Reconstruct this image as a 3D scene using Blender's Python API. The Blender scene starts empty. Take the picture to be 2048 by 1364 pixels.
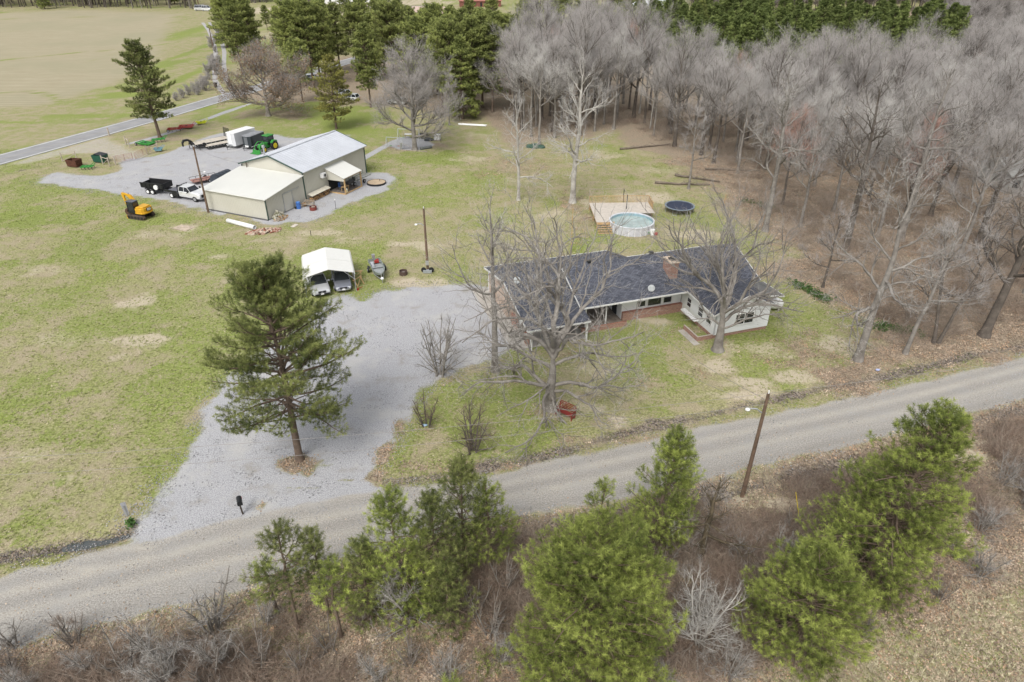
import bpy, math, random
import numpy as np
from mathutils import Vector, Matrix
R = math.radians
sc = bpy.context.scene
col = sc.collection

# ---------------------------------------------------------------- camera, sky, sun, exposure
FPX, CAMH, PITCH = 1365.33, 34.0, R(30.9)
cam_d = bpy.data.cameras.new('camera'); cam = bpy.data.objects.new('camera', cam_d); col.objects.link(cam)
cam_d.sensor_width = 36; cam_d.lens = 24.0; cam_d.clip_start = 0.5; cam_d.clip_end = 6000
cam.location = (0, 0, CAMH); cam.rotation_euler = (R(90) - PITCH, 0, 0)
sc.camera = cam
world = bpy.data.worlds.new('World'); sc.world = world; world.use_nodes = True
wn = world.node_tree.nodes; wl = world.node_tree.links
sky = wn.new('ShaderNodeTexSky'); sky.sky_type = 'NISHITA'; sky.sun_disc = False
SUN_EL, SUN_AZ = R(52), R(200)
sky.sun_elevation = SUN_EL; sky.sun_rotation = SUN_AZ
sky.air_density = 1.0; sky.dust_density = 3.0; sky.ozone_density = 0.6
hsv = wn.new('ShaderNodeHueSaturation'); hsv.inputs['Saturation'].default_value = 0.22
bg = wn['Background']; wl.new(sky.outputs[0], hsv.inputs['Color']); wl.new(hsv.outputs[0], bg.inputs[0])
bg.inputs[1].default_value = 0.125
sl = bpy.data.lights.new('sun', 'SUN'); so = bpy.data.objects.new('sun', sl); col.objects.link(so)
sl.energy = 1.4; sl.angle = R(28); sl.color = (1, 0.965, 0.91)
# direction towards the sun: azimuth measured clockwise from +Y
sd = Vector((math.sin(SUN_AZ) * math.cos(SUN_EL), math.cos(SUN_AZ) * math.cos(SUN_EL), math.sin(SUN_EL)))
so.rotation_euler = sd.to_track_quat('Z', 'Y').to_euler(); so.location = (0, 0, 80)
vs = sc.view_settings; vs.view_transform = 'Standard'; vs.look = 'None'; vs.gamma = 1; vs.use_curve_mapping = False
vs.exposure = 0.66
sc.cycles.max_bounces = 5; sc.cycles.diffuse_bounces = 3; sc.cycles.glossy_bounces = 2
sc.cycles.transmission_bounces = 4; sc.cycles.transparent_max_bounces = 6

# ---------------------------------------------------------------- survey: a point seen in the photograph -> its place on the ground
def g(px, py, z=0.0):
    u = (px - 1024) / FPX; v = (682 - py) / FPX
    dy = math.cos(PITCH) + v * math.sin(PITCH); dz = -math.sin(PITCH) + v * math.cos(PITCH)
    t = (z - CAMH) / dz
    return (u * t, dy * t)
def gl(pts, z=0.0): return [g(a, b, z) for a, b in pts]

# ---------------------------------------------------------------- materials
def lin(nt, kind, **kw):
    n = nt.nodes.new(kind)
    for k, v in kw.items(): setattr(n, k, v)
    return n
MATS = {}
def mat(name, rgb, rough=0.75, metal=0.0, var=0.12, scale=2.0, spec=0.35, dark=None, bump=0.0, bscale=30, trans=0.0):
    if name in MATS: return MATS[name]
    m = bpy.data.materials.new(name); m.use_nodes = True; nt = m.node_tree
    b = nt.nodes['Principled BSDF']; b.inputs['Roughness'].default_value = rough; b.inputs['Metallic'].default_value = metal
    b.inputs['Specular IOR Level'].default_value = spec
    tc = lin(nt, 'ShaderNodeTexCoord'); nz = lin(nt, 'ShaderNodeTexNoise'); nz.inputs['Scale'].default_value = scale
    nz.inputs['Detail'].default_value = 5; nz.inputs['Roughness'].default_value = 0.65
    nt.links.new(tc.outputs['Object'], nz.inputs['Vector'])
    mx = lin(nt, 'ShaderNodeMix', data_type='RGBA'); c2 = dark or tuple(c * (1 - 2.2 * var) for c in rgb)
    mx.inputs[6].default_value = (*c2, 1); mx.inputs[7].default_value = (*[min(1, c * (1 + var * .6)) for c in rgb], 1)
    mr = lin(nt, 'ShaderNodeMapRange'); mr.inputs[1].default_value = 0.3; mr.inputs[2].default_value = 0.68
    nt.links.new(nz.outputs[0], mr.inputs[0]); nt.links.new(mr.outputs[0], mx.inputs[0]); nt.links.new(mx.outputs[2], b.inputs['Base Color'])
    if bump:
        n2 = lin(nt, 'ShaderNodeTexNoise'); n2.inputs['Scale'].default_value = bscale; nt.links.new(tc.outputs['Object'], n2.inputs['Vector'])
        bp = lin(nt, 'ShaderNodeBump'); bp.inputs['Strength'].default_value = bump; bp.inputs['Distance'].default_value = 0.03
        nt.links.new(n2.outputs[0], bp.inputs['Height']); nt.links.new(bp.outputs[0], b.inputs['Normal'])
    MATS[name] = m
    return m
def leafmat(name, c_dark, c_light, trans=0.25, rough=0.6):
    """foliage: colour runs with the per-clump 'tint' attribute"""
    m = bpy.data.materials.new(name); m.use_nodes = True; nt = m.node_tree; b = nt.nodes['Principled BSDF']
    at = lin(nt, 'ShaderNodeAttribute', attribute_name='tint'); rp = lin(nt, 'ShaderNodeMix', data_type='RGBA')
    rp.inputs[6].default_value = (*c_dark, 1); rp.inputs[7].default_value = (*c_light, 1)
    oi = lin(nt, 'ShaderNodeObjectInfo'); hs = lin(nt, 'ShaderNodeHueSaturation')
    mr = lin(nt, 'ShaderNodeMapRange'); mr.inputs[3].default_value = 0.85; mr.inputs[4].default_value = 1.15
    nt.links.new(oi.outputs['Random'], mr.inputs[0]); nt.links.new(mr.outputs[0], hs.inputs['Value'])
    nt.links.new(at.outputs['Fac'], rp.inputs[0]); nt.links.new(rp.outputs[2], hs.inputs['Color'])
    nt.links.new(hs.outputs[0], b.inputs['Base Color']); b.inputs['Roughness'].default_value = rough
    b.inputs['Specular IOR Level'].default_value = 0.3
    if trans:
        tr = lin(nt, 'ShaderNodeBsdfTranslucent'); nt.links.new(hs.outputs[0], tr.inputs[0])
        ms = lin(nt, 'ShaderNodeMixShader'); ms.inputs[0].default_value = trans
        nt.links.new(b.outputs[0], ms.inputs[1]); nt.links.new(tr.outputs[0], ms.inputs[2])
        nt.links.new(ms.outputs[0], nt.nodes['Material Output'].inputs[0])
    MATS[name] = m
    return m

# ---------------------------------------------------------------- object helpers
def prop(o, label=None, cat=None, group=None, kind=None):
    if label: o['label'] = label
    if cat: o['category'] = cat
    if group: o['group'] = group
    if kind: o['kind'] = kind
    return o
def empty(name, loc, rz=0, label=None, cat=None, group=None):
    o = bpy.data.objects.new(name, None); col.objects.link(o); o.empty_display_size = 0.3
    o.location = (loc[0], loc[1], loc[2] if len(loc) > 2 else 0); o.rotation_euler = (0, 0, rz)
    return prop(o, label, cat, group)
KIDS = {}
def copy_tree(o, loc=None, rz=None, scale=None, label=None, group=None, parent=None):
    c = o.copy(); col.objects.link(c); c.parent = parent
    if loc is not None: c.location = (loc[0], loc[1], loc[2] if len(loc) > 2 else 0)
    if rz is not None: c.rotation_euler = (0, 0, rz)
    if scale is not None: c.scale = (scale,) * 3 if not hasattr(scale, '__len__') else scale
    if label: c['label'] = label
    if group: c['group'] = group
    for ch in KIDS.get(o.name, []): copy_tree(ch, parent=c)
    return c
def link(name, me, parent=None, **kw):
    o = bpy.data.objects.new(name, me); col.objects.link(o)
    if parent is not None:
        o.parent = parent; KIDS.setdefault(parent.name, []).append(o)
    return prop(o, **kw)
class MB:
    """collects shapes, builds them as one mesh"""
    def __init__(s): s.v = []; s.f = []; s.m = []
    def add(s, vs, fs, m=0):
        b = len(s.v); s.v += [tuple(p) for p in vs]; s.f += [tuple(i + b for i in f) for f in fs]; s.m += [m] * len(fs); return s
    def box(s, c, d, rz=0, m=0, ry=0, rx=0):
        hx, hy, hz = d[0] / 2, d[1] / 2, d[2] / 2
        M = Matrix.Translation(c) @ Matrix.Rotation(rz, 4, 'Z') @ Matrix.Rotation(ry, 4, 'Y') @ Matrix.Rotation(rx, 4, 'X')
        vs = [M @ Vector((x, y, z)) for z in (-hz, hz) for x, y in ((-hx, -hy), (hx, -hy), (hx, hy), (-hx, hy))]
        return s.add(vs, [(3, 2, 1, 0), (4, 5, 6, 7), (0, 1, 5, 4), (1, 2, 6, 5), (2, 3, 7, 6), (3, 0, 4, 7)], m)
    def b2(s, x0, x1, y0, y1, z0, z1, m=0): return s.box(((x0 + x1) / 2, (y0 + y1) / 2, (z0 + z1) / 2), (x1 - x0, y1 - y0, z1 - z0), m=m)
    def tube(s, p0, p1, r0, r1=None, n=8, m=0, cap=True):
        r1 = r0 if r1 is None else r1; p0 = Vector(p0); p1 = Vector(p1); d = (p1 - p0).normalized()
        a = d.orthogonal().normalized(); b = d.cross(a)
        vs = [p + (a * math.cos(k * 2 * math.pi / n) + b * math.sin(k * 2 * math.pi / n)) * r for p, r in ((p0, r0), (p1, r1)) for k in range(n)]
        fs = [(k, (k + 1) % n, n + (k + 1) % n, n + k) for k in range(n)]
        if cap: fs += [tuple(range(n))[::-1], tuple(range(n, 2 * n))]
        return s.add(vs, fs, m)
    def path(s, pts, r, n=6, m=0):
        for a, b in zip(pts[:-1], pts[1:]): s.tube(a, b, r, n=n, m=m)
        return s
    def bar(s, p0, p1, w, h, m=0):
        p0 = Vector(p0); p1 = Vector(p1); d = p1 - p0; L = d.length; d.normalize()
        up = Vector((0, 0, 1)) if abs(d.z) < .95 else Vector((0, 1, 0)); a = d.cross(up).normalized() * w / 2; b = a.cross(d).normalized() * h / 2
        vs = [p + i * a + j * b for p in (p0, p1) for i, j in ((-1, -1), (1, -1), (1, 1), (-1, 1))]
        return s.add(vs, [(0, 1, 2, 3), (7, 6, 5, 4), (0, 4, 5, 1), (1, 5, 6, 2), (2, 6, 7, 3), (3, 7, 4, 0)], m)
    def prism(s, poly, z0, z1, m=0):
        n = len(poly); vs = [(x, y, z0) for x, y in poly] + [(x, y, z1) for x, y in poly]
        return s.add(vs, [tuple(range(n))[::-1], tuple(range(n, 2 * n))] + [(k, (k + 1) % n, n + (k + 1) % n, n + k) for k in range(n)], m)
    def side(s, poly, y0, y1, m=0, tap=None):
        """extrudes an x-z outline across y; tap narrows the points above a height"""
        n = len(poly)
        def yy(y, z): return y * (1 - tap[1] * max(0, z - tap[0])) if tap else y
        vs = [(x, yy(y0, z), z) for x, z in poly] + [(x, yy(y1, z), z) for x, z in poly]
        return s.add(vs, [tuple(range(n)), tuple(range(n, 2 * n))[::-1]] + [(k, n + k, n + (k + 1) % n, (k + 1) % n) for k in range(n)], m)
    def slab(s, quad, t, m=0):
        """a sloping sheet of thickness t (t below the given corners)"""
        n = len(quad); vs = [tuple(q) for q in quad] + [(q[0], q[1], q[2] - t) for q in quad]
        return s.add(vs, [tuple(range(n)), tuple(range(n, 2 * n))[::-1]] + [(k, n + k, n + (k + 1) % n, (k + 1) % n) for k in range(n)], m)
    def ball(s, c, r, sc=(1, 1, 1), n=10, m=0, half=False):
        vs = []; rows = n // 2
        for i in range(rows + 1):
            th = math.pi * i / rows * (0.5 if half else 1)
            for k in range(n): vs.append((c[0] + r * sc[0] * math.sin(th) * math.cos(2 * math.pi * k / n), c[1] + r * sc[1] * math.sin(th) * math.sin(2 * math.pi * k / n), c[2] + r * sc[2] * math.cos(th)))
        fs = [(i * n + k, (i + 1) * n + k, (i + 1) * n + (k + 1) % n, i * n + (k + 1) % n) for i in range(rows) for k in range(n)]
        return s.add(vs, fs, m)
    def ring(s, c, r0, r1, z0, z1, n=32, m=0):
        vs = [(c[0] + r * math.cos(2 * math.pi * k / n), c[1] + r * math.sin(2 * math.pi * k / n), z) for r, z in ((r1, z0), (r1, z1), (r0, z1), (r0, z0)) for k in range(n)]
        return s.add(vs, [(j * n + k, j * n + (k + 1) % n, ((j + 1) % 4) * n + (k + 1) % n, ((j + 1) % 4) * n + k) for j in range(4) for k in range(n)], m)
    def disc(s, c, r, z, n=32, m=0): return s.add([(c[0] + r * math.cos(2 * math.pi * k / n), c[1] + r * math.sin(2 * math.pi * k / n), z) for k in range(n)], [tuple(range(n))], m)
    def build(s, name, mats, parent=None, bevel=0, smooth=False, **kw):
        me = bpy.data.meshes.new(name); me.from_pydata(s.v, [], s.f)
        for mt in (mats if isinstance(mats, (list, tuple)) else [mats]): me.materials.append(mt)
        me.polygons.foreach_set('material_index', s.m)
        if smooth: me.polygons.foreach_set('use_smooth', [True] * len(s.f))
        me.update(); o = link(name, me, parent, **kw)
        if bevel:
            b = o.modifiers.new('edge', 'BEVEL'); b.width = bevel; b.segments = 2; b.limit_method = 'ANGLE'; b.angle_limit = R(30)
        return o
def fast_mesh(name, V, tris=None, quads=None, mats=(), mi=None, tint=None, smooth=False):
    """big meshes straight from arrays; triangles come first"""
    V = np.asarray(V, np.float32); me = bpy.data.meshes.new(name); me.vertices.add(len(V)); me.vertices.foreach_set('co', V.ravel())
    T = np.zeros((0, 3), np.int32) if tris is None else np.asarray(tris, np.int32); Q = np.zeros((0, 4), np.int32) if quads is None else np.asarray(quads, np.int32)
    li = np.concatenate([T.ravel(), Q.ravel()]); me.loops.add(len(li)); me.loops.foreach_set('vertex_index', li)
    n = len(T) + len(Q); me.polygons.add(n)
    me.polygons.foreach_set('loop_start', np.concatenate([np.arange(len(T)) * 3, len(T) * 3 + np.arange(len(Q)) * 4]).astype(np.int32))
    for m in mats: me.materials.append(m)
    if mi is not None: me.polygons.foreach_set('material_index', np.asarray(mi, np.int32))
    if smooth: me.polygons.foreach_set('use_smooth', np.ones(n, bool))
    me.update(calc_edges=True)
    if tint is not None:
        a = me.attributes.new('tint', 'FLOAT', 'FACE'); a.data.foreach_set('value', np.asarray(tint, np.float32))
    return me
def frame(o, u):
    """local frame: origin, angle -> function from local to world"""
    c, s = math.cos(u), math.sin(u)
    return lambda x, y: (o[0] + x * c - y * s, o[1] + x * s + y * c)
# numpy value noise
def _hash(ix, iy, seed): 
    n = (ix * 374761393 + iy * 668265263 + seed * 1442695041) & 0x7fffffff
    n = ((n ^ (n >> 13)) * 1274126177) & 0x7fffffff
    return ((n ^ (n >> 16)) & 0xffff) / 65535.0
def vnoise(x, y, s, seed=0):
    x = x / s + 1000; y = y / s + 1000; ix = np.floor(x).astype(np.int64); iy = np.floor(y).astype(np.int64); fx = x - ix; fy = y - iy
    fx = fx * fx * (3 - 2 * fx); fy = fy * fy * (3 - 2 * fy)
    a = _hash(ix, iy, seed); b = _hash(ix + 1, iy, seed); c = _hash(ix, iy + 1, seed); d = _hash(ix + 1, iy + 1, seed)
    return (a * (1 - fx) + b * fx) * (1 - fy) + (c * (1 - fx) + d * fx) * fy
def fbm(x, y, s, seed=0, o=4):
    t = 0; a = .5; n = 0
    for k in range(o): t = t + a * vnoise(x, y, s, seed + k * 17); n += a; a *= .55; s *= .5
    return t / n
def sdf(X, Y, poly):
    d = np.full(X.shape, 1e18); ins = np.zeros(X.shape, bool); n = len(poly)
    for i in range(n):
        ax, ay = poly[i]; bx, by = poly[(i + 1) % n]; ex, ey = bx - ax, by - ay
        t = np.clip(((X - ax) * ex + (Y - ay) * ey) / (ex * ex + ey * ey + 1e-9), 0, 1)
        d = np.minimum(d, (X - ax - t * ex) ** 2 + (Y - ay - t * ey) ** 2)
        cnd = ((ay > Y) != (by > Y)) & (X < (bx - ax) * (Y - ay) / (by - ay + 1e-12) + ax); ins ^= cnd
    return np.sqrt(d) * np.where(ins, -1, 1)
def ldist(X, Y, line):
    d = np.full(X.shape, 1e18)
    for (ax, ay), (bx, by) in zip(line[:-1], line[1:]):
        ex, ey = bx - ax, by - ay; t = np.clip(((X - ax) * ex + (Y - ay) * ey) / (ex * ex + ey * ey + 1e-9), 0, 1)
        d = np.minimum(d, (X - ax - t * ex) ** 2 + (Y - ay - t * ey) ** 2)
    return np.sqrt(d)
def soft(d, w): 
    t = np.clip(0.5 - d / w, 0, 1); return t * t * (3 - 2 * t)
# ================================================================ THE GROUND
def steps(a, b, fine0, fine1, fs, grow=1.09):
    xs = list(np.arange(fine0, fine1 + 1e-6, fs)); s = fs; x = xs[-1]
    while x < b: s *= grow; x += s; xs.append(x)
    s = fs; x = xs[0]; pre = []
    while x > a: s *= grow; x -= s; pre.append(x)
    return np.array(pre[::-1] + xs)
gx = steps(-2500, 2500, -62, 62, 0.4, 1.045); gy = steps(-600, 5000, 18, 112, 0.4, 1.035)
GX, GY = np.meshgrid(gx, gy)
# outlines, read off the photograph
N_EDGE = gl([(-700, 1330), (-250, 1217), (0, 1157), (53, 1136), (132, 1121), (241, 1093), (330, 1075), (420, 1050), (490, 1031), (640, 1000), (760, 978), (932, 965), (1064, 930), (1196, 902), (1340, 868), (1409, 854), (1547, 827), (1720, 792), (1858, 761), (2048, 714), (2500, 615), (3300, 470)])
S_EDGE = gl([(-700, 1560), (-250, 1380), (0, 1299), (151, 1261), (264, 1234), (415, 1200), (471, 1185), (700, 1122), (985, 1038), (1114, 1020), (1330, 978), (1513, 934), (1720, 885), (1824, 861), (1928, 832), (2048, 797), (2500, 678), (3300, 510)])
ROAD = N_EDGE + S_EDGE[::-1]
DRIVE = gl([(265, 1095), (300, 1020), (345, 955), (385, 890), (410, 840), (440, 770), (520, 700), (605, 650), (628, 610), (660, 590), (700, 590), (722, 600), (745, 585), (830, 574), (940, 566), (1003, 575), (1060, 660), (1070, 695), (1000, 712), (930, 727), (880, 752), (845, 775), (825, 830), (790, 890), (750, 935), (742, 960), (775, 990), (600, 1045)])
YARD = gl([(74, 366), (86, 352), (112, 346), (160, 350), (205, 350), (240, 344), (246, 334), (236, 326), (262, 316), (305, 312), (350, 300), (395, 284), (420, 272), (450, 266), (520, 266), (560, 270), (590, 276), (700, 270), (690, 300), (735, 345), (770, 347), (803, 356), (770, 384), (705, 405), (660, 428), (612, 446), (560, 448), (500, 440), (470, 420), (445, 432), (420, 424), (360, 404), (300, 398), (230, 389), (130, 374)])
ENTR = gl([(0, 334), (60, 312), (120, 297), (190, 277), (218, 271), (240, 286), (275, 300), (310, 308), (300, 316), (262, 322), (236, 328), (215, 318), (180, 308), (120, 312), (60, 328)])
PATH = gl([(725, 318), (760, 298), (790, 282), (815, 274)]); PAD2 = gl([(775, 290), (800, 274), (850, 278), (870, 290), (845, 300), (800, 300)])
LANE = gl([(470, 196), (452, 178), (441, 160), (438, 130), (440, 105), (436, 85), (424, 60), (412, 45)])
HWY_A, HWY_B = gl([(-300, 382), (-100, 337), (0, 309), (237, 246), (345, 217), (460, 184), (545, 160), (640, 133)]), gl([(-300, 410), (-100, 360), (0, 330), (217, 270), (357, 230), (467, 197), (555, 171), (655, 141)])
def extend(a, k):
    (x0, y0), (x1, y1) = a[-2], a[-1]; return a + [(x1 + (x1 - x0) * k, y1 + (y1 - y0) * k)]
HWY_A = extend(HWY_A, 6); HWY_B = extend(HWY_B, 6); HWY = HWY_A + HWY_B[::-1]
FIELD = gl([(-900, 320), (-300, 305), (0, 215), (60, 212), (110, 205), (150, 190), (215, 172), (300, 130), (325, 90), (340, 50), (362, 27), (150, 20), (0, 26), (-300, 45), (-900, 110)])
LEAFWOODS = gl([(2400, 640), (2048, 700), (1900, 735), (1700, 775), (1620, 750), (1700, 650), (1640, 590), (1560, 530), (1500, 450), (1430, 400), (1380, 330), (1300, 305), (1240, 262), (1120, 275), (1060, 300), (1000, 255), (900, 228), (820, 215), (700, 200), (560, 205), (470, 200), (560, 150), (900, 60), (1300, 30), (2048, 5), (3600, 20), (3600, 500)])
SOUTH = S_EDGE + gl([(3300, 3000), (1000, 2600), (-700, 2600)])
TANFIELD = gl([(1380, 1500), (1500, 1350), (1700, 1290), (1900, 1200), (2048, 1130), (2600, 960), (3300, 1200), (2600, 1900)])
def blobs(X, Y, L, z=0):
    o = np.zeros(X.shape)
    for px, py, w, h, k in L:
        cx, cy = g(px, py); rx = abs(g(px + w / 2, py)[0] - cx); ry = abs(g(px, py - h / 2)[1] - g(px, py + h / 2)[1]) / 2
        w_ = (np.abs(X - cx) < rx * 2.1) & (np.abs(Y - cy) < ry * 2.1)
        if not w_.any(): continue
        xs, ys = X[w_], Y[w_]
        q = np.sqrt(((xs - cx) / rx) ** 2 + ((ys - cy) / ry) ** 2) + (fbm(xs, ys, max(.8, rx * .7), 5) - .5) * 1.5 + (fbm(xs, ys, 1.3, 6) - .5) * 1.3
        o[w_] = np.maximum(o[w_], k * np.clip(1.5 - q, 0, 1))
    return o
SAND = [(270, 605, 70, 30, .8), (275, 680, 120, 30, .7), (240, 715, 60, 20, .6), (110, 680, 170, 28, .45), (80, 540, 120, 30, .45), (370, 455, 60, 12, .9), (310, 470, 150, 22, .4), (480, 555, 70, 26, .5), (440, 510, 60, 20, .5), (640, 465, 130, 18, .5), (820, 490, 120, 22, .6), (700, 480, 80, 14, .4), (60, 910, 110, 26, .5), (150, 960, 110, 20, .4), (560, 480, 100, 16, .4), (340, 900, 60, 16, .4), (860, 565, 130, 24, .8), (800, 590, 60, 10, .5),
    (1232, 840, 36, 22, 1), (1430, 730, 80, 30, .9), (1500, 765, 100, 24, .9), (1590, 755, 90, 30, .9), (1670, 690, 90, 40, .8), (1450, 690, 60, 24, .5), (1530, 700, 90, 30, .6), (1310, 640, 80, 30, .6), (1180, 740, 60, 24, .5), (1180, 815, 90, 20, .6), (1500, 790, 150, 16, .7), (1650, 725, 80, 16, .4), (1100, 430, 90, 20, .5), (1290, 395, 120, 22, .7), (1390, 470, 120, 26, .6), (1220, 310, 130, 20, .5), (1320, 340, 120, 14, .4), (1050, 360, 80, 16, .4), (930, 320, 80, 16, .5), (950, 270, 60, 10, .4), (1180, 405, 60, 16, .5), (1560, 650, 60, 20, .4),
    (1560, 1010, 90, 28, .9), (1480, 1000, 60, 20, .8), (1680, 950, 160, 22, .9), (1990, 890, 120, 26, .8), (1900, 910, 160, 20, .9), (1350, 1010, 60, 14, .4), (1600, 1040, 60, 18, .5), (300, 250, 120, 8, .3), (840, 120, 300, 40, .1), (470, 1250, 120, 24, .3), (380, 1040, 70, 26, 1.0), (330, 1065, 90, 18, .9), (150, 1135, 150, 10, .7), (260, 1100, 90, 12, .7), (820, 250, 60, 8, .3), (640, 20, 300, 14, .9), (800, 6, 300, 14, .7), (540, 70, 60, 40, .4)]
GREEN = [(90, 430, 240, 60, .75), (60, 380, 160, 24, .6), (200, 470, 160, 30, .55), (330, 440, 160, 34, .6), (420, 455, 120, 24, .55), (560, 225, 330, 60, .8), (700, 240, 150, 40, .9), (700, 260, 130, 24, 1), (870, 320, 120, 36, .75), (760, 340, 70, 14, .5), (700, 420, 120, 20, .6), (420, 560, 240, 90, .45), (100, 600, 220, 80, .5), (60, 800, 260, 120, .6), (300, 830, 220, 60, .55), (150, 870, 200, 60, .5), (120, 965, 26, 20, .9), (350, 960, 60, 24, .4), (640, 590, 50, 12, .6), (745, 570, 60, 16, .7), (780, 530, 60, 20, .4), (980, 440, 160, 60, .5), (930, 380, 160, 40, .55), (1160, 490, 40, 40, .95), (1250, 495, 80, 16, .5), (1360, 400, 70, 22, .5), (1290, 430, 60, 20, .3), (1330, 490, 100, 20, .5), (1230, 325, 140, 24, .5), (1330, 335, 60, 16, .6),
    (920, 870, 90, 40, .7), (960, 800, 140, 50, .5), (1060, 810, 120, 50, .45), (1290, 720, 160, 50, .5), (1340, 760, 160, 40, .55), (1200, 670, 120, 24, .6), (1420, 705, 40, 14, .7), (1480, 690, 80, 16, .7), (1250, 780, 120, 30, .35), (800, 930, 90, 20, .5), (850, 830, 60, 30, .5), (350, 70, 36, 110, .9), (330, 130, 70, 30, .9), (260, 190, 160, 14, .95), (120, 205, 90, 10, .6), (60, 245, 220, 8, .9), (150, 232, 200, 7, .9), (380, 150, 30, 60, .9), (392, 100, 24, 60, .9), (400, 60, 30, 40, .8), (1590, 590, 40, 10, .5), (1620, 575, 90, 10, .9), (1700, 625, 60, 9, .9), (1790, 655, 70, 8, .8), (20, 25, 200, 4, .8), (540, 100, 50, 20, .4), (950, 90, 120, 30, .5), (1660, 560, 90, 24, .4), (1480, 1270, 70, 30, .4), (1550, 1100, 90, 40, .3), (1940, 1120, 80, 30, .45), (190, 1090, 60, 10, .4), (90, 1105, 150, 7, .6), (860, 985, 90, 8, .5), (262, 1050, 14, 8, 1), (1250, 1040, 60, 20, .4), (1240, 1260, 90, 40, .4)]
def masks(X, Y):
    n1 = fbm(X, Y, 6, 1); n2 = fbm(X, Y, 1.6, 2); n3 = fbm(X, Y, 22, 3, 3); wob = (n2 - .5) * 1.2
    ds = sdf(X, Y, SOUTH); dl = sdf(X, Y, LEAFWOODS); dr = sdf(X, Y, ROAD); dd = sdf(X, Y, DRIVE); dy_ = sdf(X, Y, YARD); df = sdf(X, Y, FIELD)
    road = soft(dr + wob * .8, 1.2)
    gravel = np.maximum.reduce([soft(dd + wob * 1.6 + (n1 - .5) * 2.2, 2.6), soft(dy_ + wob * 1.6 + (n1 - .5) * 2.5, 3.0), soft(sdf(X, Y, PAD2), 2), soft(ldist(X, Y, PATH) - .7, 1)])
    en_ = soft(sdf(X, Y, ENTR) + wob * 1.5, 3); gravel = np.maximum(gravel, .45 * en_)
    leaf = soft(dl + (n1 - .5) * 14, 9) * (.72 + .5 * n2); leaf = np.maximum(leaf, soft(ds + .2, 1.5) * np.clip(.6 + (n1 - .4) * 1.4, .25, 1))
    tan = soft(sdf(X, Y, TANFIELD) + (n1 - .5) * 3, 3)
    leaf = leaf * (1 - .72 * tan)
    # leaves lie under the yard trees too
    L2 = [(605, 925, 70, 26, 1.), (970, 930, 260, 14, .8), (1100, 820, 60, 24, .5), (320, 280, 120, 16, .6), (537, 228, 170, 22, .7), (830, 290, 120, 16, .7), (930, 245, 90, 20, .5), (1040, 330, 160, 50, .45), (1150, 420, 50, 90, .5), (1600, 720, 140, 50, .55), (1640, 700, 160, 60, .6), (1440, 690, 60, 24, .4), (1400, 740, 60, 30, .3), (880, 755, 120, 22, .5), (930, 940, 200, 14, .6), (1300, 880, 300, 10, .5), (640, 1010, 60, 20, .5), (600, 975, 90, 14, .4), (520, 1010, 60, 14, .4), (1000, 765, 60, 16, .5), (850, 860, 40, 20, .4), (420, 1010, 30, 12, .2), (1280, 760, 60, 20, .3), (1140, 710, 60, 16, .4), (1370, 660, 90, 20, .5), (1350, 1060, 200, 60, .4), (700, 205, 120, 16, .6)]
    leaf = np.maximum(leaf, blobs(X, Y, L2))
    green = np.clip((n1 - .5) * 2.4 + (n3 - .5) * 1.8 + .22, 0, .58); gb = blobs(X, Y, GREEN); green = np.maximum(green * (1 - .8 * soft(ds, 1)), gb * (.55 + .8 * n2))
    inyard = soft(dl, 14); green = green * (1 - .6 * inyard * (1 - np.minimum(1, gb * 1.5)))
    sand = np.clip(blobs(X, Y, SAND) * (.5 + 1.1 * n2) * (1 + .5 * soft(ds, 1)), 0, 1)
    leaf = leaf * (1 - .9 * np.clip(sand * 1.5, 0, 1))
    gk = blobs(X, Y, [(605, 930, 84, 36, 1.), (770, 905, 26, 50, .8), (800, 860, 20, 40, .7), (752, 950, 30, 20, .8), (560, 1030, 40, 8, .6), (520, 1012, 44, 12, .7), (600, 978, 70, 10, .5), (655, 1010, 40, 14, .6), (700, 960, 50, 10, .5), (640, 930, 60, 14, .4)]); gravel = gravel * (1 - np.clip(gk * 1.3, 0, 1)); leaf = np.maximum(leaf, gk)
    fld = soft(df + (n1 - .5) * 6, 5)
    rows = np.zeros(X.shape)
    for L in ([(0, 121), (60, 114), (170, 104), (250, 98), (330, 88)], [(0, 62), (160, 60), (350, 59)], [(0, 38), (150, 34), (340, 36)], [(0, 185), (60, 183), (100, 190), (125, 205), (135, 212)]):
        rows = np.maximum(rows, soft(ldist(X, Y, gl(L)) - 1.2, 2.2 + Y * .006))
    green = np.where(fld > .3, np.maximum(green * .45, rows * .8) , green)
    fld = fld * (1 - soft(ldist(X, Y, gl([(370, 60), (350, 140), (230, 200), (0, 250)])) - 4, 8))
    sand = np.maximum(sand, en_ * .55)
    # ditches: dark wet leaves and a deepened bed
    D1 = gl([(0, 1113), (60, 1104), (130, 1094), (205, 1080), (250, 1066)]); D2 = gl([(770, 965), (850, 953), (930, 943), (1040, 918), (1110, 905), (1190, 882), (1300, 850), (1400, 832), (1500, 806), (1640, 778), (1750, 757), (1850, 733), (1950, 708), (2048, 690), (2300, 645)])
    D3 = gl([(985, 1085), (1060, 1068), (1180, 1036), (1330, 1000), (1450, 985), (1560, 955), (1650, 935), (1740, 918)]); D4 = gl([(-100, 380), (0, 349), (60, 335), (112, 322)]); D5 = gl([(220, 290), (290, 288), (355, 268), (440, 232), (500, 205)])
    D6 = gl([(1900, 852), (1960, 838), (2048, 822), (2200, 790)])
    dk = np.maximum.reduce([soft(ldist(X, Y, D1) - .7 + wob, 1.4), soft(ldist(X, Y, D2) - .55 + wob * .9, 1.5), soft(ldist(X, Y, D3) - .7 + wob, 1.6), .8 * soft(ldist(X, Y, D4) - .4 + wob, 1.2), .8 * soft(ldist(X, Y, D6) - .5 + wob, 1.2)])
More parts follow.
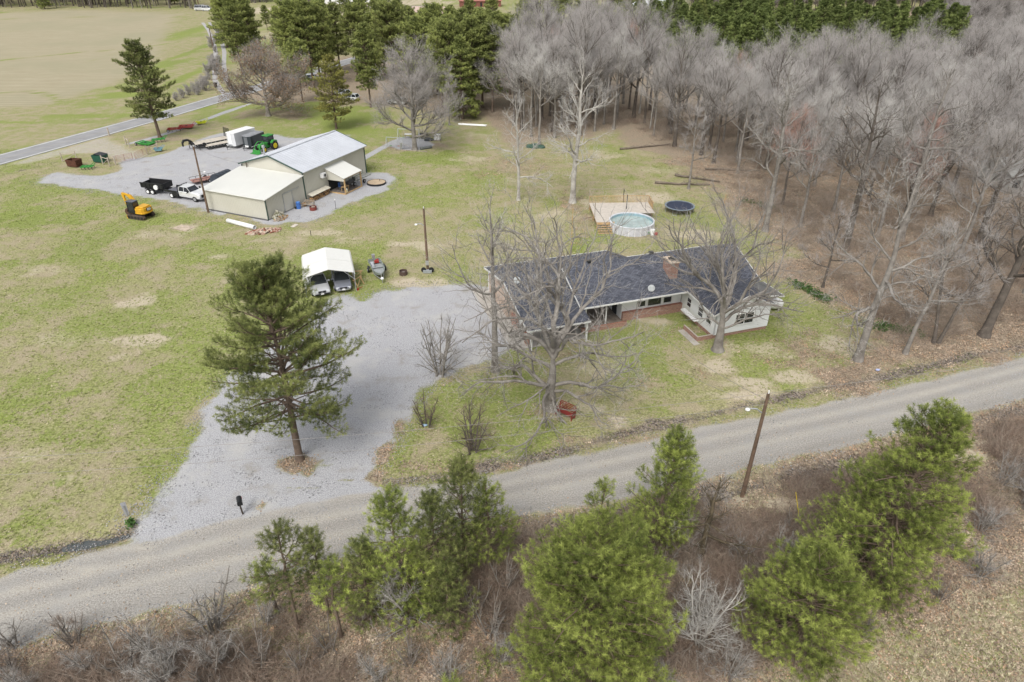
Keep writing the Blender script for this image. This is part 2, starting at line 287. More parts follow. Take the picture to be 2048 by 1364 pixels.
    dk = dk * np.clip((n1 - .25) * 3.2, .6, 1)
    bed = -.45 * soft(ldist(X, Y, D1) - .3, 2.2) - .28 * soft(ldist(X, Y, D2) - .25, 2.8) - .5 * soft(ldist(X, Y, D3) - .3, 2.6) - .3 * soft(ldist(X, Y, D4) - .3, 2) - .25 * soft(ldist(X, Y, D5) - .2, 1.6)
    conc = soft(ldist(X, Y, gl([(262, 286), (300, 277), (350, 262), (400, 243), (450, 224), (500, 207)])) - .75, .8)
    gravel = np.maximum(gravel, conc * .8)
    # wheel tracks on the road: lighter and darker bands
    cen = [((a[0] + b[0]) / 2, (a[1] + b[1]) / 2) for a, b in zip(N_EDGE, S_EDGE)] if len(N_EDGE) == len(S_EDGE) else None
    cx = np.interp(X, [p[0] for p in N_EDGE], [p[1] for p in N_EDGE]); sx = np.interp(X, [p[0] for p in S_EDGE], [p[1] for p in S_EDGE])
    t = (Y - sx) / np.maximum(cx - sx, .5); trk = np.exp(-((t - .72 + .05 * (n1 - .5)) / .05) ** 2) + np.exp(-((t - .42) / .05) ** 2) * .8 + np.exp(-((t - .99) / .05) ** 2)
    sand = np.maximum(sand, road * trk * .75 * (.4 + n2))
    grit = road * np.clip(np.exp(-((t - .12) / .07) ** 2) + .8 * np.exp(-((t - .57) / .06) ** 2) + .6 * np.exp(-((t - .86) / .04) ** 2), 0, 1) * (.3 + n1)
    z = bed * (1 - road) * (1 - soft(dd, 1.5)) + (n2 - .5) * .04 * (1 - road) + (fbm(X, Y, 9, 8) - .5) * .5 * soft(dl + 14, 10) + (fbm(X, Y, 4, 9) - .5) * .5 * soft(ds + 4, 4)
    z = z - .1 * soft(sdf(X, Y, HWY) + .2, .8)
    return dict(gravel=gravel, road=road, sand=np.clip(sand, 0, 1), green=np.clip(green, 0, 1), leaf=np.clip(leaf, 0, 1), dark=np.clip(dk, 0, 1), field=fld, grit=np.clip(grit, 0, 1), z=z, ds=ds, dl=dl)
MK = masks(GX, GY)
def ground_z(x, y):
    return float(masks(np.array([[x]]), np.array([[y]]))['z'][0, 0])
# the ground's material: ground kinds laid over one another, broken up by noise
def terrain_mat():
    m = bpy.data.materials.new('terrain'); m.use_nodes = True; nt = m.node_tree; N = nt.nodes; L = nt.links; b = N['Principled BSDF']
    geo = lin(nt, 'ShaderNodeNewGeometry')
    def noise(scale, detail=6, rough=.6, sy=1.0, dist=0):
        mp = lin(nt, 'ShaderNodeMapping'); mp.inputs['Scale'].default_value = (1, sy, 1); L.new(geo.outputs['Position'], mp.inputs[0])
        n = lin(nt, 'ShaderNodeTexNoise'); n.inputs['Scale'].default_value = scale; n.inputs['Detail'].default_value = detail; n.inputs['Roughness'].default_value = rough; n.inputs['Distortion'].default_value = dist
        L.new(mp.outputs[0], n.inputs['Vector']); return n.outputs[0]
    A = lin(nt, 'ShaderNodeAttribute', attribute_name='ma'); B = lin(nt, 'ShaderNodeAttribute', attribute_name='mb')
    sa = lin(nt, 'ShaderNodeSeparateColor'); sb = lin(nt, 'ShaderNodeSeparateColor'); L.new(A.outputs['Color'], sa.inputs[0]); L.new(B.outputs['Color'], sb.inputs[0])
    def math_(op, a, c):
        n = lin(nt, 'ShaderNodeMath', operation=op)
        for i, q in enumerate((a, c)):
            if isinstance(q, (int, float)): n.inputs[i].default_value = q
            else: L.new(q, n.inputs[i])
        return n.outputs[0]
    def rng(v, a, c, o0=0., o1=1.):
        n = lin(nt, 'ShaderNodeMapRange', interpolation_type='SMOOTHSTEP')
        L.new(v, n.inputs[0]); n.inputs[1].default_value = a; n.inputs[2].default_value = c; n.inputs[3].default_value = o0; n.inputs[4].default_value = o1; return n.outputs[0]
    def mix(f, a, c):
        n = lin(nt, 'ShaderNodeMix', data_type='RGBA')
        if isinstance(f, float): n.inputs[0].default_value = f
        else: L.new(f, n.inputs[0])
        for i, q in ((6, a), (7, c)):
            if isinstance(q, tuple): n.inputs[i].default_value = (*q, 1)
            else: L.new(q, n.inputs[i])
        return n.outputs[2]
    fine = noise(9, 3, .8); med = noise(1.6, 5, .7); mot = noise(.45, 5, .65); speck = noise(5, 2, .6); big = noise(.07, 4, .6)
    nfm = math_('ADD', math_('MULTIPLY', fine, .5), math_('MULTIPLY', noise(2.6, 5, .7), .5)); nmm = math_('ADD', math_('MULTIPLY', noise(3.2, 5, .75), .55), math_('MULTIPLY', noise(.8, 5, .7), .45))
    def thr(chan, nz, w=.22, k=.9):  # mask + noise -> crisp ragged patch
        return rng(math_('ADD', chan, math_('MULTIPLY', math_('SUBTRACT', nz, .5), k)), .5 - w, .5 + w)
    straw = mix(rng(fine, .35, .65), (.245, .205, .125), (.41, .36, .245)); straw = mix(rng(mot, .38, .6), straw, mix(rng(speck, .4, .6), (.20, .20, .085), (.33, .325, .155)))
    grn = mix(rng(fine, .33, .66), (.12, .15, .04), (.285, .33, .10)); grn = mix(rng(big, .35, .65), grn, mix(rng(speck, .4, .62), (.16, .20, .05), (.29, .33, .095)))
    c = mix(thr(sb.outputs[0], nmm, .22, 2.2), straw, grn)
    # crop field: faint sown rows
    wv = lin(nt, 'ShaderNodeTexWave', wave_type='BANDS', bands_direction='Y'); wv.inputs['Scale'].default_value = .16; wv.inputs['Distortion'].default_value = 1.6; wv.inputs['Detail'].default_value = 3; wv.inputs['Detail Scale'].default_value = .4
    L.new(geo.outputs['Position'], wv.inputs['Vector'])
    fc = mix(rng(math_('ADD', math_('MULTIPLY', wv.outputs['Fac'], .3), math_('ADD', math_('MULTIPLY', noise(.12, 5, .75, 4), .6), math_('MULTIPLY', noise(.35, 5, .8, 7), .45))), .45, .95), (.29, .255, .165), (.40, .355, .255)); fc = mix(rng(noise(.03, 4, .7), .42, .66), fc, (.31, .285, .19))
    c = mix(math_('MULTIPLY', sb.outputs[2], math_('SUBTRACT', 1, rng(sb.outputs[0], .25, .6))), c, fc)
    lc = mix(rng(speck, .38, .62), (.155, .12, .085), (.35, .285, .215)); lc = mix(rng(noise(14, 2, .7), .52, .62), lc, (.46, .36, .26)); lc = mix(rng(mot, .45, .65), lc, mix(rng(fine, .35, .65), (.19, .155, .11), (.36, .31, .23)))
    c = mix(thr(sb.outputs[1], med, .3, .9), c, lc)
    sc_ = mix(rng(fine, .3, .7), (.38, .32, .235), (.56, .49, .385))
    c = mix(math_('MULTIPLY', thr(sa.outputs[2], nmm, .32, 1.7), .85), c, sc_)
    dc = mix(rng(speck, .42, .6), (.09, .075, .062), (.29, .245, .20)); dc = mix(rng(fine, .56, .66), dc, (.34, .29, .24))
    c = mix(thr(A.outputs['Alpha'], fine, .25, 1.0), c, dc)
    gc = mix(rng(noise(12, 2, .8), .36, .64), (.27, .27, .28), (.475, .475, .49)); gc = mix(rng(mot, .52, .75), gc, (.30, .285, .26)); gc = mix(rng(noise(.25, 4, .7), .5, .68), gc, mix(rng(fine, .3, .7), (.36, .355, .35), (.48, .472, .46)))
    c = mix(thr(sa.outputs[0], nfm, .2, 1.15), c, gc)
    rc = mix(rng(noise(10, 2, .8), .34, .66), (.24, .225, .205), (.42, .40, .365)); rc = mix(rng(noise(.5, 5, .7, 1), .45, .7), rc, mix(rng(fine, .3, .7), (.27, .26, .245), (.39, .38, .36)))
    rc = mix(math_('MULTIPLY', B.outputs['Alpha'], .42), rc, mix(rng(fine, .4, .6), (.15, .14, .125), (.27, .255, .23)))
    rc = mix(math_('MULTIPLY', sa.outputs[2], .55), rc, (.50, .46, .39))
    c = mix(thr(sa.outputs[1], fine, .25, .8), c, rc)
    L.new(c, b.inputs['Base Color']); b.inputs['Roughness'].default_value = .95; b.inputs['Specular IOR Level'].default_value = .15
    hgt = math_('ADD', math_('MULTIPLY', fine, .6), math_('MULTIPLY', med, .8)); bp = lin(nt, 'ShaderNodeBump'); bp.inputs['Strength'].default_value = .55; bp.inputs['Distance'].default_value = .12
    L.new(hgt, bp.inputs['Height']); L.new(bp.outputs[0], b.inputs['Normal'])
    return m
TERR = terrain_mat()
ny, nx = GX.shape; idx = np.arange(ny * nx).reshape(ny, nx)
Q = np.stack([idx[:-1, :-1], idx[:-1, 1:], idx[1:, 1:], idx[1:, :-1]], -1).reshape(-1, 4)
fm = {k: (MK[k][:-1, :-1] + MK[k][1:, 1:]).ravel() / 2 for k in ('road', 'gravel', 'field', 'dark')}
cy_ = ((GY[:-1, :-1] + GY[1:, 1:]) / 2).ravel(); cx_ = ((GX[:-1, :-1] + GX[1:, 1:]) / 2).ravel()
cls = np.zeros(len(Q), int); cls[fm['field'] > .5] = 4; cls[fm['gravel'] > .5] = 2; cls[(fm['gravel'] > .5) & (cy_ > 80)] = 3; cls[fm['road'] > .5] = 1
V = np.stack([GX.ravel(), GY.ravel(), MK['z'].ravel()], -1)
MA = np.stack([MK['gravel'], MK['road'], MK['sand'], MK['dark']], -1).reshape(-1, 4); MBm = np.stack([MK['green'], MK['leaf'], MK['field'], MK['grit']], -1).reshape(-1, 4)
for k, (nm, lb) in enumerate([('ground', 'patchy green and straw lawn with bare sand, going over to brown leaf litter in the woods'), ('gravel_road', 'pale gravel road crossing in front of the house'), ('gravel_driveway', 'blue-grey gravel driveway between big pine and house'), ('gravel_yard', 'grey gravel yard around the metal shop'), ('crop_field', 'tan stubble field with thin green contour lines')]):
    q = Q[cls == k]; used, inv = np.unique(q.ravel(), return_inverse=True)
    me = fast_mesh(nm, V[used], quads=inv.reshape(-1, 4), mats=[TERR], smooth=True)
    for an, arr in (('ma', MA), ('mb', MBm)):
        a = me.color_attributes.new(an, 'FLOAT_COLOR', 'POINT'); a.data.foreach_set('color', arr[used].astype(np.float32).ravel())
    link(nm, me, kind='structure', label=lb)
# the highway: a raised strip with painted edge lines
ASPH = mat('asphalt', (.30, .30, .305), .9, var=.10, scale=.35, spec=.2); WHITE = mat('white_paint', (.78, .78, .76), .6, var=.08, scale=.8)
def strip(name, A_, B_, z, th, m, parent=None, **kw):
    mb = MB(); n = len(A_)
    for i in range(n - 1):
        mb.slab([(*A_[i], z), (*B_[i], z), (*B_[i + 1], z), (*A_[i + 1], z)], th)
    return mb.build(name, m, parent, **kw)
hw = strip('highway', HWY_A, HWY_B, .03, .2, ASPH, kind='structure', label='two-lane grey asphalt highway with white edge lines')
def lerp2(a, b, t): return (a[0] + (b[0] - a[0]) * t, a[1] + (b[1] - a[1]) * t)
for t0 in (.055, .915): strip('edge_line', [lerp2(a, b, t0) for a, b in zip(HWY_A, HWY_B)], [lerp2(a, b, t0 + .03) for a, b in zip(HWY_A, HWY_B)], .036, .003, WHITE, hw)
strip('centre_line', [lerp2(a, b, .492) for a, b in zip(HWY_A, HWY_B)], [lerp2(a, b, .508) for a, b in zip(HWY_A, HWY_B)], .036, .003, mat('worn_yellow', (.36, .34, .27), .8), hw)
# puddles standing in the ditches
WATER = mat('ditch_water', (.09, .10, .10), .08, var=.1, spec=.6)
for i, (pts, lb) in enumerate([([(122, 1092), (140, 1082), (165, 1076), (200, 1078), (235, 1070), (262, 1062), (262, 1070), (220, 1082), (180, 1092), (145, 1100), (122, 1100)], 'grey puddle in the ditch west of the driveway mouth'), ([(1015, 1128), (1040, 1116), (1075, 1112), (1060, 1128), (1030, 1134)], 'small puddle below the road behind the dense round pine'), ([(1790, 752), (1860, 734), (1960, 708), (2060, 690), (2060, 698), (1960, 718), (1850, 744), (1795, 759)], 'long dark puddle in the ditch under the woods'), ([(120, 1305), (165, 1288), (220, 1290), (222, 1312), (170, 1330), (125, 1325)], 'pale puddle showing through the scrub at the bottom')]):
    MB().prism(gl(pts), -.30, -.19).build('puddle', WATER, kind='structure', label=lb)

GRV = mat('lane_gravel', (.40, .39, .385), .95, var=.12, scale=1.5)
def offset(line, d):
    out = []
    for i, (x, y) in enumerate(line):
        a = line[max(0, i - 1)]; b = line[min(len(line) - 1, i + 1)]; ex, ey = b[0] - a[0], b[1] - a[1]; l = math.hypot(ex, ey); out.append((x - ey / l * d, y + ex / l * d))
    return out
lane = strip('gravel_lane', offset(LANE, 2.0), offset(LANE, .7), .02, .1, GRV, kind='structure', label='two-track gravel lane running off the highway')
strip('wheel_track', offset(LANE, -.7), offset(LANE, -2.0), .02, .1, GRV, lane)
# ================================================================ BUILDINGS
# ---- metal shop
CREAM = mat('cream_metal', (.52, .505, .44), .5, var=.03, scale=.4); GALV = mat('galvanised_roof', (.60, .62, .66), .35, .2, var=.05, scale=.5, spec=.5); WROOF = mat('white_roof', (.66, .66, .62), .35, var=.02, scale=.4)
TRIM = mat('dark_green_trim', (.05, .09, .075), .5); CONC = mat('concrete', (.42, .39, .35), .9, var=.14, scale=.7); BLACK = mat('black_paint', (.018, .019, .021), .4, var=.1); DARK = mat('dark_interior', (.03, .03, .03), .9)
TIMBER = mat('treated_timber', (.50, .34, .17), .8, var=.16, scale=2.5); OLDWOOD = mat('weathered_wood', (.36, .31, .25), .9, var=.2, scale=2); STEEL = mat('galvanised_steel', (.50, .51, .52), .4, .6); RUST = mat('rust', (.11, .045, .028), .9, var=.25, scale=3)
RUBBER = mat('rubber', (.02, .02, .021), .8); RED = mat('red_paint', (.33, .03, .02), .5, var=.18); GLASS = mat('window_glass', (.028, .034, .042), .06, spec=.8, var=.25, scale=.8); POLE = mat('creosote_pole', (.17, .115, .08), .95, var=.22, scale=1.5)
LOGEND = mat('split_log', (.50, .30, .14), .85, var=.3, scale=4); BLUE = mat('blue_plastic', (.06, .16, .46), .45); WHT = mat('white_enamel', (.78, .78, .77), .4, var=.03)
SA = R(66.2); S0 = (-33.49, 89.09); SF = frame(S0, SA)
shop = empty('metal_shop', S0, SA, 'cream metal-sided shop with grey gabled roof and white-roofed lean-to in front', 'workshop')
U0, U1, W = 8.2, 23.6, 11.1; EV, AP = 4.45, 6.15
mb = MB()
mb.b2(U0, U1, 0, .12, 0, EV); mb.b2(U0, U1, W - .12, W, 0, EV)
for u in (U0, U1 - .12): mb.side([(0, 0), (W, 0), (W, EV), (W / 2, AP), (0, EV)], 0, .12) if 0 else mb.add([(u, 0, 0), (u, W, 0), (u, W, EV), (u, W / 2, AP), (u, 0, EV), (u + .12, 0, 0), (u + .12, W, 0), (u + .12, W, EV), (u + .12, W / 2, AP), (u + .12, 0, EV)], [(0, 1, 2, 3, 4), (9, 8, 7, 6, 5), (0, 5, 6, 1), (1, 6, 7, 2), (2, 7, 8, 3), (3, 8, 9, 4), (4, 9, 5, 0)])
mb.build('wall', CREAM, shop)
for s, y0, y1 in ((0, -.35, W / 2), (1, W + .35, W / 2)):
    mb = MB(); zl = EV - .35 * (AP - EV) / (W / 2) + .12; mb.slab([(U0 - .35, y0, zl), (U1 + .35, y0, zl), (U1 + .35, y1, AP + .12), (U0 - .35, y1, AP + .12)], .06)
    mb.build('roof_slope', GALV, shop)
    rb = MB(); n = 26
    for k in range(n + 1):
        u = U0 - .3 + k * (U1 - U0 + .6) / n; rb.bar((u, y0, zl + .012), (u, y1, AP + .132), .05, .035)
    rb.build('roof_rib', GALV, shop, kind='stuff')
MB().b2(U0 - .36, U1 + .36, W / 2 - .2, W / 2 + .2, AP + .13, AP + .17).build('ridge_cap', GALV, shop)
wr = MB()
for k in range(52):
    u = U0 + .15 + k * .3; wr.b2(u, u + .05, -.025, 0, 0, EV - .1)
for k in range(37): wr.b2(U0 - .02, U0, .15 + k * .3, .2 + k * .3, 3.9, EV)
wr.build('wall_rib', CREAM, shop, kind='stuff')
zl = EV - .1
for u, y0 in ((U0 - .37, -.36), (U0 - .37, W + .36), (U1 + .37, -.36)): MB().bar((u, y0, zl + .1), (u, W / 2, AP + .1), .06, .2).build('rake_trim', TRIM, shop)
for u, y in ((U0, -.03), (U1, -.03), (U0, W + .03)): MB().box((u, y, EV / 2 - .03), (.2, .09, EV - .1)).build('corner_trim', TRIM, shop)
MB().b2(U0, U1, -.42, -.33, EV - .12, EV + .0).build('gutter', STEEL, shop)
# front lean-to
LH, LL = 3.95, 2.95
mb = MB(); mb.b2(0, .12, 0, W, .12, LL); mb.add([(0, 0, .12), (U0, 0, .12), (U0, 0, LH), (0, 0, LL), (0, .1, .12), (U0, .1, .12), (U0, .1, LH), (0, .1, LL)], [(0, 1, 2, 3), (7, 6, 5, 4), (2, 6, 7, 3), (0, 4, 5, 1)])
mb.add([(0, W, .12), (U0, W, .12), (U0, W, LH), (0, W, LL), (0, W - .1, .12), (U0, W - .1, .12), (U0, W - .1, LH), (0, W - .1, LL)], [(3, 2, 1, 0), (4, 5, 6, 7), (2, 3, 7, 6)]); mb.build('lean_to_wall', CREAM, shop)
MB().slab([(-.3, -.3, LL + .08), (U0 - .02, -.3, LH + .12), (U0 - .02, W + .3, LH + .12), (-.3, W + .3, LL + .08)], .08).build('lean_to_roof', WROOF, shop)
rb = MB()
for k in range(39): y = -.2 + k * .3; rb.bar((-.28, y, LL + .095), (U0 - .05, y, LH + .135), .035, .022)
rb.build('lean_to_roof_rib', WROOF, shop, kind='stuff')
MB().box((.0, W / 2, .07), (.34, W + .1, .13)).build('footing', mat('dark_base', (.12, .12, .12), .9), shop)
wr = MB()
for k in range(37): wr.b2(-.02, 0, .15 + k * .3, .2 + k * .3, .15, LL)
for k in range(27): u = .2 + k * .3; wr.b2(u, u + .05, -.02, 0, .15, LL - .05 + u * (LH - LL) / U0)
wr.build('lean_to_wall_rib', CREAM, shop, kind='stuff')
MB().box((0, -.03, 1.5), (.16, .08, 2.9)).build('corner_trim', TRIM, shop)
dr = MB().b2(3.55, 5.3, -.07, -.03, .1, 2.55).build('sliding_door', CREAM, shop)
fr = MB(); fr.b2(3.43, 3.53, -.09, -.02, .1, 2.6); fr.b2(5.32, 5.4, -.09, -.02, .1, 2.6); fr.b2(3.43, 7.0, -.12, -.02, 2.6, 2.7); fr.build('door_track', STEEL, shop)
# flues and fittings
fl = MB(); fl.tube((U0 + 1.9, 8.2, 5.1), (U0 + 1.9, 8.2, 6.6), .13, n=12); fl.tube((U0 + 1.9, 8.2, 6.6), (U0 + 1.9, 8.2, 6.95), .24, .2, n=12); fl.build('stove_pipe', STEEL, shop)
MB().tube((U0 - .25, 10.0, 3.9), (U0 - .25, 10.0, 4.9), .07, n=8).build('vent_pipe', mat('brown_pipe', (.13, .10, .08)), shop)
# sheltered porch on the long side
P0, P1, PD = 13.2, 17.5, 3.3
MB().slab([(P0 - .15, 0, 3.75), (P1 + .15, 0, 3.75), (P1 + .15, -PD - .2, 2.55), (P0 - .15, -PD - .2, 2.55)], .07).build('porch_roof', WROOF, shop)
mb = MB(); mb.add([(P0, -.02, 1.95), (P0, -PD, 2.0), (P0, -PD, 2.5), (P0, -.02, 3.65), (P0 + .08, -.02, 1.95), (P0 + .08, -PD, 2.0), (P0 + .08, -PD, 2.5), (P0 + .08, -.02, 3.65)], [(0, 1, 2, 3), (7, 6, 5, 4), (0, 4, 5, 1), (1, 5, 6, 2), (2, 6, 7, 3)]); mb.build('porch_gable', CREAM, shop)
for u in (P0 + .12, P1 - .05): MB().box((u, -PD, 1.23), (.18, .18, 2.45)).build('porch_post', TIMBER, shop)
MB().box(((P0 + P1) / 2, -PD, 2.4), (P1 - P0 - .2, .08, .18)).build('porch_beam', TIMBER, shop)
mb = MB(); mb.box(((P0 + P1) / 2, -PD, .08), (P1 - P0, .14, .16)); mb.box((P0, -PD / 2, .08), (.14, PD - .16, .16)); mb.build('porch_kerb', TIMBER, shop)
MB().b2(P0 + .1, P1, -PD + .1, -.14, .0, .05).build('porch_floor', mat('porch_slab', (.20, .17, .15), .9, var=.25, scale=1.5), shop)
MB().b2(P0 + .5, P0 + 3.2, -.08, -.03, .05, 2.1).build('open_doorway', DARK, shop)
ac = empty('air_conditioner', (*SF(12.3, -.35), 2.9), SA, 'white air conditioner box on the shop wall beside the porch', 'air conditioner')
MB().box((0, 0, 0), (.9, .55, .65)).build('casing', WHT, ac, bevel=.03)
MB().disc((0, 0), .24, 0).add([], []).build('fan_grille', BLACK, ac); KIDS['air_conditioner'][-1].rotation_euler = (R(90), 0, 0); KIDS['air_conditioner'][-1].location = (.1, -.29, 0)
MB().box((0, .02, -.38), (.7, .4, .08)).build('bracket', STEEL, ac)

# ---- ranch house
def shingle_mat():
    m = bpy.data.materials.new('shingles'); m.use_nodes = True; nt = m.node_tree; L = nt.links; b = nt.nodes['Principled BSDF']
    tc = lin(nt, 'ShaderNodeTexCoord'); mp = lin(nt, 'ShaderNodeMapping'); L.new(tc.outputs['Object'], mp.inputs[0]); br = lin(nt, 'ShaderNodeTexBrick')
    br.inputs['Scale'].default_value = 1; br.inputs['Brick Width'].default_value = .32; br.inputs['Row Height'].default_value = .14; br.inputs['Mortar Size'].default_value = .012
    br.inputs['Color1'].default_value = (.055, .06, .078, 1); br.inputs['Color2'].default_value = (.125, .132, .16, 1); br.inputs['Mortar'].default_value = (.02, .022, .03, 1); L.new(mp.outputs[0], br.inputs['Vector'])
    nz = lin(nt, 'ShaderNodeTexNoise'); nz.inputs['Scale'].default_value = 1.2; nz.inputs['Detail'].default_value = 6; L.new(tc.outputs['Object'], nz.inputs['Vector']); mx = lin(nt, 'ShaderNodeMix', data_type='RGBA', blend_type='MULTIPLY')
    mr = lin(nt, 'ShaderNodeMapRange'); mr.inputs[1].default_value = .3; mr.inputs[2].default_value = .7; mr.inputs[3].default_value = .88; mr.inputs[4].default_value = 1.14; L.new(nz.outputs[0], mr.inputs[0])
    mx.inputs[0].default_value = 1; L.new(br.outputs[0], mx.inputs[6]); L.new(mr.outputs[0], mx.inputs[7]); L.new(mx.outputs[2], b.inputs['Base Color']); b.inputs['Roughness'].default_value = .9
    return m
def brick_mat(name, c1, c2, mo, w=.22, h=.075):
    m = bpy.data.materials.new(name); m.use_nodes = True; nt = m.node_tree; L = nt.links; b = nt.nodes['Principled BSDF']
    tc = lin(nt, 'ShaderNodeTexCoord'); sx = lin(nt, 'ShaderNodeSeparateXYZ'); cx2 = lin(nt, 'ShaderNodeCombineXYZ'); ad = lin(nt, 'ShaderNodeMath', operation='ADD'); L.new(tc.outputs['Object'], sx.inputs[0])
    L.new(sx.outputs[0], ad.inputs[0]); L.new(sx.outputs[1], ad.inputs[1]); L.new(ad.outputs[0], cx2.inputs[0]); L.new(sx.outputs[2], cx2.inputs[1]); br = lin(nt, 'ShaderNodeTexBrick'); L.new(cx2.outputs[0], br.inputs['Vector'])
    br.inputs['Scale'].default_value = 1; br.inputs['Brick Width'].default_value = w; br.inputs['Row Height'].default_value = h; br.inputs['Mortar Size'].default_value = .01
    for k, c in (('Color1', c1), ('Color2', c2), ('Mortar', mo)): br.inputs[k].default_value = (*c, 1)
    L.new(br.outputs[0], b.inputs['Base Color']); b.inputs['Roughness'].default_value = .9; return m
SHING = shingle_mat(); BRICK = brick_mat('brick', (.20, .065, .04), (.34, .15, .095), (.42, .38, .33)); SIDING = mat('white_siding', (.76, .77, .77), .5, var=.03, scale=.5); FASCIA = mat('white_trim', (.74, .74, .72), .5, var=.04)
HA = R(18.2); H0 = (1.5, 54.5); HF = frame(H0, HA)
house = empty('ranch_house', H0, HA, 'long white ranch house with dark shingle roof, brick base and front wing', 'house')
def roof(name, quad, t=.16, m=SHING): return MB().slab(quad, t).build(name, [m], house)
RZ, RY = 4.98, 6.95
roof('roof_slope', [(6.0, 1.7, 2.95), (26.2, 1.7, 2.95), (26.2, RY, RZ), (6.0, RY, RZ)])          # main front
roof('roof_slope', [(26.2, 11.3, 2.95), (13.2, 11.3, 2.95), (13.2, RY, RZ), (26.2, RY, RZ)])        # main back
roof('roof_slope', [(0, .1, 2.35), (6.35, .1, 2.35), (6.35, 7.6, 4.1), (0, 7.6, 4.1)])                   # left front
roof('roof_slope', [(14.6, 14.2, 2.7), (-.1, 14.2, 2.7), (-.1, 7.6, 4.1), (13.4, 7.6, 4.12)])       # left back
mb = MB(); mb.slab([(14.6, 14.2, 2.7), (13.4, 7.6, 4.12), (15.6, 10.8, 3.1)], .12); mb.build('roof_hip', [SHING], house)
mb = MB(); mb.slab([(17.6, -3.3, 2.75), (21.1, -3.3, 4.35), (21.1, 5.9, 4.62), (17.6, 1.8, 3.03)], .16); mb.slab([(21.1, -3.3, 4.35), (24.6, -3.3, 2.75), (24.6, 1.8, 3.03), (21.1, 5.9, 4.62)], .16); mb.build('wing_roof', [SHING], house)
roof('porch_roof', [(24.62, -1.4, 2.9), (26.9, -1.4, 2.5), (26.9, 2.0, 2.5), (24.62, 2.0, 2.9)], .12, mat('grey_felt', (.16, .16, .155), .9, var=.2))
for a_, b_ in (((0, .07, 2.29), (6.35, .07, 2.29)), ((6.0, 1.66, 2.88), (17.55, 1.66, 2.88)), ((-.04, .1, 2.29), (-.04, 7.6, 4.04)), ((-.14, 14.2, 2.64), (-.14, 7.6, 4.04)), ((5.95, 1.7, 2.89), (5.95, 6.95, 4.93)), ((17.55, -3.33, 2.7), (17.55, 1.7, 2.95)),
              ((17.55, -3.36, 2.7), (21.1, -3.36, 4.3)), ((24.65, -3.36, 2.7), (21.1, -3.36, 4.3)), ((24.65, -3.3, 2.7), (24.65, -1.45, 2.7)), ((-.1, 14.25, 2.64), (14.6, 14.25, 2.64)), ((26.95, -1.4, 2.42), (26.95, 2.0, 2.42)), ((24.7, -1.44, 2.84), (26.95, -1.44, 2.44)), ((15.6, 11.35, 2.9), (26.2, 11.35, 2.9)), ((26.24, 1.7, 2.88), (26.24, 6.95, 4.92))):
    MB().bar(a_, b_, .05, .16).build('fascia', FASCIA, house)
# walls
w = MB(); w.b2(11.3, 17.95, 3.2, 3.35, .95, 2.95); w.b2(11.15, 11.3, 3.2, 6.6, .1, 3.2); w.b2(6.5, 11.3, 6.6, 6.75, .1, 3.6); w.build('wall', SIDING, house)
w = MB(); w.b2(11.2, 18.1, 2.85, 3.2, 0, .95); w.b2(9.0, 11.2, 1.9, 2.1, 0, .5); w.b2(6.3, 9.0, 1.9, 2.1, 0, .5); w.build('brick_base', BRICK, house)
w = MB(); w.add([(5.9 + .2, 2.1, 2.6), (6.1, RY, 2.6), (6.1, RY, RZ - .18), (6.1, 2.1, 2.9), (6.2, 2.1, 2.6), (6.2, RY, 2.6), (6.2, RY, RZ - .18), (6.2, 2.1, 2.9)], [(0, 3, 2, 1), (4, 5, 6, 7), (0, 4, 7, 3)]); w.build('gable_wall', mat('dark_gable', (.10, .10, .11), .8), house)
w = MB(); w.b2(18.0, 18.15, -3.0, 3.2, .35, 2.68); w.build('wing_side_wall', SIDING, house)
w = MB(); w.add([(18.0, -3.0, .35), (24.2, -3.0, .35), (24.2, -3.0, 2.75), (21.1, -3.0, 4.15), (18.0, -3.0, 2.75), (18.0, -2.85, .35), (24.2, -2.85, .35), (24.2, -2.85, 2.75), (21.1, -2.85, 4.15), (18.0, -2.85, 2.75)], [(0, 1, 2, 3, 4), (9, 8, 7, 6, 5), (1, 6, 7, 2)]); w.b2(24.05, 24.2, -2.85, 4.5, .35, 2.72); w.build('wing_front_wall', SIDING, house)
w = MB()
for k in range(13): w.b2(18.05, 24.15, -3.025, -3.0, .42 + k * .19, .44 + k * .19)
w.build('siding_course', SIDING, house, kind='stuff')
w = MB(); w.b2(18.05, 24.15, -2.95, -2.7, 0, .34); w.b2(17.98, 18.2, -2.9, 3.0, 0, .34); w.b2(24.0, 24.15, -2.6, 4.5, 0, .34); w.build('foundation', BRICK, house)
w = MB(); w.b2(24.2, 26.0, 2.6, 2.75, .0, 2.6); w.b2(25.85, 26.0, 2.75, 11, 0, 2.75); w.b2(14.7, 25.85, 10.9, 11.05, 0, 2.85); w.b2(.2, 14.3, 13.6, 13.75, 0, 2.6); w.b2(14.3, 14.45, 11.05, 13.75, 0, 2.6); w.build('back_wall', SIDING, house)
w = MB(); w.add([(.25, 7.4, 0), (.25, 13.6, 0), (.25, 13.6, 2.6), (.25, 7.4, 3.9), (.4, 7.4, 0), (.4, 13.6, 0), (.4, 13.6, 2.6), (.4, 7.4, 3.9)], [(3, 2, 1, 0), (4, 5, 6, 7), (0, 4, 7, 3)]); w.b2(.4, 6.4, 7.4, 7.55, 0, 3.9); w.build('carport_wall', mat('pale_brick_wall', (.52, .40, .32), .85, var=.2, scale=1.2), house)
for y0, y1 in ((1.2, 2.0), (4.4, 6.0)): MB().b2(.3, .55, y0, y1, 0, 1.25).build('carport_brick_pier', BRICK, house)
for x, y in ((.45, .4), (6.1, .4), (.45, 3.4)): MB().box((x, y, 1.13), (.17, .17, 2.26)).build('carport_post', FASCIA, house)
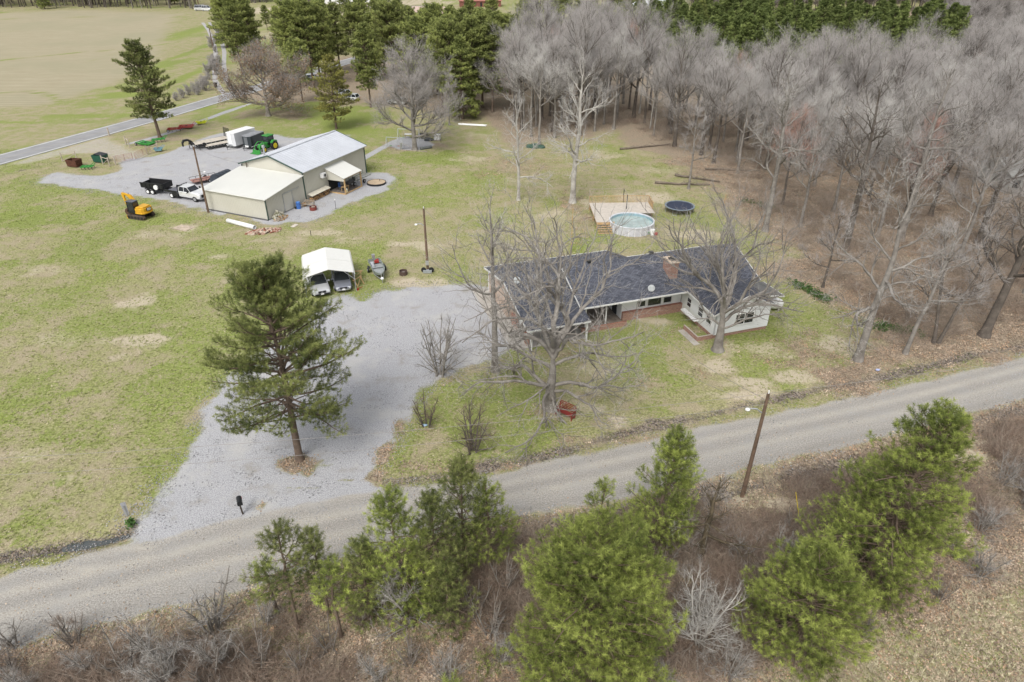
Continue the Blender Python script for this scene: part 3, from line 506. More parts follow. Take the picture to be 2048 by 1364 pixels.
MB().b2(.55, 6.0, .35, .47, 2.06, 2.22).build('carport_beam', FASCIA, house)
MB().b2(-1.2, 6.4, 0.9, 7.3, 0, .05).build('carport_slab', CONC, house); MB().prism([(-1.5, 7.3), (-1.5, 14.5), (.2, 14.5), (.2, 7.3)], .0, .045).build('side_walk', CONC, house)
MB().b2(6.6, 11.1, 2.15, 6.5, 0, .12).build('porch_floor', mat('porch_concrete', (.26, .22, .18), .9, var=.2), house)
for x in (6.8, 9.0): MB().box((x, 2.3, 1.35), (.11, .11, 2.5)).build('porch_post', FASCIA, house)
def window(x0, x1, y, z0, z1, n=1, axis='x', bars=True):
    f = MB(); t = .07
    def put(mb, a0, a1, d0, d1, c0, c1):
        if axis == 'x': mb.b2(a0, a1, y - d1, y - d0, c0, c1)
        else: mb.b2(y - d1, y - d0, a0, a1, c0, c1)
    put(f, x0 - t, x1 + t, .0, .06, z1, z1 + t); put(f, x0 - t, x1 + t, .0, .09, z0 - t, z0)
    put(f, x0 - t, x0, .0, .06, z0, z1); put(f, x1, x1 + t, .0, .06, z0, z1)
    w_ = f.build('window', FASCIA, house)
    for k in range(n):
        a = x0 + (x1 - x0) * k / n; b_ = x0 + (x1 - x0) * (k + 1) / n; pm = MB(); put(pm, a + .02, b_ - .02, .012, .025, z0, z1); pm.build('pane', GLASS, w_)
        s_ = MB()
        if k: put(s_, a - .035, a + .035, .0, .055, z0, z1)
        if bars: put(s_, a, b_, .026, .05, (z0 + z1) / 2 - .025, (z0 + z1) / 2 + .025)
        if s_.v: s_.build('sash', FASCIA, w_)
window(12.9, 13.8, 3.2, 1.2, 2.5); window(14.1, 15.6, 3.2, 1.15, 2.5, bars=False); window(15.9, 16.8, 3.2, 1.2, 2.5)
window(20.3, 22.3, -3.0, 1.15, 2.25, 2); window(-.9, -.1, 18.0, 1.2, 2.1, axis='y'); window(-2.4, -1.6, 18.0, 1.2, 2.1, axis='y'); window(1.3, 2.0, 18.0, 1.2, 2.1, axis='y')
MB().b2(11.06, 11.15, 4.2, 5.1, .15, 2.15).build('door', GLASS, house); MB().b2(6.9, 7.8, 6.52, 6.6, .15, 2.2).build('door', mat('brown_door', (.12, .06, .04)), house)
ch = MB().b2(16.5, 17.35, 3.5, 5.1, 2.9, 5.35).build('chimney', BRICK, house); MB().b2(16.42, 17.43, 3.42, 5.18, 5.351, 5.45).build('cap', mat('chimney_cap', (.55, .44, .34), .8), ch); MB().b2(16.7, 17.15, 3.9, 4.6, 5.451, 5.6).build('flue', DARK, ch)
MB().b2(16.44, 16.5, 3.46, 5.14, 3.2, 3.45).build('flashing', FASCIA, ch)
mb = MB(); mb.b2(16.3, 18.0, -3.0, -2.85, 0, .45); mb.b2(16.3, 16.45, -2.85, -.4, 0, .45); mb.build('brick_planter', BRICK, house); MB().b2(15.6, 16.25, -3.6, -.6, 0, .05).build('walk', CONC, house)
MB().side([(-1.3, .36), (1.3, .36), (1.3, .5), (-1.3, .5)], -.25, .25).build('white_bench', WHT, house); b_ = KIDS['ranch_house'][-1]; b_.location = (17.35, .4, .55); b_.rotation_euler = (0, 0, R(90)); b_.name = 'planter_shelf'
for x, y, z in ((9.6, 8.2, 4.3), (16.6, 7.9, 4.5), (24.4, 3.9, 3.7)):
    v = MB(); v.box((x, y, z + .28), (.42, .42, .2)); v.tube((x, y, z - .1), (x, y, z + .2), .15, n=10); v.build('roof_vent', BLACK, house)
for x, y, z in ((1.0, 6.2, 4.15), (13.9, 2.5, 3.0)):
    d = empty('satellite_dish', (*HF(x, y), z), HA + R(-30), 'pale satellite dish ' + ('at the left end of the house roof' if x < 5 else 'on the front slope above the house windows'), 'satellite dish', 'dishes on the house roof')
    k = MB(); k.ball((0, 0, 0), .36, (1, 1, .3), 16, half=True); k.build('dish', mat('dish_grey', (.45, .47, .47)), d); o = KIDS[d.name][-1]; o.rotation_euler = (R(62), 0, 0); o.location = (0, -.1, .55)
    MB().tube((0, 0, 0), (0, 0, .5), .03).build('mast', STEEL, d); MB().bar((0, -.1, .3), (0, -.6, .55), .03, .03).build('feed_arm', STEEL, d)
# ================================================================ THINGS
def wheel(parent, x, y, r=.36, w=.24, rim=None, z=None, name='wheel', hub=.6):
    z = r if z is None else z
    k = MB(); k.tube((x, y - w / 2, z), (x, y + w / 2, z), r, n=18); t = k.build(name, RUBBER, parent)
    s = 1 if y > 0 else -1; k = MB(); k.tube((x, y + s * (w / 2 + .002), z), (x, y + s * (w / 2 + .03), z), r * hub, n=14); k.tube((x, y + s * (w / 2 + .03), z), (x, y + s * (w / 2 + .07), z), r * .2, n=8); k.build('rim', rim or STEEL, t)
    return t
def loft(mb, st, m=0):
    """st: list of (x, [(halfwidth, z), ...]) sections from bottom to top, mirrored about y=0"""
    n = len(st[0][1]); vs = []
    for x, sec in st: vs += [(x, -w, z) for w, z in sec] + [(x, w, z) for w, z in sec[::-1]]
    k = 2 * n; fs = []
    for i in range(len(st) - 1):
        for j in range(k - 1): fs.append((i * k + j, i * k + j + 1, (i + 1) * k + j + 1, (i + 1) * k + j))
        fs.append((i * k + k - 1, i * k, (i + 1) * k, (i + 1) * k + k - 1))
    fs.append(tuple(range(k))[::-1]); fs.append(tuple(range((len(st) - 1) * k, len(st) * k))); return mb.add(vs, fs, m)
def paint(name, c): return mat(name, c, .22, .25, var=.04, scale=.5, spec=.6)
def cabin(parent, x0, x1, xr0, xr1, zb, zt, hw, hwt, body, posts):
    """greenhouse: roof, pillars and a separate pane for each window. x0 rear foot, x1 front foot, xr0/xr1 roof ends"""
    mb = MB(); mb.add([(xr0, -hwt, zt - .06), (xr1, -hwt, zt - .06), (xr1, hwt, zt - .06), (xr0, hwt, zt - .06), (xr0 + .1, -hwt + .1, zt), (xr1 - .15, -hwt + .1, zt), (xr1 - .15, hwt - .1, zt), (xr0 + .1, hwt - .1, zt)], [(3, 2, 1, 0), (4, 5, 6, 7), (0, 1, 5, 4), (1, 2, 6, 5), (2, 3, 7, 6), (3, 0, 4, 7)])
    for s in (-1, 1):
        mb.bar((x0, s * hw, zb), (xr0, s * hwt, zt - .06), .08, .1); mb.bar((x1, s * hw, zb), (xr1, s * hwt, zt - .06), .06, .08)
        for p in posts: mb.bar((p, s * hw, zb), (p, s * hwt, zt - .06), .09, .04)
    mb.build('roof', body, parent, bevel=.02)
    q = zt - .08
    MB().add([(x1 - .02, -hw + .05, zb), (x1 - .02, hw - .05, zb), (xr1, hwt - .05, q), (xr1, -hwt + .05, q)], [(0, 1, 2, 3)]).build('windscreen', GLASS, parent)
    MB().add([(x0 + .02, -hw + .05, zb), (x0 + .02, hw - .05, zb), (xr0, hwt - .05, q), (xr0, -hwt + .05, q)], [(3, 2, 1, 0)]).build('rear_window', GLASS, parent)
    for s in (-1, 1):
        es = [x0] + posts + [x1]; et = [xr0] + posts + [xr1]
        for i in range(len(es) - 1):
            MB().add([(es[i] + .04, s * (hw - .02), zb), (es[i + 1] - .04, s * (hw - .02), zb), (et[i + 1] - .04, s * (hwt - .02), q), (et[i] + .04, s * (hwt - .02), q)], [(0, 1, 2, 3)]).build('side_window', GLASS, parent)
CHROME = mat('chrome', (.6, .6, .61), .2, .9); LAMP = mat('lamp_glass', (.62, .64, .66), .12, spec=.9); TAIL = mat('tail_lamp', (.35, .02, .02), .3); GRIL = mat('grille_black', (.02, .02, .022), .4)
def suv(name, loc, rz, label, c, L=5.0, Wd=1.95, H=1.85, cat='car', group=None, hood=.95, grille_c=GRIL, mark=None):
    t = empty(name, loc, rz, label, cat, group); body = paint(name + '_paint', c); h = L / 2; w = Wd / 2; b = MB(); zb = H * .56
    loft(b, [(-h, [(w * .86, .42), (w * .9, .6), (w * .9, zb - .05), (w * .8, zb)]), (-h + .35, [(w * .94, .3), (w, .6), (w, zb - .04), (w * .9, zb + .02)]), (-h + 1.2, [(w * .95, .28), (w, .62), (w, zb - .02), (w * .93, zb + .03)]), (h - 2.0, [(w * .95, .28), (w, .62), (w * .99, zb), (w * .92, zb + .04)]),
             (h - 1.45, [(w * .95, .28), (w, .62), (w * .98, zb), (w * .85, zb + .06)]), (h - .5, [(w * .95, .3), (w, .6), (w * .95, zb - .12), (w * .75, zb - .02)]), (h - .12, [(w * .88, .36), (w * .93, .58), (w * .88, zb - .22), (w * .68, zb - .16)]), (h, [(w * .74, .42), (w * .8, .56), (w * .76, zb - .34), (w * .6, zb - .3)])])
    b.build('body', body, t, bevel=.03)
    cabin(t, -h + .12, h - 1.25, -h + .45, h - 2.15, zb + .02, H, w * .93, w * .76, body, [-.95, .15])
    for x in (-h + .95, h - .95):
        for s in (-1, 1): wheel(t, x, s * (w - .1), .37, .24)
    MB().b2(h - .02, h + .04, -w * .42, w * .42, zb - .44, zb - .2).build('grille', grille_c, t)
    for s in (-1, 1):
        MB().box((h - .1, s * w * .68, zb - .3), (.2, .32, .16), rz=s * -.35).build('headlight', LAMP, t); MB().box((-h + .02, s * w * .75, zb - .2), (.08, .2, .3)).build('tail_light', TAIL, t)
        m_ = MB(); m_.box((h - 1.75, s * (w + .12), zb + .12), (.12, .24, .18)); m_.bar((h - 1.75, s * (w - .05), zb + .06), (h - 1.75, s * (w + .1), zb + .08), .05, .05); m_.build('mirror', body, t)
        for x in (-.4, .75): MB().box((x, s * (w + .01), zb - .12), (.16, .03, .04)).build('door_handle', CHROME, t)
    MB().box((h - .01, 0, .46), (.12, Wd * .78, .14)).build('bumper', GRIL if c[0] > .3 else CHROME, t); MB().box((h + .06, 0, .5), (.02, .32, .14)).build('licence_plate', WHT, t)
    if mark == 'ring':
        e = MB().ring((0, 0), .07, .1, 0, .02, 18); e.box((0, 0, .012), (.26, .045, .022)); e.build('emblem', CHROME, t); KIDS[t.name][-1].rotation_euler = (R(90), 0, R(90)); KIDS[t.name][-1].location = (h + .045, 0, zb - .32)
    if mark == 'wing':
        e = MB(); e.ball((h + .05, 0, zb - .32), .08, (.3, 1.6, .6), 12); e.build('emblem', CHROME, t)
    return t
# ---- carport and what it shelters
cf, cb = g(656, 538, 3.1), g(650, 494, 3.1); CA = math.atan2(cf[1] - cb[1], cf[0] - cb[0]) # local x points out of the opening
cpc = ((cf[0] + cb[0]) / 2, (cf[1] + cb[1]) / 2); cp = empty('metal_carport', cpc, CA, 'small white metal carport with ribbed gabled roof over two parked cars', 'carport')
CPM = mat('carport_white', (.68, .68, .655), .38, var=.02)
hl, hwd = 3.1, 2.75
for k, (xa, xb) in enumerate(((-hl, .15), (.17, hl))):
    mb = MB()
    for s in (-1, 1):
        mb.slab([(xa, 0, 3.08 - .02 * k), (xb, 0, 3.08 - .02 * k), (xb, s * (hwd - .15), 2.42 - .02 * k), (xa, s * (hwd - .15), 2.42 - .02 * k)], .04); mb.slab([(xa, s * (hwd - .15), 2.42 - .02 * k), (xb, s * (hwd - .15), 2.42 - .02 * k), (xb, s * hwd, 2.12), (xa, s * hwd, 2.12)], .04)
    pn = mb.build('roof_panel', CPM, cp)
    rb = MB(); n = 11
    for i in range(n):
        x = xa + .15 + i * (xb - xa - .3) / (n - 1)
        for s in (-1, 1): rb.bar((x, 0, 3.1 - .02 * k), (x, s * (hwd - .15), 2.44 - .02 * k), .06, .035); rb.bar((x, s * (hwd - .14), 2.44 - .02 * k), (x, s * (hwd + .01), 2.13), .06, .03)
    rb.build('panel_rib', CPM, pn, kind='stuff')
for x in (-hl + .2, 0, hl - .15):
    for s in (-1, 1): MB().bar((x, s * (hwd - .1), 0), (x, s * (hwd - .1), 2.2), .06, .06).build('leg', STEEL, cp)
for s in (-1, 1): MB().bar((-hl, s * (hwd - .1), .05), (hl, s * (hwd - .1), .05), .06, .06).build('ground_rail', STEEL, cp); MB().bar((hl - .15, s * (hwd - .1), 1.5), (hl - .15, s * 1.6, 2.55), .05, .05).build('corner_brace', STEEL, cp)
CF2 = frame(cpc, CA)
suv('silver_suv', CF2(1.1, -1.35), CA + R(9), 'bright silver SUV with black grille, parked under the left half of the white carport', (.52, .53, .55), 5.0, 1.96, 1.85, mark='ring', cat='SUV')
suv('grey_pickup_truck', CF2(.75, 1.25), CA + R(2), 'blue-grey older vehicle with chrome bumper parked under the right half of the carport', (.20, .21, .25), 4.7, 1.85, 1.7, mark='wing', cat='car')
# ---- jon boat on its trailer
ba, bb = g(768, 572, 0), g(745, 524, 0); BA = math.atan2(ba[1] - bb[1], ba[0] - bb[0]); bc = ((ba[0] + bb[0]) / 2, (ba[1] + bb[1]) / 2)
bt = empty('boat_trailer', bc, BA, 'boat trailer with a round white jockey wheel under the jon boat', 'trailer')
MB().path([(-2, -.55, .42), (1, -.55, .42), (2.9, 0, .42)], .04).build('frame_rail', STEEL, bt); MB().path([(-2, .55, .42), (1, .55, .42), (2.9, 0, .42)], .04).build('frame_rail', STEEL, bt)
for s in (-1, 1):
    wheel(bt, -.7, s * .98, .3, .2); MB().side([(-1.1, .62), (-.3, .62), (-.35, .68), (-1.05, .68)], s * .88 - .12, s * .88 + .12).build('mudguard', BLACK, bt)
mb = MB(); mb.tube((2.35, .0, .5), (2.35, .0, 1.1), .05); mb.box((2.35, 0, 1.1), (.2, .12, .18)); mb.build('winch_post', STEEL, bt); mb = MB(); mb.ball((2.75, 0, .62), .2, (1.2, 1, .7)); mb.build('float', WHT, bt); MB().tube((2.7, 0, 0), (2.7, 0, .42), .04).build('jack', STEEL, bt)
BOATC = mat('boat_green_grey', (.24, .27, .25), .5); BOATI = mat('boat_deck', (.30, .32, .32), .7, var=.12)
bo = empty('jon_boat', (*bc, .5), BA, 'flat grey-green jon boat with outboard motor standing on its trailer', 'boat')
hull = MB(); st = [(-2.1, .72, .0), (-.5, .75, .0), (.9, .72, .02), (1.7, .5, .12), (2.15, .22, .3)]
vs = []; fs = []
for x, w, zb in st: vs += [(x, -w, .52), (x, -w * .8, zb), (x, w * .8, zb), (x, w, .52), (x, w - .05, .52), (x, w * .8 - .05, zb + .06), (x, -w * .8 + .05, zb + .06), (x, -w + .05, .52)]
for i in range(len(st) - 1):
    for j in range(8): fs.append((i * 8 + j, i * 8 + (j + 1) % 8, (i + 1) * 8 + (j + 1) % 8, (i + 1) * 8 + j))
hull.add(vs, fs); hull.box((-2.1, 0, .26), (.06, 1.38, .5)); hull.box((2.15, 0, .42), (.06, .42, .2)); hull.build('hull', BOATC, bo)
MB().prism([(-2.0, -.66), (.8, -.66), (1.6, -.44), (1.6, .44), (.8, .66), (-2.0, .66)], .2, .24).build('deck', BOATI, bo)
for x in (-1.3, .1): MB().box((x, 0, .38), (.3, 1.25, .06)).build('bench_seat', BOATI, bo)
MB().box((-.5, -.45, .42), (1.2, .3, .3)).build('locker', mat('locker_grey', (.40, .42, .44)), bo); mb = MB(); mb.box((-1.2, .15, .5), (.35, .5, .25)); mb.box((-1.6, .3, .45), (.3, .3, .3)); mb.build('fuel_tank', RED, bo)
mb = MB(); mb.box((-2.3, 0, .75), (.4, .34, .42)); mb.bar((-2.25, 0, .55), (-2.35, 0, -.1), .12, .2); mb.build('outboard_motor', STEEL, bo)
# ---- white crew cab truck with flatbed, dump trailer behind
w1, w2 = g(392, 404), g(346, 396); TA = math.atan2(w1[1] - w2[1], w1[0] - w2[0]); nrm = (-math.sin(TA), math.cos(TA)); tc_ = ((w1[0] + w2[0]) / 2 + nrm[0] * .9, (w1[1] + w2[1]) / 2 + nrm[1] * .9)
tk = empty('work_truck', tc_, TA, 'white crew cab truck with black flatbed body and toolboxes beside the shop', 'truck'); WP = paint('truck_white', (.72, .73, .73)); b = MB()
loft(b, [(-.7, [(.95, .5), (1.0, .8), (1.0, 1.25), (.94, 1.3)]), (1.15, [(.95, .5), (1.0, .8), (1.0, 1.28), (.93, 1.33)]), (1.75, [(.96, .5), (1.02, .8), (.98, 1.3), (.85, 1.4)]), (2.9, [(.96, .5), (1.02, .8), (.97, 1.22), (.82, 1.33)]), (3.15, [(.94, .55), (.98, .8), (.9, 1.12), (.78, 1.22)]), (3.25, [(.9, .6), (.93, .8), (.85, 1.0), (.74, 1.1)])])
b.build('body', WP, tk, bevel=.03); cabin(tk, -.68, 1.6, -.55, .95, 1.3, 2.0, .94, .8, WP, [.3])
for x in (-2.25, 2.25):
    for s in (-1, 1): wheel(tk, x, s * .88, .42, .28, WHT if x < 0 else STEEL)
MB().b2(3.25, 3.3, -.6, .6, .72, 1.08).build('grille', GRIL, tk); MB().box((3.32, 0, .58), (.16, 1.9, .2)).build('bumper', CHROME, tk)
for s in (-1, 1):
    MB().box((3.22, s * .76, .95), (.1, .26, .3)).build('headlight', LAMP, tk); mm = MB(); mm.box((1.35, s * 1.2, 1.5), (.1, .22, .32)); mm.bar((1.35, s * .95, 1.4), (1.35, s * 1.15, 1.45), .04, .04); mm.build('mirror', BLACK, tk)
    MB().b2(-1.9, -.8, s * 1.05 - .12, s * 1.05 + .12, .45, .95).build('toolbox', BLACK, tk); MB().b2(-3.3, -.85, s * 1.16 - .04, s * 1.16 + .04, 1.0, 1.3).build('side_rail', BLACK, tk)
    for x in (-.15, .9): MB().box((x, s * 1.01, 1.12), (.16, .03, .05)).build('door_handle', BLACK, tk)
MB().b2(-3.4, -.8, -1.15, 1.15, .88, 1.0).build('flatbed', mat('bed_grey', (.13, .13, .15), .6), tk); mb = MB()
for s in (-.95, 0, .95): mb.bar((-.85, s, 1.0), (-.85, s, 2.0), .06, .06)
mb.bar((-.85, -1, 2.0), (-.85, 1, 2.0), .07, .07); mb.b2(-.9, -.8, -1, 1, 1.0, 1.35); mb.build('headache_rack', BLACK, tk); MB().b2(-3.3, -.8, -.4, .4, .5, .86).build('chassis', BLACK, tk)
dm = frame(tc_, TA); dA = TA + R(8); dt = empty('dump_trailer', dm(-6.35, .35), dA, 'black tandem-axle dump trailer hitched behind the white truck', 'trailer')
mb = MB()
for s in (-1, 1): mb.slab([(-1.9, s * 1.0, .95), (1.9, s * 1.0, .95), (1.9, s * 1.05, 1.62), (-2.15, s * 1.05, 1.62)], .01); mb.b2(-2.1, 1.9, s * 1.03 - .04, s * 1.03 + .04, .92, 1.62); mb.b2(-2.15, 1.95, s * 1.05 - .06, s * 1.05 + .06, 1.62, 1.7)
mb.b2(1.86, 1.94, -1, 1, .92, 1.7); mb.b2(-2.15, -2.08, -1, 1, .92, 1.5); mb.b2(-2.1, 1.9, -1, 1, .86, .92); mb.build('dump_body', BLACK, dt)
mb = MB()
for s in (-1, 1):
    for k in range(6): mb.b2(-1.9 + k * .72, -1.84 + k * .72, s * 1.1 - .03, s * 1.1 + .03, .92, 1.62)
mb.build('body_stake', BLACK, dt); MB().b2(-1.9, 2.2, -.5, .5, .55, .78).build('chassis', BLACK, dt)
for x in (-.85, -.05):
    for s in (-1, 1): wheel(dt, x, s * 1.18, .38, .24, WHT)
for s in (-1, 1): MB().side([(-1.35, .8), (.45, .8), (.35, .88), (-1.25, .88)], s * 1.18 - .14, s * 1.18 + .14).build('mudguard', BLACK, dt)
MB().tube((.75, -1.15, 1.15), (.75, -1.33, 1.15), .36, n=16).build('spare_wheel', WHT, dt)
MB().path([(2.1, -.4, .6), (3.1, 0, .55), (2.1, .4, .6)], .06).build('tongue', BLACK, dt); MB().b2(-1.6, 1.5, -.8, .8, .921, .98).build('dirt_load', mat('load_dirt', (.16, .10, .07), .95), dt)
# ---- a rusty car hauler and the dark tank behind the truck
ha, hb = g(384, 372), g(424, 364); HAa = math.atan2(hb[1] - ha[1], hb[0] - ha[0]); ht_ = empty('utility_trailer', ((ha[0] + hb[0]) / 2, (ha[1] + hb[1]) / 2 + 1.2), HAa, 'low black utility trailer with side rails between truck and shop', 'trailer'); mb = MB()
for s in (-1, 1):
    mb.bar((-2, s * .95, .85), (2, s * .95, .85), .05, .05)
    for x in (-2, -1, 0, 1, 2): mb.bar((x, s * .95, .5), (x, s * .95, .85), .05, .05)
mb.build('side_rail', BLACK, ht_); MB().b2(-2, 2, -.93, .93, .44, .5).build('deck', mat('red_oxide', (.32, .17, .14), .9), ht_)
for s in (-1, 1): wheel(ht_, .5, s * 1.1, .34, .2)
MB().path([(2, -.8, .5), (3, 0, .5), (2, .8, .5)], .05).build('tongue', BLACK, ht_)
ta = empty('storage_tank', (*g(447, 368), 0), SA + R(2), 'long dark grey ribbed tank lying behind the shop lean-to', 'tank'); SLATE = mat('slate_plastic', (.05, .06, .075), .45)
mb = MB(); mb.tube((-1.6, 0, 1.0), (1.6, 0, 1.0), .95, n=20); mb.build('shell', SLATE, ta)
for k in range(5): MB().tube((-1.4 + k * .7 - .04, 0, 1.0), (-1.4 + k * .7 + .04, 0, 1.0), .985, n=20).build('band', BLACK, ta)
for x in (-1, 1): MB().b2(x - .12, x + .12, -.8, .8, 0, .35).build('cradle', BLACK, ta)
# ---- excavator
YEL = mat('machine_yellow', (.62, .34, .025), .4, var=.06); TRK = mat('track_rubber', (.10, .075, .06), .9, var=.25)
ea, eb = g(258, 436), g(292, 441); EA = math.atan2(ea[1] - eb[1], ea[0] - eb[0]); en = (math.sin(EA), -math.cos(EA)); ec = ((ea[0] + eb[0]) / 2 + en[0] * .8, (ea[1] + eb[1]) / 2 + en[1] * .8)
ex = empty('excavator', ec, EA, 'yellow and black tracked excavator with its arm folded down on the grass', 'excavator')
for s in (-1, 1):
    mb = MB(); mb.side([(-1.35, .12), (-1.1, 0), (1.1, 0), (1.35, .12), (1.45, .35), (1.3, .6), (1.05, .68), (-1.05, .68), (-1.3, .6), (-1.45, .35)], s * .85 - .22, s * .85 + .22); tr = mb.build('track', TRK, ex, bevel=.03)
    for x in (-1.1, -.55, 0, .55, 1.1): MB().tube((x, s * .85 - .25, .3), (x, s * .85 + .25, .3), .19, n=10).build('roller', BLACK, tr)
    gm = MB()
    for k in range(11): gm.b2(-1.1 + k * .22, -1.03 + k * .22, s * .85 - .22, s * .85 + .22, .66, .71)
    gm.build('grouser', TRK, tr, kind='stuff')
MB().b2(-.8, .8, -.64, .64, .25, .65).build('undercarriage', BLACK, ex); MB().tube((0, 0, .65), (0, 0, .85), .6, n=20).build('turntable', BLACK, ex)
up = MB(); up.prism([(-1.55, -.75), (-1.65, -.4), (-1.7, 0), (-1.65, .4), (-1.55, .75), (-1.3, 1.02), (-.2, 1.05), (-.2, -.2), (.9, -.2), (.9, -1.05), (-1.3, -1.02)], .86, 1.1); up.prism([(-1.5, -.72), (-1.62, 0), (-1.5, .72), (-1.25, .98), (-.2, 1.0), (-.2, -.1), (.3, -.1), (.3, -1.0), (-1.25, -.98)], 1.1, 1.62); up.prism([(-1.35, -.66), (-1.45, 0), (-1.35, .66), (-.3, .9), (-.25, -.1), (-.1, -.1), (-.1, -.8)], 1.62, 1.8)
up.build('counterweight_body', YEL, ex, bevel=.06)
mb = MB(); mb.box((-1.66, .0, 1.42), (.06, .75, .44)); mb.build('rear_grille', GRIL, ex); MB().box((-1.7, 0, 1.42), (.03, .58, .3)).build('badge_plate', WHT, ex)
cu = bpy.data.curves.new('badge_text', 'FONT'); cu.body = 'CAT'; cu.size = .26; cu.extrude = .004; cu.align_x = 'CENTER'; cu.align_y = 'CENTER'
to = bpy.data.objects.new('badge_text', cu); tme = bpy.data.meshes.new_from_object(to); tme.materials.clear(); tme.materials.append(BLACK); to = link('lettering', tme, ex); to.location = (-1.72, 0, 1.42); to.rotation_euler = (R(90), 0, R(-90))
cb_ = MB()
for x, y in ((-.15, .12), (-.15, 1.0), (.95, .12), (.95, 1.0)): cb_.bar((x, y, 1.0), (x * .9 + .05, y, 2.45), .09, .09)
cb_.b2(-.2, 1.0, .08, 1.04, .9, 1.25); cb_.build('cab_frame', BLACK, ex); MB().box((.42, .56, 2.5), (1.25, 1.0, .1)).build('cab_roof', mat('cab_roof', (.08, .09, .12), .3), ex, bevel=.04)
MB().b2(.93, .95, .16, .96, 1.25, 2.42).build('cab_window', GLASS, ex); MB().b2(-.13, .92, .99, 1.0, 1.25, 2.42).build('cab_window', GLASS, ex); MB().b2(-.13, .92, .13, .14, 1.25, 2.42).build('cab_window', GLASS, ex); MB().b2(-.14, -.12, .16, .96, 1.65, 2.42).build('cab_window', GLASS, ex)
bm = MB(); bm.side([(.5, 1.1), (.75, .95), (1.5, 2.2), (2.1, 2.75), (2.75, 2.85), (2.85, 3.05), (2.2, 3.15), (1.4, 2.85), (.9, 2.2)], -.62, -.34); bm.build('boom', YEL, ex, bevel=.03)
sk = MB(); sk.side([(2.55, 3.1), (2.95, 3.1), (2.98, 2.6), (2.55, .95), (2.35, .95), (2.6, 2.4)], -.58, -.38); sk.build('stick', YEL, ex, bevel=.02)
MB().tube((1.2, -.48, 1.9), (.95, -.48, 1.1), .06).build('boom_cylinder', CHROME, ex); MB().tube((1.7, -.48, 3.05), (2.65, -.48, 3.2), .07).build('stick_cylinder', CHROME, ex); MB().path([(2.85, -.48, 2.6), (2.75, -.48, 1.3)], .05).build('bucket_cylinder', CHROME, ex)
bk = MB(); bk.side([(2.3, .95), (2.7, .9), (2.95, .5), (2.8, .1), (2.45, .0), (2.1, .2), (2.35, .35), (2.55, .5)], -.85, -.1); bk.build('bucket', mat('bucket_steel', (.14, .08, .055), .8, var=.3), ex)
bl = MB(); bl.b2(1.35, 1.5, -1.05, 1.05, .05, .5); bl.b2(.8, 1.4, -.5, -.4, .25, .35); bl.b2(.8, 1.4, .4, .5, .25, .35); bl.build('dozer_blade', YEL, ex)
# ---- trailers at the back of the yard
def span(a, b, z=0):
    p, q = g(*a, z), g(*b, z); return ((p[0] + q[0]) / 2, (p[1] + q[1]) / 2), math.atan2(q[1] - p[1], q[0] - p[0]), math.hypot(q[0] - p[0], q[1] - p[1])
DECKW = mat('deck_boards', (.58, .53, .45), .9, var=.15, scale=1.5)
def flat_deck(t, L, Wd, z, nb):
    for k in range(nb):
        y = -Wd / 2 + (k + .5) * Wd / nb; MB().box((0, y, z), (L, Wd / nb - .03, .05)).build('plank', DECKW, t)
    mb = MB()
    for s in (-1, 1): mb.b2(-L / 2, L / 2, s * (Wd / 2 + .04) - .03, s * (Wd / 2 + .04) + .03, z - .28, z + .03)
    for k in range(9): x = -L / 2 + .1 + k * (L - .2) / 8; mb.b2(x - .03, x + .03, -Wd / 2, Wd / 2, z - .18, z - .03)
    mb.build('side_frame', BLACK, t)
    mb = MB()
    for k in range(8):
        for s in (-1, 1): mb.box((-L / 2 + .3 + k * (L - .6) / 7, s * (Wd / 2 + .08), z - .12), (.12, .02, .07))
    mb.build('reflector', WHT, t)
c_, a_, L_ = span((440, 277), (400, 285), .9)
t1 = empty('gooseneck_trailer', c_, a_, 'long flatbed trailer with black gooseneck hitch and upright ramps at the back of the yard', 'trailer'); flat_deck(t1, 6.6, 2.4, .9, 7)
gn = MB(); gn.side([(3.2, .7), (3.7, .7), (3.8, 1.35), (4.1, 1.6), (4.75, 1.6), (5.0, 1.3), (5.0, .8), (5.2, .8), (5.2, 1.5), (4.85, 1.95), (4.0, 1.95), (3.5, 1.6), (3.2, 1.2)], -.16, .16); gn.side([(3.25, .8), (3.6, .8), (3.7, 1.3), (3.4, 1.25)], -.8, .8); gn.build('gooseneck', BLACK, t1)
for s in (-1, 1): MB().bar((3.7, s * .7, 0), (3.7, s * .7, 1.0), .1, .1).build('landing_leg', BLACK, t1)
for x in (-1.2, -.3):
    for s in (-1, 1): wheel(t1, x, s * 1.0, .38, .24, z=.4)
for y in (-.95, -.15, .65):
    rm = MB(); rm.bar((-3.35, y - .22, .9), (-3.5, y - .22, 2.6), .07, .07); rm.bar((-3.35, y + .22, .9), (-3.5, y + .22, 2.6), .07, .07)
    for k in range(7): rm.bar((-3.37 - k * .02, y - .2, 1.1 + k * .24), (-3.37 - k * .02, y + .2, 1.1 + k * .24), .05, .1)
    rm.build('ramp', BLACK, t1)
c_, a_, L_ = span((452, 283), (415, 290), .7)
t2 = empty('flatbed_trailer', c_, a_, 'shorter wooden-decked flatbed trailer between the gooseneck trailer and white box trailer', 'trailer'); flat_deck(t2, 4.6, 1.9, .65, 6)
for x in (-1.4,):
    for s in (-1, 1): wheel(t2, x, s * 1.12, .36, .22, WHT)
MB().path([(2.3, -.8, .55), (3.5, 0, .55), (2.3, .8, .55)], .05).build('tongue', BLACK, t2); MB().tube((3.2, .0, 0), (3.2, 0, .9), .04).build('jack', BLACK, t2); MB().tube((2.35, .1, .95), (2.35, .3, .95), .34, n=16).build('spare_wheel', RUBBER, t2)
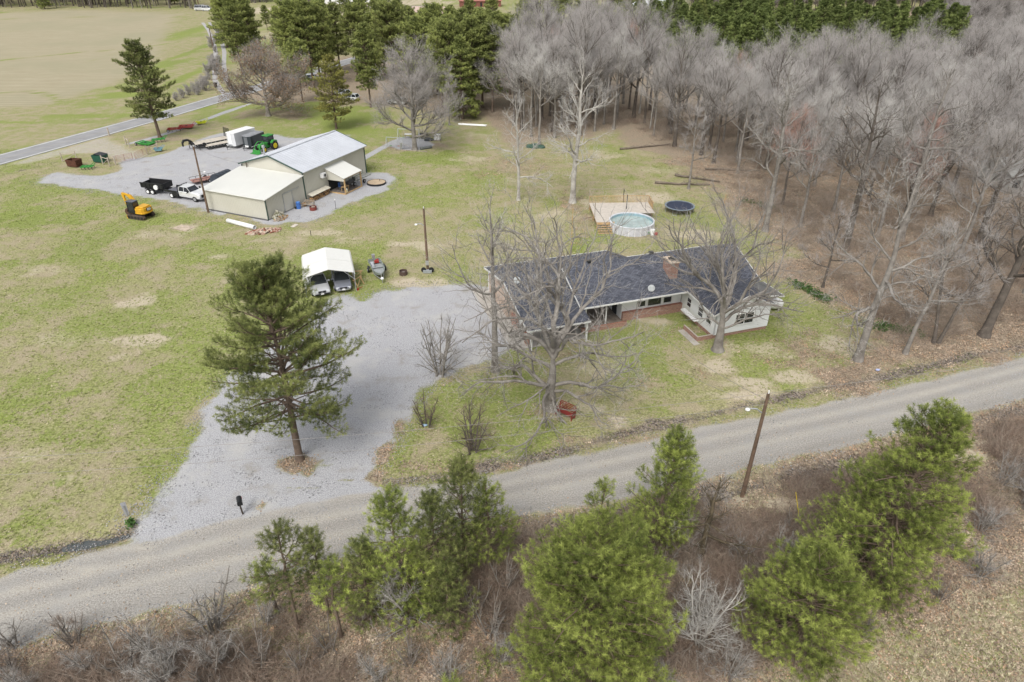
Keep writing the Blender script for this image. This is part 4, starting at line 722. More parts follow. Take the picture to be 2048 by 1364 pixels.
def box_trailer(name, c, a, L, Wd, z0, z1, side, front, top, label, stone=None):
    t = empty(name, c, a, label, 'trailer'); h = L / 2; w = Wd / 2
    MB().prism([(-h, -w), (h - .25, -w), (h, -w * .4), (h, w * .4), (h - .25, w), (-h, w)], z0, z1).build('box', side, t, bevel=.02)
    MB().prism([(-h - .03, -w - .03), (h - .25, -w - .03), (h + .03, -w * .42), (h + .03, w * .42), (h - .25, w + .03), (-h - .03, w + .03)], z1, z1 + .06).build('roof', top, t)
    MB().b2(h, h + .03, -w * .38, w * .38, z0 + .35, z1 - .12).build('front_panel', front, t)
    mb = MB(); mb.b2(-h, h, w + .003, w + .03, z0, z0 + .1); mb.b2(-h, h, -w - .03, -w - .003, z0, z0 + .1); mb.b2(h - .02, h + .04, -w * .4, w * .4, z0, z0 + .28); mb.build('lower_trim', stone or STEEL, t)
    for x in (-.4, .4) if L > 4.5 else (0,):
        for s in (-1, 1): wheel(t, x - .3, s * (w - .02), .34, .22, WHT, z=.34)
    MB().path([(h, -.5, .48), (h + 1.1, 0, .48), (h, .5, .48)], .05).build('tongue', BLACK, t); MB().tube((h + .95, 0, 0), (h + .95, 0, .9), .04).build('jack', BLACK, t)
    return t
c_, a_, L_ = span((505, 286), (468, 298)); box_trailer('enclosed_trailer', (c_[0] - .3, c_[1] + .5), a_, 5.4, 2.05, .5, 2.75, paint('trailer_white', (.74, .75, .76)), WHT, WHT, 'tall white enclosed box trailer with v-shaped nose in the gravel yard')
c_, a_, L_ = span((522, 290), (495, 301)); t = box_trailer('small_enclosed_trailer', (c_[0] - .1, c_[1] + .6), a_, 4.2, 1.85, .5, 2.35, paint('trailer_dark', (.035, .045, .05)), mat('slate_front', (.14, .15, .16), .4), mat('trailer_top_grey', (.30, .31, .33), .4), 'dark-sided box trailer with roof rack between white trailer and green tractor', stone=WHT)
mb = MB(); mb.path([(-2, -.8, 2.55), (2, -.8, 2.55)], .03); mb.path([(-2, .8, 2.55), (2, .8, 2.55)], .03)
for x in (-1.5, 0, 1.5): mb.path([(x, -.8, 2.55), (x, .8, 2.55)], .03)
mb.build('roof_rack', STEEL, t)
# ---- tractor with loader
GRN = mat('tractor_green', (.045, .26, .05), .35, var=.08); TY = mat('tractor_yellow', (.62, .48, .02), .4)
pa, pb = g(512, 309), g(549, 297); TAa = math.atan2(pa[1] - pb[1], pa[0] - pb[0]); tr = empty('tractor', ((pa[0] + pb[0]) / 2 - .1, (pa[1] + pb[1]) / 2 + .5), TAa, 'green tractor with yellow wheels, cab and front loader behind the shop roof', 'tractor')
for s in (-1, 1):
    w_ = wheel(tr, -1.4, s * .95, .78, .42, TY); wheel(tr, .95, s * .8, .5, .3, TY); MB().side([(-2.1, 1.3), (-1.9, 1.7), (-1.2, 1.8), (-.7, 1.4), (-.8, 1.3), (-1.25, 1.65), (-1.85, 1.55)], s * .92 - .25, s * .92 + .25).build('mudguard', GRN, tr)
    MB().path([(-.2, s * .62, 1.5), (.9, s * .62, 1.75), (1.6, s * .62, 1.3), (2.1, s * .62, .45)], .08).build('loader_arm', GRN, tr); MB().tube((.3, s * .62, .9), (1.0, s * .62, 1.6), .05).build('loader_ram', CHROME, tr)
b = MB(); loft(b, [(-.4, [(.36, .8), (.38, 1.3), (.3, 1.5)]), (.9, [(.33, .8), (.35, 1.25), (.27, 1.42)]), (1.5, [(.28, .8), (.3, 1.1), (.2, 1.25)])]); b.build('bonnet', GRN, tr, bevel=.03); MB().b2(-1.8, 1.3, -.25, .25, .5, .95).build('chassis', GRN, tr)
cm = MB()
for x, y in ((-1.75, -.62), (-1.75, .62), (-.4, -.62), (-.4, .62)): cm.bar((x, y, 1.2), (x, y, 2.5), .08, .08)
cm.build('cab_frame', BLACK, tr); MB().box((-1.08, 0, 2.58), (1.6, 1.45, .16)).build('cab_roof', GRN, tr, bevel=.05)
for y in (-.61, .61): MB().b2(-1.7, -.45, y - .01, y + .01, 1.25, 2.45).build('cab_window', GLASS, tr)
for x in (-1.74, -.41): MB().b2(x - .01, x + .01, -.56, .56, 1.3, 2.45).build('cab_window', GLASS, tr)
MB().side([(2.0, .05), (2.75, .02), (2.8, .08), (2.15, .15), (2.1, .6), (2.0, .6)], -.95, .95).build('bucket', GRN, tr)
# ---- dumpsters, implements, gate and fence at the yard entrance
def dumpster(name, c, a, m, label, L=2.0, Wd=1.5, H=1.25, inner=None):
    t = empty(name, c, a, label, 'dumpster'); mb = MB()
    for s in (-1, 1): mb.add([(-L / 2 + .1, s * Wd / 2 * .9, .15), (L / 2 - .1, s * Wd / 2 * .9, .15), (L / 2, s * Wd / 2, H), (-L / 2, s * Wd / 2, H), (-L / 2 + .14, s * (Wd / 2 * .9 - .05), .15), (L / 2 - .14, s * (Wd / 2 * .9 - .05), .15), (L / 2 - .05, s * (Wd / 2 - .05), H), (-L / 2 + .05, s * (Wd / 2 - .05), H)], [(0, 1, 2, 3), (7, 6, 5, 4), (3, 2, 6, 7)])
    for s in (-1, 1): mb.add([(s * (L / 2 - .1), -Wd / 2 * .9, .15), (s * (L / 2 - .1), Wd / 2 * .9, .15), (s * L / 2, Wd / 2, H), (s * L / 2, -Wd / 2, H), (s * (L / 2 - .15), -Wd / 2 * .9, .15), (s * (L / 2 - .15), Wd / 2 * .9, .15), (s * (L / 2 - .05), Wd / 2, H), (s * (L / 2 - .05), -Wd / 2, H)], [(0, 1, 2, 3), (7, 6, 5, 4), (3, 2, 6, 7)])
    mb.b2(-L / 2 + .1, L / 2 - .1, -Wd / 2 * .88, Wd / 2 * .88, .15, .2); mb.build('bin', m, t)
    for s in (-1, 1): MB().b2(s * (L / 2 + .04) - .04, s * (L / 2 + .04) + .04, -.4, .4, .6, .75).build('lift_pocket', m, t)
    return t
dumpster('rusty_bin', g(151, 333), R(-12), RUST, 'open rust-brown steel bin beside the driveway entrance'); t = dumpster('green_dumpster', g(203, 324), R(-8), mat('dumpster_green', (.02, .09, .06), .5), 'dark green dumpster with black lid beside the gate', 2.1, 1.5, 1.3)
MB().box((.3, .0, 1.42), (1.5, 1.55, .05), ry=R(10)).build('lid', BLACK, t)
WOODP = mat('pale_post', (.46, .40, .33), .9, var=.15)
def hbrace(c, a, label, L=2.2, H=1.6):
    t = empty('fence_brace', c, a, label, 'fence brace', 'wooden fence braces by the entrance')
    for x in (-L / 2, L / 2): MB().tube((x, 0, 0), (x, 0, H), .09, n=8).build('post', WOODP, t)
    MB().tube((-L / 2, 0, H * .8), (L / 2, 0, H * .8), .06).build('rail', WOODP, t); MB().tube((-L / 2, 0, .1), (L / 2, 0, H * .75), .05).build('diagonal', WOODP, t)
for p, a, lb in (((140, 322), 20, 'wooden fence brace behind the rusty open bin'), ((213, 331), -35, 'wooden fence brace in front of the green dumpster'), ((256, 292), -50, 'wooden fence brace beyond the drive near the highway'), ((306, 306), 60, 'wooden fence brace at the right end of the red gate')): hbrace(g(*p), R(a), lb)
def tube_gate(a, b, label, m):
    L = math.hypot(b[0] - a[0], b[1] - a[1]); t = empty('tube_gate', a, math.atan2(b[1] - a[1], b[0] - a[0]), label, 'gate', 'red tube gates at the yard entrance')
    for k in range(6): MB().tube((0, 0, .25 + k * .21), (L, 0, .25 + k * .21), .025, n=6).build('bar', m, t)
    for x in (0, L / 2, L): MB().tube((x, 0, .22), (x, 0, 1.33), .03, n=6).build('upright', m, t)
GR_ = mat('faded_red', (.33, .16, .14), .7); tube_gate(g(235, 327), g(267, 321), 'left leaf of the faded red tube gate across the yard entrance', GR_); tube_gate(g(272, 321), g(302, 306), 'right leaf of the faded red tube gate across the yard entrance', GR_)
for p, lb in (((232, 330), 'stout wooden post at the left end of the red gate'), ((219, 272), 'lone wooden post standing beside the highway edge')):
    t = empty('fence_post', g(*p), 0, lb, 'post'); MB().tube((0, 0, 0), (0, 0, 1.6), .13, n=8).build('post_shaft', WOODP, t)
def implement(name, p, a, m, label, L=2.4, Wd=1.4, seed=0, H=.5, wheels=True, tines=True):
    rnd = random.Random(seed); t = empty(name, g(*p), R(a), label, 'farm implement')
    mb = MB(); 
    for s in (-1, 0, 1): mb.bar((-L / 2, s * Wd / 2, H), (L / 2, s * Wd / 2 * rnd.uniform(.6, 1), H), .1, .12)
    for k in range(4): x = -L / 2 + k * L / 3; mb.bar((x, -Wd / 2, H), (x, Wd / 2, H), .1, .1)
    mb.bar((L / 2, 0, H), (L / 2 + .5, 0, H + .5), .1, .1); mb.bar((L / 2 - .6, 0, H), (L / 2 + .3, 0, H + .6), .08, .08); mb.build('frame', m, t)
    if tines:
        for k in range(8): x = -L / 2 + .1 + (k % 4) * L / 3.4; y = Wd / 2 * (1 if k < 4 else -1); MB().tube((x, y, H), (x + .15, y, 0.02), .04, n=6).build('tine', BLACK, t)
    else: MB().box((0, 0, H * .6), (L * .8, Wd * .9, H * .5)).build('mower_deck', m, t, bevel=.04); MB().box((0, 0, H * .86), (.4, .4, .25)).build('gearbox', BLACK, t)
    if wheels:
        for s in (-1, 1): wheel(t, -L / 2 + .2, s * (Wd / 2 + .12), .26, .14)
    return t
implement('green_cultivator', (176, 338), 10, GRN, 'small green implement next to the rusty bin', 1.8, 1.2, 1, .45, False); implement('green_mower', (293, 290), -20, GRN, 'wide green mower implement in the shade of the yard pine', 3.4, 1.6, 2, .5, True, False); implement('green_rake', (318, 284), 30, GRN, 'green hay implement at the foot of the yard pine', 2.2, 1.4, 3, .55)
implement('blue_implement', (318, 303), 15, mat('faded_blue', (.16, .30, .36), .6), 'faded blue implement by the gate fence brace', 1.4, 1.1, 4, .6, False, False); implement('red_tiller', (350, 262), 15, RED, 'dark red tiller parked on the grass left of the pale red one', 2.6, 1.5, 5, .5, True, True); implement('red_disc_harrow', (374, 256), 18, mat('pale_red', (.48, .10, .09), .6), 'pale red disc harrow parked right of the dark red tiller', 2.8, 1.6, 6, .5, True, False)
implement('yellow_implement', (403, 248), 30, mat('lime_yellow', (.55, .60, .02), .4), 'bright lime yellow implement alone on the grass', 2.0, 1.1, 7, .5, False, False)
# ---- things round the shop
t = empty('plastic_pipe', (*g(483, 452), .3), span((456, 446), (510, 460))[1], 'long white plastic pipe lying on the grass in front of the shop', 'pipe'); Lp = span((456, 446), (510, 460))[2]
mb = MB(); n = 16; vs = [(x, r * math.cos(k * 2 * math.pi / n), r * math.sin(k * 2 * math.pi / n)) for x, r in ((-Lp / 2, .3), (Lp / 2, .3), (Lp / 2, .26), (-Lp / 2, .26)) for k in range(n)]
mb.add(vs, [(j * n + k, j * n + (k + 1) % n, ((j + 1) % 4) * n + (k + 1) % n, ((j + 1) % 4) * n + k) for j in range(4) for k in range(n)]); mb.build('pipe_wall', WHT, t, smooth=True)
def pile(name, c, rx, ry, h, n, s, mats_, label, cat, seed=0, rz=0, **kw):
    rnd = random.Random(seed); mb = MB()
    for k in range(n):
        a = rnd.uniform(0, 6.283); q = math.sqrt(rnd.random()); x, y = rx * q * math.cos(a), ry * q * math.sin(a); z = h * (1 - q) * rnd.uniform(.3, 1) + s[2] / 2
        mb.box((x, y, z), [d * rnd.uniform(.7, 1.2) for d in s], rnd.uniform(0, 3), m=rnd.randrange(len(mats_)), ry=rnd.uniform(-.5, .5))
    o = mb.build(name, mats_, None, label=label, cat=cat, **kw); o.location = (*c, 0); o.rotation_euler = (0, 0, rz); return o
def prop_(o, label, cat): o['label'] = label; o['category'] = cat
pile('rubble_pile', g(528, 464), 2.3, .9, .5, 150, (.4, .22, .14), [mat('rubble_pink', (.48, .33, .26), .9), mat('rubble_tan', (.52, .44, .35), .9), mat('rubble_brick', (.28, .12, .08), .9)], 'low heap of broken pinkish bricks in the grass before the shop', 'rubble pile', 3, R(20))
def logs(name, L, H, D, label, loc, rz, seed=0):
    rnd = random.Random(seed); t = empty(name, loc, rz, label, 'firewood'); mb = MB(); bk = mat('bark_brown', (.12, .08, .055), .9); r = .09
    nx_ = int(L / .19); nz_ = int(H / .17)
    for i in range(nx_):
        for j in range(nz_ - (rnd.random() < .4)): x = -L / 2 + .1 + i * .19 + (j % 2) * .09; q = rnd.uniform(.07, .1); mb.tube((x, -D / 2 - rnd.uniform(0, .06), .1 + j * .165), (x, D / 2, .1 + j * .165), q, n=6, m=0 if rnd.random() < .75 else 1)
    mb.build('split_logs', [LOGEND, bk], t, kind='stuff'); return t
t = logs('woodpile', 4.2, .8, .5, 'long covered firewood stack along the shop wall left of the porch', (*SF(10.6, -.55), 0), SA, 1); MB().slab([(-2.2, .35, 1.15), (-2.2, -.5, .95), (2.2, -.5, .95), (2.2, .35, 1.15)], .06).build('cover', mat('cover_sheet', (.62, .58, .48), .7), t)
logs('loose_firewood', 1.8, .6, .5, 'uncovered firewood stack behind the wooden bench', (*SF(7.3, -.7), 0), SA + R(12), 2)
pile('scrap_wood_heap', SF(1.3, -1.2), 1.3, .6, .4, 50, (.5, .12, .1), [LOGEND, OLDWOOD], 'small heap of firewood at the near corner of the lean-to', 'firewood', 5, SA)
pile('brush_heap', SF(1.5, -.5), .9, .45, 1.3, 60, (.5, .08, .3), [mat('olive_scrap', (.20, .20, .12), .9), mat('pale_scrap', (.5, .48, .4), .9)], 'heap of pale and olive scrap against the lean-to corner', 'scrap heap', 8, SA)
t = empty('blue_barrel', (*SF(5.5, -.75), 0), 0, 'blue plastic barrel standing beside the shop sliding door', 'barrel'); MB().tube((0, 0, 0), (0, 0, .95), .32, n=14).build('drum', BLUE, t); MB().tube((0, 0, .95), (0, 0, 1.0), .28, n=14).build('lid', mat('blue_lid', (.10, .25, .6)), t); MB().tube((-.4, -.2, .15), (-.4, .0, .15), .15, n=10).build('cart_wheel', RUBBER, t)
def bench(name, loc, rz, label, m, w=1.5, n=4):
    t = empty(name, loc, rz, label, 'bench')
    for k in range(n): MB().box((0, .28 + .04 * k, .55 + k * .13), (w, .03, .075)).build('back_slat', m, t); 
    for k in range(4): MB().box((0, -.2 + k * .13, .44), (w, .1, .03)).build('seat_slat', m, t)
    for s in (-1, 1):
        MB().box((s * w / 2, .03, .22), (.07, .5, .07)).build('leg', m, t); MB().bar((s * w / 2, -.22, 0), (s * w / 2, -.22, .64), .07, .07).build('leg', m, t); MB().bar((s * w / 2, .28, 0), (s * w / 2, .4, 1.0), .07, .07).build('leg', m, t); MB().box((s * w / 2, .0, .66), (.08, .55, .04)).build('armrest', m, t)
    return t
bench('wooden_bench', (*SF(6.6, -1.7), 0), SA - R(75), 'weathered wooden bench between blue barrel and fire pit', OLDWOOD)
t = empty('fire_pit', (*SF(5.9, -3.0), 0), 0, 'rusty red round fire pit on the gravel by the shop', 'fire pit'); MB().ring((0, 0), .46, .5, 0, .5, 20).build('ring_wall', mat('rust_red', (.20, .05, .04), .8), t); pile_ = MB(); [pile_.tube((math.cos(k) * .3, math.sin(k) * .3, .35), (-math.cos(k) * .25, .1, .5), .05) for k in range(5)]; pile_.build('logs', OLDWOOD, t)
t = empty('grill', (*SF(16.0, -2.2), 0), SA, 'black barrel smoker grill under the porch roof', 'grill'); mb = MB(); mb.tube((-.7, 0, 1.0), (.7, 0, 1.0), .32, n=14); mb.build('barrel', mat('grill_black', (.06, .06, .065), .4), t); MB().tube((.9, 0, .8), (.9, 0, 1.6), .07).build('stack', BLACK, t)
for x in (-.6, .6):
    for y in (-.25, .25): MB().bar((x, y, 0), (x, y, .8), .05, .05).build('leg', BLACK, t)
t = empty('gas_bottle', (*SF(14.0, -3.0), .05), 0, 'pale yellow gas bottle by the porch corner post', 'gas bottle'); MB().tube((0, 0, 0), (0, 0, .5), .17, n=12).build('cylinder', mat('bottle_cream', (.62, .55, .32)), t); MB().ring((0, 0), .1, .13, .5, .62, 12).build('collar', WHT, t)
t = empty('blue_chair', (*SF(14.9, -1.3), .05), SA, 'bright blue folding chair under the shop porch', 'chair'); MB().box((0, 0, .45), (.5, .5, .05)).build('seat', BLUE, t); MB().box((0, .27, .75), (.5, .05, .6)).build('backrest', BLUE, t); mb = MB(); [mb.bar((x, -.25, 0), (x, .25, .45), .03, .03) for x in (-.25, .25)]; [mb.bar((x, .25, 0), (x, -.25, .45), .03, .03) for x in (-.25, .25)]; mb.build('frame', STEEL, t)
t = empty('porch_table', (*SF(14.6, -2.3), .05), SA, 'wooden table cluttered with timber under the porch', 'table'); MB().box((0, 0, .72), (1.2, .7, .06)).build('tabletop', TIMBER, t); [MB().box((x, y, .35), (.07, .07, .7)).build('leg', TIMBER, t) for x in (-.5, .5) for y in (-.28, .28)]
c_ = SF(19.6, -1.6); t = empty('frame_trailer', (*c_, 0), SA, 'bare metal frame trailer parked against the shop end', 'trailer'); mb = MB()
for s in (-1, 1): mb.bar((-1.9, s * .8, .75), (1.9, s * .8, .75), .07, .1)
for k in range(7): mb.bar((-1.9 + k * .63, -.8, .75), (-1.9 + k * .63, .8, .75), .06, .06)
for x in (-1.9, 1.9):
    for s in (-1, 1): mb.bar((x, s * .8, .75), (x, s * .8, 1.3), .05, .05)
mb.build('frame', mat('frame_green_grey', (.22, .24, .20), .7), t); [wheel(t, -.4, s * 1.0, .32, .2) for s in (-1, 1)]; [wheel(t, -2.3, s * .5, .3, .2) for s in (-1, 1)]
t = empty('round_slab', (*SF(19.6, -4.6), 0), 0, 'low round tan slab with dark rim at the edge of the gravel', 'round slab'); MB().ring((0, 0), 1.42, 1.5, 0, .3, 36).build('rim', BLACK, t); MB().tube((0, 0, 0), (0, 0, .27), 1.41, n=36).build('slab_top', mat('tan_slab', (.46, .36, .25), .9), t)
t = empty('white_board', (*g(589, 452), 0), R(-20), 'small pale board lying on the grass below the shop gravel', 'board'); MB().box((0, 0, .05), (.55, 1.0, .06)).build('board_sheet', mat('pale_board', (.62, .56, .5)), t)
t = empty('solar_lamp', (*g(672, 418), 0), 0, 'thin garden lamp on a black stake at the shop gravel edge', 'lamp'); MB().tube((0, 0, 0), (0, 0, 1.3), .025).build('stake', BLACK, t); MB().ball((0, 0, 1.38), .1).build('globe', WHT, t)
for p, lb, h in (((622, 471), 'short dark stake in the lawn below the shop', .7), ((760, 365), 'thin post beside the round slab', .6)):
    t = empty('marker_stake', (*g(*p), 0), 0, lb, 'stake'); MB().tube((0, 0, 0), (0, 0, h), .04).build('shaft', BLACK, t)
t = empty('concrete_pad', (*g(367, 456), 0), SA - R(90), 'square bare concrete lid flush in the grass near the excavator', 'concrete pad'); MB().box((0, 0, .02), (2.4, 1.6, .06)).build('slab_top', mat('pad_sand', (.50, .41, .32), .95, var=.2), t)
# ---- playground and scrap by the big grey tree
def swing(p, a, label, L=3.0, seats=2):
    t = empty('swing_set', (*g(*p), 0), R(a), label, 'swing set'); pm = mat('swing_grey', (.55, .58, .58), .4)
    MB().tube((-L / 2, 0, 2.0), (L / 2, 0, 2.0), .05).build('top_bar', pm, t)
    for x in (-L / 2, L / 2):
        for s in (-1, 1): MB().tube((x, 0, 2.0), (x, s * .7, 0), .04).build('leg', pm, t)
    for k in range(seats):
        x = -L / 4 + k * L / 2; q = MB(); q.tube((x - .2, 0, 2.0), (x - .2, 0, .5), .012, n=4); q.tube((x + .2, 0, 2.0), (x + .2, 0, .5), .012, n=4); q.build('chain', STEEL, t); MB().box((x, 0, .5), (.45, .2, .04)).build('swing_seat', mat('seat_orange', (.5, .2, .08)) if k else GRN, t)
swing((790, 297), -10, 'small metal swing set at the near side of the play area'); swing((818, 280), -12, 'larger swing set behind the big grey tree trunk', 4.2)
t = empty('slide', (*g(812, 298), 0), R(35), 'pale plastic slide leaning by the big grey tree', 'slide'); MB().slab([(-.9, -.25, 1.3), (-.9, .25, 1.3), (1.0, .25, .2), (1.0, -.25, .2)], .08).build('chute', mat('slide_grey', (.55, .52, .48)), t); MB().box((-1.0, 0, .65), (.15, .5, 1.3)).build('ladder', STEEL, t)
t = empty('play_table', (*g(818, 276), 0), 0, 'white-topped table beyond the swing sets', 'table'); MB().box((0, 0, .75), (1.6, .8, .06)).build('tabletop', WHT, t); [MB().box((x, y, .36), (.07, .07, .72)).build('leg', OLDWOOD, t) for x in (-.7, .7) for y in (-.3, .3)]
for p, s, lb in (((845, 275), (1.6, 1.2, .9), 'large heap under a dark tarpaulin right of the big grey tree'), ((857, 281), (1.2, .8, .6), 'smaller low heap under a dark tarpaulin next to the large one')):
    t = MB(); t.ball((0, 0, 0), 1, (s[0] * .7, s[1] * .7, s[2]), 14, half=True); t.ball((s[0] * .4, .1, 0), .7, (s[0] * .7, s[1] * .6, s[2]), 12, half=True); o = t.build('tarpaulin_heap', mat('tarp', (.05, .055, .06), .6), label=lb, cat='covered heap'); o.location = (*g(*p), 0)
t = empty('water_tote', (*g(875, 281), 0), R(-8), 'white caged water tote standing on a pallet', 'water tank'); MB().box((0, 0, .68), (1.15, 1.0, .95)).build('tank', WHT, t, bevel=.08); MB().box((0, 0, .1), (1.2, 1.05, .16)).build('pallet', OLDWOOD, t); q = MB()
for k in range(5):
    z = .3 + k * .2; q.path([(-.6, -.53, z), (.6, -.53, z), (.6, .53, z), (-.6, .53, z), (-.6, -.53, z)], .015, 4)
q.build('cage', STEEL, t)
t = empty('culvert_pipe', (*g(852, 298), .25), R(30), 'short dark grey pipe lying right of the big grey tree', 'pipe'); MB().tube((-1.1, 0, 0), (1.1, 0, 0), .26, n=14).build('pipe_wall', mat('pipe_grey', (.14, .15, .15)), t)
t = empty('play_border', (*g(822, 302), 0), R(-12), 'low timber border boards at the foot of the big grey tree', 'timber border'); [MB().box((x, 0, .08), (2.0, .14, .16)).build('board', OLDWOOD, t) for x in (-2.1, 0, 2.1)]
t = empty('pole_pile', (*g(945, 251), 0), R(-14), 'bundle of long white poles lying at the wood edge', 'pole pile'); rnd = random.Random(4)
for k in range(7): MB().tube((-2.6 + rnd.uniform(-.5, .5), rnd.uniform(-.4, .4), .12 + .1 * (k % 2)), (2.6 + rnd.uniform(-.5, .5), rnd.uniform(-.4, .4), .12 + .1 * (k % 2)), .08).build('pole', WHT, t)
t = MB(); t.ball((0, 0, 0), 1, (1.3, .8, .8), 12, half=True); t.ball((-1.1, .1, 0), .6, (1, 1, 1), 10, half=True); t.ball((1.2, -.1, 0), .7, (1, 1, .8), 10, half=True); o = t.build('brush_tarpaulin', mat('green_tarp', (.045, .09, .065), .7), label='dark green tarpaulin heap under the bare wood edge', cat='covered heap'); o.location = (*g(1070, 295), 0)
# ---- pool, deck, trampoline
PX = g(1262, 457); PR = 2.95; pl = empty('swimming_pool', (*PX, 0), 0, 'round above-ground pool with grey wall and pale turquoise water', 'swimming pool')
MB().ring((0, 0), PR - .1, PR, 0, 1.15, 48).build('pool_wall', mat('pool_grey', (.56, .56, .60), .6, var=.1, scale=3), pl); MB().ring((0, 0), PR - .13, PR + .06, 1.1, 1.2, 48).build('top_rail', mat('pool_rail', (.66, .68, .72), .4), pl)
MB().ring((0, 0), PR - .14, PR - .102, .3, 1.09, 48).build('liner', mat('liner_blue', (.27, .40, .45), .4), pl)
def water_mat():
    m = mat('pool_water', (.36, .44, .42), .05, var=.16, scale=.7, spec=.6); return m
MB().disc((0, 0), PR - .11, .78, 48).build('water', water_mat(), pl)
for k in range(24):
    a = k * 2 * math.pi / 24; MB().bar((math.cos(a) * (PR + .05), math.sin(a) * (PR + .05), 0), (math.cos(a) * (PR + .05), math.sin(a) * (PR + .05), 1.1), .05, .05).build('upright', WHT, pl)
dk = empty('pool_deck', (*g(1235, 440), 0), R(2), 'raised pale wooden pool deck with railing and steps', 'deck'); d0 = g(1187, 447); d1 = g(1279, 447); d2 = g(1185, 408); X0, X1 = d0[0] - g(1235, 440)[0], 5.0; Yb = 6.6
nb = 26
for k in range(nb):
    y = -3.4 + k * (Yb + 1.0) / nb; x1_ = 5.0; dxp, dyp = PX[0] - g(1235, 440)[0], PX[1] - g(1235, 440)[1]; cy2 = min(abs(y - dyp), abs(y + .26 - dyp))
    if y < dyp + PR + .1: x1_ = dxp - math.sqrt(max(0, (PR + .15) ** 2 - cy2 ** 2)); x1_ = min(x1_, 1.2 if y < dyp - 1 else 5)
    if y >= dyp + PR - .1: x1_ = 5.0
    MB().b2(X0, x1_, y, y + .26, 1.0, 1.04).build('plank', mat('deck_pale', (.55, .50, .44), .8, var=.1), dk)
q = MB(); q.b2(X0, 5, 3.95, 4.05, .82, 1.0); q.b2(X0, X0 + .1, -3.4, 4.0, .82, 1.0); q.b2(4.9, 5.0, 1.2, 4.0, .82, 1.0); q.b2(X0 + .1, -1.05, -3.4, -3.3, .82, 1.0); q.build('rim_joist', TIMBER, dk)
for x, y in ((X0 + .1, -3.3), (X0 + .1, 0), (X0 + .1, 3.95), (-1.1, -3.2), (1.5, 3.95), (4.95, 3.95), (4.95, 1.3)): MB().box((x, y, .5), (.14, .14, .98)).build('leg', TIMBER, dk)
def rail(p, q_, nbal):
    mb = MB(); mb.bar((*p, 2.05), (*q_, 2.05), .12, .06); mb.build('handrail', TIMBER, dk); bal = MB()
    for k in range(nbal + 1): t_ = k / nbal; x, y = p[0] + (q_[0] - p[0]) * t_, p[1] + (q_[1] - p[1]) * t_; bal.bar((x, y, 1.0), (x, y, 2.02), .045, .045)
    bal.build('balusters', TIMBER, dk, kind='stuff')
rail((X0, 4.05), (5.0, 4.05), 44); rail((5.0, 4.0), (5.0, 1.2), 18)
for k in range(5): MB().b2(X0 + .05, X0 + 1.95, -3.75 - k * .32, -3.45 - k * .32, .80 - k * .19, .85 - k * .19).build('step', TIMBER, dk)
for x, y in ((X0, 4.1), (1.4, 4.1), (X0, -1.5), (1.4, 1.5)): MB().box((x, y, 2.0), (.09, .09, 2.1)).build('shade_post', BLACK if x > 0 else OLDWOOD, dk)
q = MB(); q.path([(X0, 4.1, 3.05), (1.4, 4.1, 3.05), (1.4, 1.5, 3.05)], .04); q.build('shade_frame', OLDWOOD, dk)
t = empty('pool_pump', (*g(1304, 470), 0), R(20), 'white and red pool pump at the right foot of the pool', 'pump'); MB().tube((0, 0, 0), (0, 0, .8), .3, n=14).build('filter', WHT, t); MB().box((.35, -.25, .2), (.5, .3, .35)).build('motor', RED, t); MB().tube((-.3, 0, .3), (-.6, .3, .4), .05).build('hose', GRN, t)
TR = g(1358, 423); tp = empty('trampoline', (*TR, 0), 0, 'round dark blue trampoline without net on the lawn beyond the pool', 'trampoline'); MB().disc((0, 0), 1.85, .88, 40).build('mat', mat('tramp_mat', (.035, .045, .075), .7), tp); MB().ring((0, 0), 1.88, 2.1, .86, .92, 40).build('frame_ring', mat('tramp_ring', (.20, .24, .28), .5), tp)
for k in range(6): a = k * math.pi / 3; MB().path([(math.cos(a - .15) * 2, math.sin(a - .15) * 2, .86), (math.cos(a - .15) * 2, math.sin(a - .15) * 2, .03), (math.cos(a + .15) * 2, math.sin(a + .15) * 2, .03), (math.cos(a + .15) * 2, math.sin(a + .15) * 2, .86)], .03).build('leg', STEEL, tp)
t = empty('garden_pole', (*g(1142, 503), 0), 0, 'thin yellow-brown pole standing just behind the house roof', 'pole'); MB().tube((0, 0, 0), (0, 0, 5.6), .05).build('shaft', mat('pole_ochre', (.50, .36, .16)), t)
t = empty('guy_marker', (*g(1448, 410), 0), 0, 'short bright wooden stake before the bare wood', 'stake'); MB().tube((0, 0, 0), (.05, 0, 1.6), .06).build('shaft', TIMBER, t)
# ---- utility poles, wires
def upole(p, h, label, lamp=None, lean=(0, 0), arm=False, r=.16):
    x, y = g(*p); t = empty('utility_pole', (x, y, 0), 0, label, 'utility pole', None); MB().tube((0, 0, -.2), (lean[0], lean[1], h), r, r * .62, n=10).build('shaft', POLE, t)
    if lamp:
        k, a, z = lamp; dx, dy = math.cos(R(a)), math.sin(R(a)); arm_ = MB(); arm_.path([(0, 0, z), (dx * .4, dy * .4, z + .35), (dx * .9, dy * .9, z + .4)], .05); arm_.build('lamp_arm', STEEL, t); MB().ball((dx * 1.0, dy * 1.0, z + .34), .17, (1, 1, .6)).build('lamp_head', WHT, t)
    q = MB(); q.tube((lean[0], lean[1], h), (lean[0], lean[1], h + .2), .05); q.build('insulator', WHT, t)
    if arm: MB().box((lean[0], lean[1], h - .3), (1.0, .1, .1)).build('crossarm', POLE, t)
    return (x + lean[0], y + lean[1], h)
P1_ = upole((417, 425), 9.3, 'leaning wooden utility pole with lamp at the near corner of the shop', (1, -20, 5.6), (.1, .0)); P2_ = upole((856, 543), 7.7, 'wooden utility pole with small fittings between carport and house', (1, 200, 5.6)); P3_ = upole((1485, 990), 8.75, 'wooden utility pole with curved lamp arm south of the gravel road', (1, 185, 7.2), (.15, 0))
